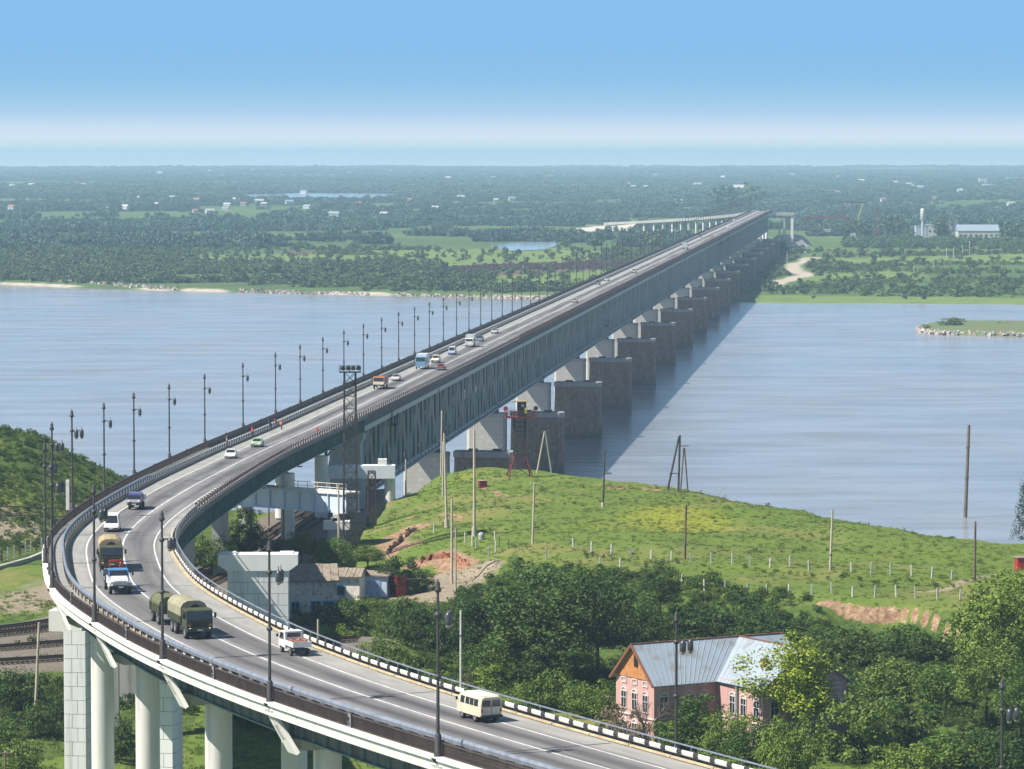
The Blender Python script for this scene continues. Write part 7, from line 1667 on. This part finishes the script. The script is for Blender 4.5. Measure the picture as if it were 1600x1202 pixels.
# ---- islet with riprap
ip = [at_far(x, y, .2) for x, y in ((1432, 517), (1450, 511), (1480, 507), (1560, 507), (1640, 508), (1740, 510), (1740, 527), (1640, 527), (1560, 525), (1470, 523), (1440, 520))]
cxy = np.mean([p[:2] for p in ip], axis=0); m = MB(); n = len(ip); P_ = []
for k, (f, z) in enumerate(((1.03, -1.2), (1., .4), (.93, 1.9), (.80, 2.6), (.4, 3.0))):
    for p in ip: c_ = cxy + (p[:2] - cxy) * np.array([1 - (1 - f) * .25, f]); P_.append((c_[0], c_[1], z - drop(c_[1])))
m.add(P_, [(k * n + i, k * n + (i + 1) % n, (k + 1) * n + (i + 1) % n, (k + 1) * n + i) for k in range(4) for i in range(n)] + [tuple(range(4 * n, 5 * n))])
isl = m.build('islet', M('islet_grass', (.10, .14, .05), .95, var=.35, scale=.12, dirt=(.16, .13, .07)), fix=False); structure(isl)
rk = [MB().box((0, 0, 0), (1.9, 1.6, 1.4), .4, taper=(.6, .7)).mesh('rock', M(['pale_rock', 'grey_rock', 'rosy_rock'][k], [(.50, .47, .43), (.27, .26, .26), (.40, .32, .29)][k], .9, var=.2)) for k in range(3)]
e_ = np.array([p[:2] for p in ip]); q = []
for i in range(230):
    j = rng.choice([7, 8, 9, 10, 0]); a, b = e_[j], e_[(j + 1) % n]; u = rng.random(); c_ = a + (b - a) * u; c_ = cxy + (c_ - cxy) * np.array([1, rng.uniform(.90, 1.01)]); q.append((c_[0], c_[1], -drop(c_[1]) + .3 + rng.random() * 1.3))
for i, p in enumerate(q):
    if p[0] / p[1] * FPX + CX > 1606: continue
    o = bpy.data.objects.new('rock', rk[i % 3]); COL.objects.link(o); o.location = p; o.rotation_euler = (rng.uniform(-.5, .5), rng.uniform(-.5, .5), rng.uniform(0, 6)); s_ = rng.uniform(.5, 1.1); o.scale = (s_, s_, s_); tag(o, 'angular pale rock in the riprap edge of the islet', 'rock', 'rocks around the islet')
for x, y, wpx, lab in ((1480, 510, 32, 'rounded pale green bush on the islet'), (1496, 509, 28, 'darker bush on the islet right of the pale one'), (1560, 506, 10, 'small bush on the far rim of the islet'), (1448, 512, 14, 'low bush at the tip of the islet'), (1572, 507, 9, 'tiny bush right of the small one on the islet')):
    g = at_far(x, y, 2.5); tm, cm = FTI[int(x) % 2]; t = thing('shrub', lab, 'shrub', (g[0], g[1], 1.9 - drop(g[1])), x * .7); k = wpx * g[1] / FPX / 10.; t.scale = (k, k, k * .62)
    for nm, me in (('trunk', tm), ('crown', cm)): o = bpy.data.objects.new(nm, me); COL.objects.link(o); o.parent = t
# ---- far approach viaduct curling away to the left
fc = curve_pts([(209, 3135), (205, 3240), (196, 3340), (180, 3430), (160, 3510), (140, 3570), (118, 3625), (95, 3670)], 12.)
fv = thing('far_viaduct', 'pale far approach viaduct curling away to the left beyond the bridge', 'viaduct'); m = MB(); tt = np.gradient(fc, axis=0); tt /= np.linalg.norm(tt, axis=1)[:, None]; P_ = []
fz_ = np.linspace(ZB, 12.5, len(fc)) - drop(3300.)
for i, p in enumerate(fc):
    nn = np.array([-tt[i][1], tt[i][0]])
    for o_, dz in ((6.5, .9), (6.5, -1.6), (-6.5, -1.6), (-6.5, .9), (-6.1, .9), (-6.1, 0), (6.1, 0), (6.1, .9)): P_.append((p[0] + nn[0] * o_, p[1] + nn[1] * o_, fz_[i] + dz))
m.add(P_, [(i * 8 + k, i * 8 + (k + 1) % 8, (i + 1) * 8 + (k + 1) % 8, (i + 1) * 8 + k) for i in range(len(fc) - 1) for k in range(8)]); m.build('deck', CONC2, fv, fix=False)
for i in range(1, len(fc) - 6, 2):
    nn = np.array([-tt[i][1], tt[i][0]]); zg = far_z(*fc[i])
    for o_ in (-3.5, 3.5): c_ = fc[i] + nn * o_; MB().tube((c_[0], c_[1], zg - 1), (c_[0], c_[1], fz_[i] - 1.6), 1.2, n=8).build('column', CONC, fv)
em = thing('embankment', 'bright bare ramp of earth at the foot of the far viaduct', 'embankment', (0, 0, 0)); m = MB(); e0_ = fc[-7]; dd_ = tt[-7]; nn = np.array([-dd_[1], dd_[0]]); P_ = []
for k, u in enumerate(np.linspace(0, 150, 8)):
    c_ = e0_ + dd_ * u; zt = fz_[-7] - 1.5 - u * .05; zg = far_z(*c_) - .5
    for o_, z in ((6 + (zt - zg) * 1.4, zg), (6, zt), (-6, zt), (-6 - (zt - zg) * 1.4, zg)): P_.append((c_[0] + nn[0] * o_, c_[1] + nn[1] * o_, z))
m.add(P_, [(i * 4 + k, i * 4 + k + 1, (i + 1) * 4 + k + 1, (i + 1) * 4 + k) for i in range(7) for k in range(3)] + [(0, 1, 2, 3)]); m.build('slope', M('bare_sand', (.42, .39, .34), .95), em, fix=False)
# ---- portal at the end of the bridge, far works
a = far_at(1228, 357); a[0] = 229.; t = thing('end_portal', 'pale concrete portal frame beside the far end of the bridge', 'portal', (a[0], 3150, far_z(a[0], 3150.)), -.1); h = 31 - far_z(a[0], 3150.)
for x in (-6, -2, 4.5): MB().box((x, 0, h / 2 - 1), (2.2 if x > 0 else 1.4, 2.4, h)).build('column', CONC if x > 0 else CONC2, t)
MB().box((-1, 0, h - .6), (15, 4, 2.6)).build('beam', CONC2, t)
m = MB(); P_ = []
for k, (rx, ry, z) in enumerate(((20, 14, -1), (15, 10, 4), (10, 7, 9), (6, 4, 10))):
    for i in range(16):
        th = 6.283 * i / 16; w_ = 1 + .12 * math.sin(i * 2.3 + k); P_.append((232 + rx * w_ * math.cos(th), 3158 + ry * w_ * math.sin(th), z + far_z(232., 3158.)))
m.add(P_, [(k * 16 + i, k * 16 + (i + 1) % 16, (k + 1) * 16 + (i + 1) % 16, (k + 1) * 16 + i) for k in range(3) for i in range(16)] + [tuple(range(48, 64))])
tag(m.build('gravel_mound', M('mound_gravel', (.30, .29, .29), .95, var=.3, scale=.2), fix=False), 'grey gravel mound at the foot of the far end portal', 'mound')
def far_block(name, label, cat, px0, px1, pyb, pyt, dp, wallm, roofm, rise=0., rows=0, wcol=None):
    b0, b1 = far_at(px0, pyb), far_at(px1, pyb); Y = b0[1]; w = (px1 - px0) / FPX * Y; h = (pyb - pyt) / FPX * Y; zg = far_z(b0[0], Y)
    t = thing(name, label, cat, ((b0[0] + b1[0]) / 2, Y + dp / 2, zg)); MB().box((0, 0, h / 2 - .5), (w, dp, h + 1)).build('wall', wallm, t)
    if rise: MB().add([(-w / 2 - .5, -dp / 2 - .5, h + .02), (w / 2 + .5, -dp / 2 - .5, h + .02), (w / 2 + .5, dp / 2 + .5, h + .02), (-w / 2 - .5, dp / 2 + .5, h + .02), (-w / 2 - .5, 0, h + rise), (w / 2 + .5, 0, h + rise)], [(3, 2, 1, 0), (0, 1, 5, 4), (2, 3, 4, 5), (1, 2, 5), (3, 0, 4)]).build('roof', roofm, t)
    else: MB().box((0, 0, h + .2), (w + .6, dp + .6, .4)).build('roof', roofm, t)
    for r_ in range(rows):
        n_ = max(2, int(w / 4.5))
        for k in range(n_): f = MB().box((-w / 2 + w * (k + .5) / n_, -dp / 2 - .03, h * (r_ + .62) / (rows + .25)), (1.9, .14, 1.7)).build('window', wcol or WIN, t)
    return t
FW_ = M('far_white_wall', (.52, .52, .52), .85); FG = M('far_grey_wall', (.33, .36, .40), .85); FB = M('far_blue_roof', (.26, .33, .40), .6); FRD = M('far_red_roof', (.34, .16, .12), .8)
far_block('factory', 'long factory hall with a grey blue roof on the far bank', 'factory', 1497, 1561, 375, 361, 22, M('far_pale_wall', (.52, .50, .48), .85), FB, 5.5, 1)
far_block('tower_block', 'narrow grey tower block left of the factory hall', 'tower', 1484, 1497, 374, 346, 8, FG, FG, 0, 3)
far_block('factory', 'white cube shaped factory block', 'factory', 1449, 1464, 371, 352, 12, FW_, FW_, 0, 1); far_block('factory', 'bluish low block joined to the white factory cube', 'factory', 1431, 1448, 371, 353, 12, M('far_bluish', (.42, .50, .58), .8), FB)
far_block('shed', 'low white shed under the red gantry', 'shed', 1288, 1312, 364, 359, 8, FW_, FW_); far_block('shed', 'small pale shed by the red lattice mast', 'shed', 1352, 1362, 366, 358, 6, FW_, FG, 1.2); far_block('shed', 'pale shed right of the red lattice mast', 'shed', 1370, 1382, 368, 360, 6, FG, FG)
g = far_at(1443, 372); t = thing('water_tower', 'slim water tower with a thicker white head above the factory', 'water tower', (g[0], g[1] + 8, far_z(g[0], g[1]))); h = (372 - 326) / FPX * g[1]
MB().tube((0, 0, 0), (0, 0, h * .58), 1.1, 1.1, 10).build('shaft', FW_, t); MB().lathe([(1.1, h * .56), (2.1, h * .62), (2.1, h * .97), (1.2, h)], n=12).build('tank', FW_, t)
g = far_at(1333, 370); t = thing('crane', 'yellow crane with a long raised lattice jib on the far bank', 'crane', (g[0], g[1], far_z(g[0], g[1]))); h = 52 / FPX * g[1]; YEL = M('crane_yellow', (.60, .58, .16), .6)
MB().box((0, 0, 2.), (4.5, 3.5, 3.4)).build('cab', FW_, t); m = MB(); e = Vector((15 / FPX * g[1], 0, h))
for o_ in (-.6, .6): m.bar((o_, 0, 2.5), e + Vector((o_ * .4, 0, 0)), .4, .4)
for k in range(14): q0, q1 = Vector((0, 0, 2.5)).lerp(e, k / 14), Vector((0, 0, 2.5)).lerp(e, (k + 1) / 14); m.bar(q0 + Vector((-.55, 0, 0)), q1 + Vector((.55, 0, 0)), .25, .25)
m.build('jib', YEL, t)
g0_, g1_ = far_at(1262, 366), far_at(1322, 366); t = thing('gantry', 'long dark red gantry girder on posts on the far bank', 'gantry', ((g0_[0] + g1_[0]) / 2, g0_[1], far_z(g0_[0], g0_[1]))); w = (1322 - 1254) / FPX * g0_[1]; h = 26 / FPX * g0_[1]; GR_ = M('far_red_steel', (.17, .06, .065), .7)
MB().box((0, 0, h), (w, 1.5, 2.)).build('girder', GR_, t)
for x in (-.42, .1, .44): MB().box((x * w, 0, h / 2), (1.2, 1.2, h)).build('leg', GR_, t)
MB().box((.36 * w, 0, h + 8), (1., 1., 15)).bar((.36 * w, 0, h + 15), (.95 * w, 4, h + 14), .8, 1.2).build('upper_frame', GR_, t)
g = far_at(1370, 370); t = thing('lattice_mast', 'dark red lattice mast right of the yellow crane', 'mast', (g[0], g[1], far_z(g[0], g[1]))); lattice(t, 4, 2.4, 45 / FPX * g[1], 4.5, GR_, .3)
for i, (x, yb, yt) in enumerate(((1515, 397, 377), (1504, 401, 383), (1490, 407, 389), (1479, 410, 388), (1469, 413, 398), (1459, 420, 404), (1428, 434, 414), (1388, 435, 420), (1230, 411, 394))):
    g = far_at(x, yb); h = (yb - yt) / FPX * g[1]; o = MB().tube((0, 0, -.5), (0, 0, h), .32, .24, 6).build('utility_pole', FW_ if x > 1440 else CPOLE); o.location = (g[0], g[1], far_z(g[0], g[1])); tag(o, 'pale pole in the line running over the far meadow' if x > 1300 else 'pale pole standing in the bridge shadow on the far bank', 'pole', 'far meadow poles' if x > 1300 else None)
# ---- village houses scattered through the far trees
hm = [MB().box((0, 0, 2), (w_, d_, 4.4), mi=0).add([(-w_ / 2 - .4, -d_ / 2 - .4, 4.2), (w_ / 2 + .4, -d_ / 2 - .4, 4.2), (w_ / 2 + .4, d_ / 2 + .4, 4.2), (-w_ / 2 - .4, d_ / 2 + .4, 4.2), (-w_ / 2 - .4, 0, 7.2), (w_ / 2 + .4, 0, 7.2)], [(3, 2, 1, 0), (0, 1, 5, 4), (2, 3, 4, 5), (1, 2, 5), (3, 0, 4)], 1).mesh('village_house', [FW_, r_]) for w_, d_, r_ in ((11, 7, FW_), (13, 8, FB), (10, 7, FRD), (14, 8, M('far_silver_roof', (.58, .60, .62), .4, metal=.3)))]
vp = [(218, 314), (270, 314), (308, 319), (319, 317), (355, 326), (369, 318), (352, 333), (380, 325), (383, 328), (405, 321), (412, 325), (452, 322), (305, 336), (280, 335), (328, 337), (196, 331), (170, 330), (18, 331), (2, 332), (600, 341), (680, 332), (522, 343), (640, 318), (660, 319), (720, 314), (775, 318), (800, 316), (898, 297), (945, 298), (985, 292), (990, 298), (1010, 296), (965, 303), (978, 321), (1060, 322), (1425, 296), (1438, 298), (1460, 314), (1487, 297), (1398, 290), (1345, 288), (1280, 288), (1380, 318), (1560, 317), (1024, 277), (1130, 281), (1238, 278), (1360, 280), (158, 272), (250, 274), (328, 272), (395, 272), (860, 281), (820, 287), (772, 282), (700, 283), (610, 272), (545, 274), (1140, 278), (1090, 294), (905, 285), (475, 306), (430, 300), (520, 297), (50, 294), (20, 297), (130, 293), (1310, 281), (1200, 289), (1420, 292), (1500, 303), (1540, 296), (1330, 300), (1270, 315), (1580, 325), (245, 325), (480, 330), (560, 326), (1185, 284)]
for i, (x, y) in enumerate(v for j, v in enumerate(vp) if j % 5 != 3):
    g = far_at(x, y); o = bpy.data.objects.new('village_house', hm[(i * 5) % 4]); COL.objects.link(o); k = (.62 + .25 * ((i * 7) % 5) / 4) * max(1., min(1.5, g[1] / 6000)); o.location = (g[0], g[1], far_z(g[0], g[1]) + 3.0); o.rotation_euler = (0, 0, (i * 1.3) % 1.2 - .6); o.scale = (k, k, k); tag(o, 'small pale village house among the distant trees', 'house', 'village houses on the far plain')
far_block('apartment_block', 'pale apartment block far off at the right edge', 'building', 1531, 1542, 289, 279, 30, FW_, FW_); far_block('apartment_block', 'long pale block far off at the right edge', 'building', 1575, 1604, 284, 277.5, 30, FW_, FW_); far_block('apartment_block', 'small white tower far off at the left', 'building', 100, 105, 299, 292, 20, FW_, FW_); far_block('apartment_block', 'long white block far off at the left', 'building', 117, 134, 296, 291, 20, FW_, FW_)
far_block('church', 'pale pointed building in the bare field beyond the bridge end', 'building', 1146, 1167, 299, 296, 20, FW_, FW_, 9)
# pebbly cliff stones and a few red boats on the left beach
for i, (x, y) in enumerate(((62, 443), (70, 444), (78, 443.5), (15, 442))):
    g = at_far(x, y, .1); t = thing('boat', ['small red boat, leftmost of the three pulled up on the sandy shore', 'small red boat, middle one of the three on the sandy shore', 'small red boat, rightmost of the three on the sandy shore', 'small pale boat on the shore at the left edge'][i], 'boat', (g[0], g[1], -drop(g[1]) + .2), .3 * i); m = MB()
    m.add([(-2.6, -.9, .9), (2., -.9, .9), (3.4, 0, 1.2), (2., .9, .9), (-2.6, .9, .9), (-2.3, -.5, 0), (1.8, -.5, 0), (2.6, 0, .1), (1.8, .5, 0), (-2.3, .5, 0)], [(0, 1, 2, 3, 4)[::-1], (5, 6, 7, 8, 9), (0, 5, 6, 1), (1, 6, 7, 2), (2, 7, 8, 3), (3, 8, 9, 4), (4, 9, 5, 0)]); m.build('hull', REDP if i < 3 else FW_, t); MB().box((-1.2, 0, 1.5), (1.8, 1.3, 1.2)).build('cabin', REDP if i != 1 else FW_, t)
# ---- the haze itself
def haze():
    m = bpy.data.materials.new('haze'); m.use_nodes = True; t = m.node_tree; t.nodes.clear()
    o = t.nodes.new('ShaderNodeOutputMaterial'); v = t.nodes.new('ShaderNodeVolumePrincipled')
    v.inputs['Color'].default_value = (.53, .775, 1.0, 1); v.inputs['Density'].default_value = HAZE_D; v.inputs['Anisotropy'].default_value = .1
    t.links.new(v.outputs[0], o.inputs['Volume'])
    lo = float(fZ.min()) - 1; hi = CH + 8
    structure(MB().box((0, 9150, (lo + hi) / 2), (10600, 18600, hi - lo)).build('haze', m), 'stuff')
HAZE_D = 8.5e-5
haze()
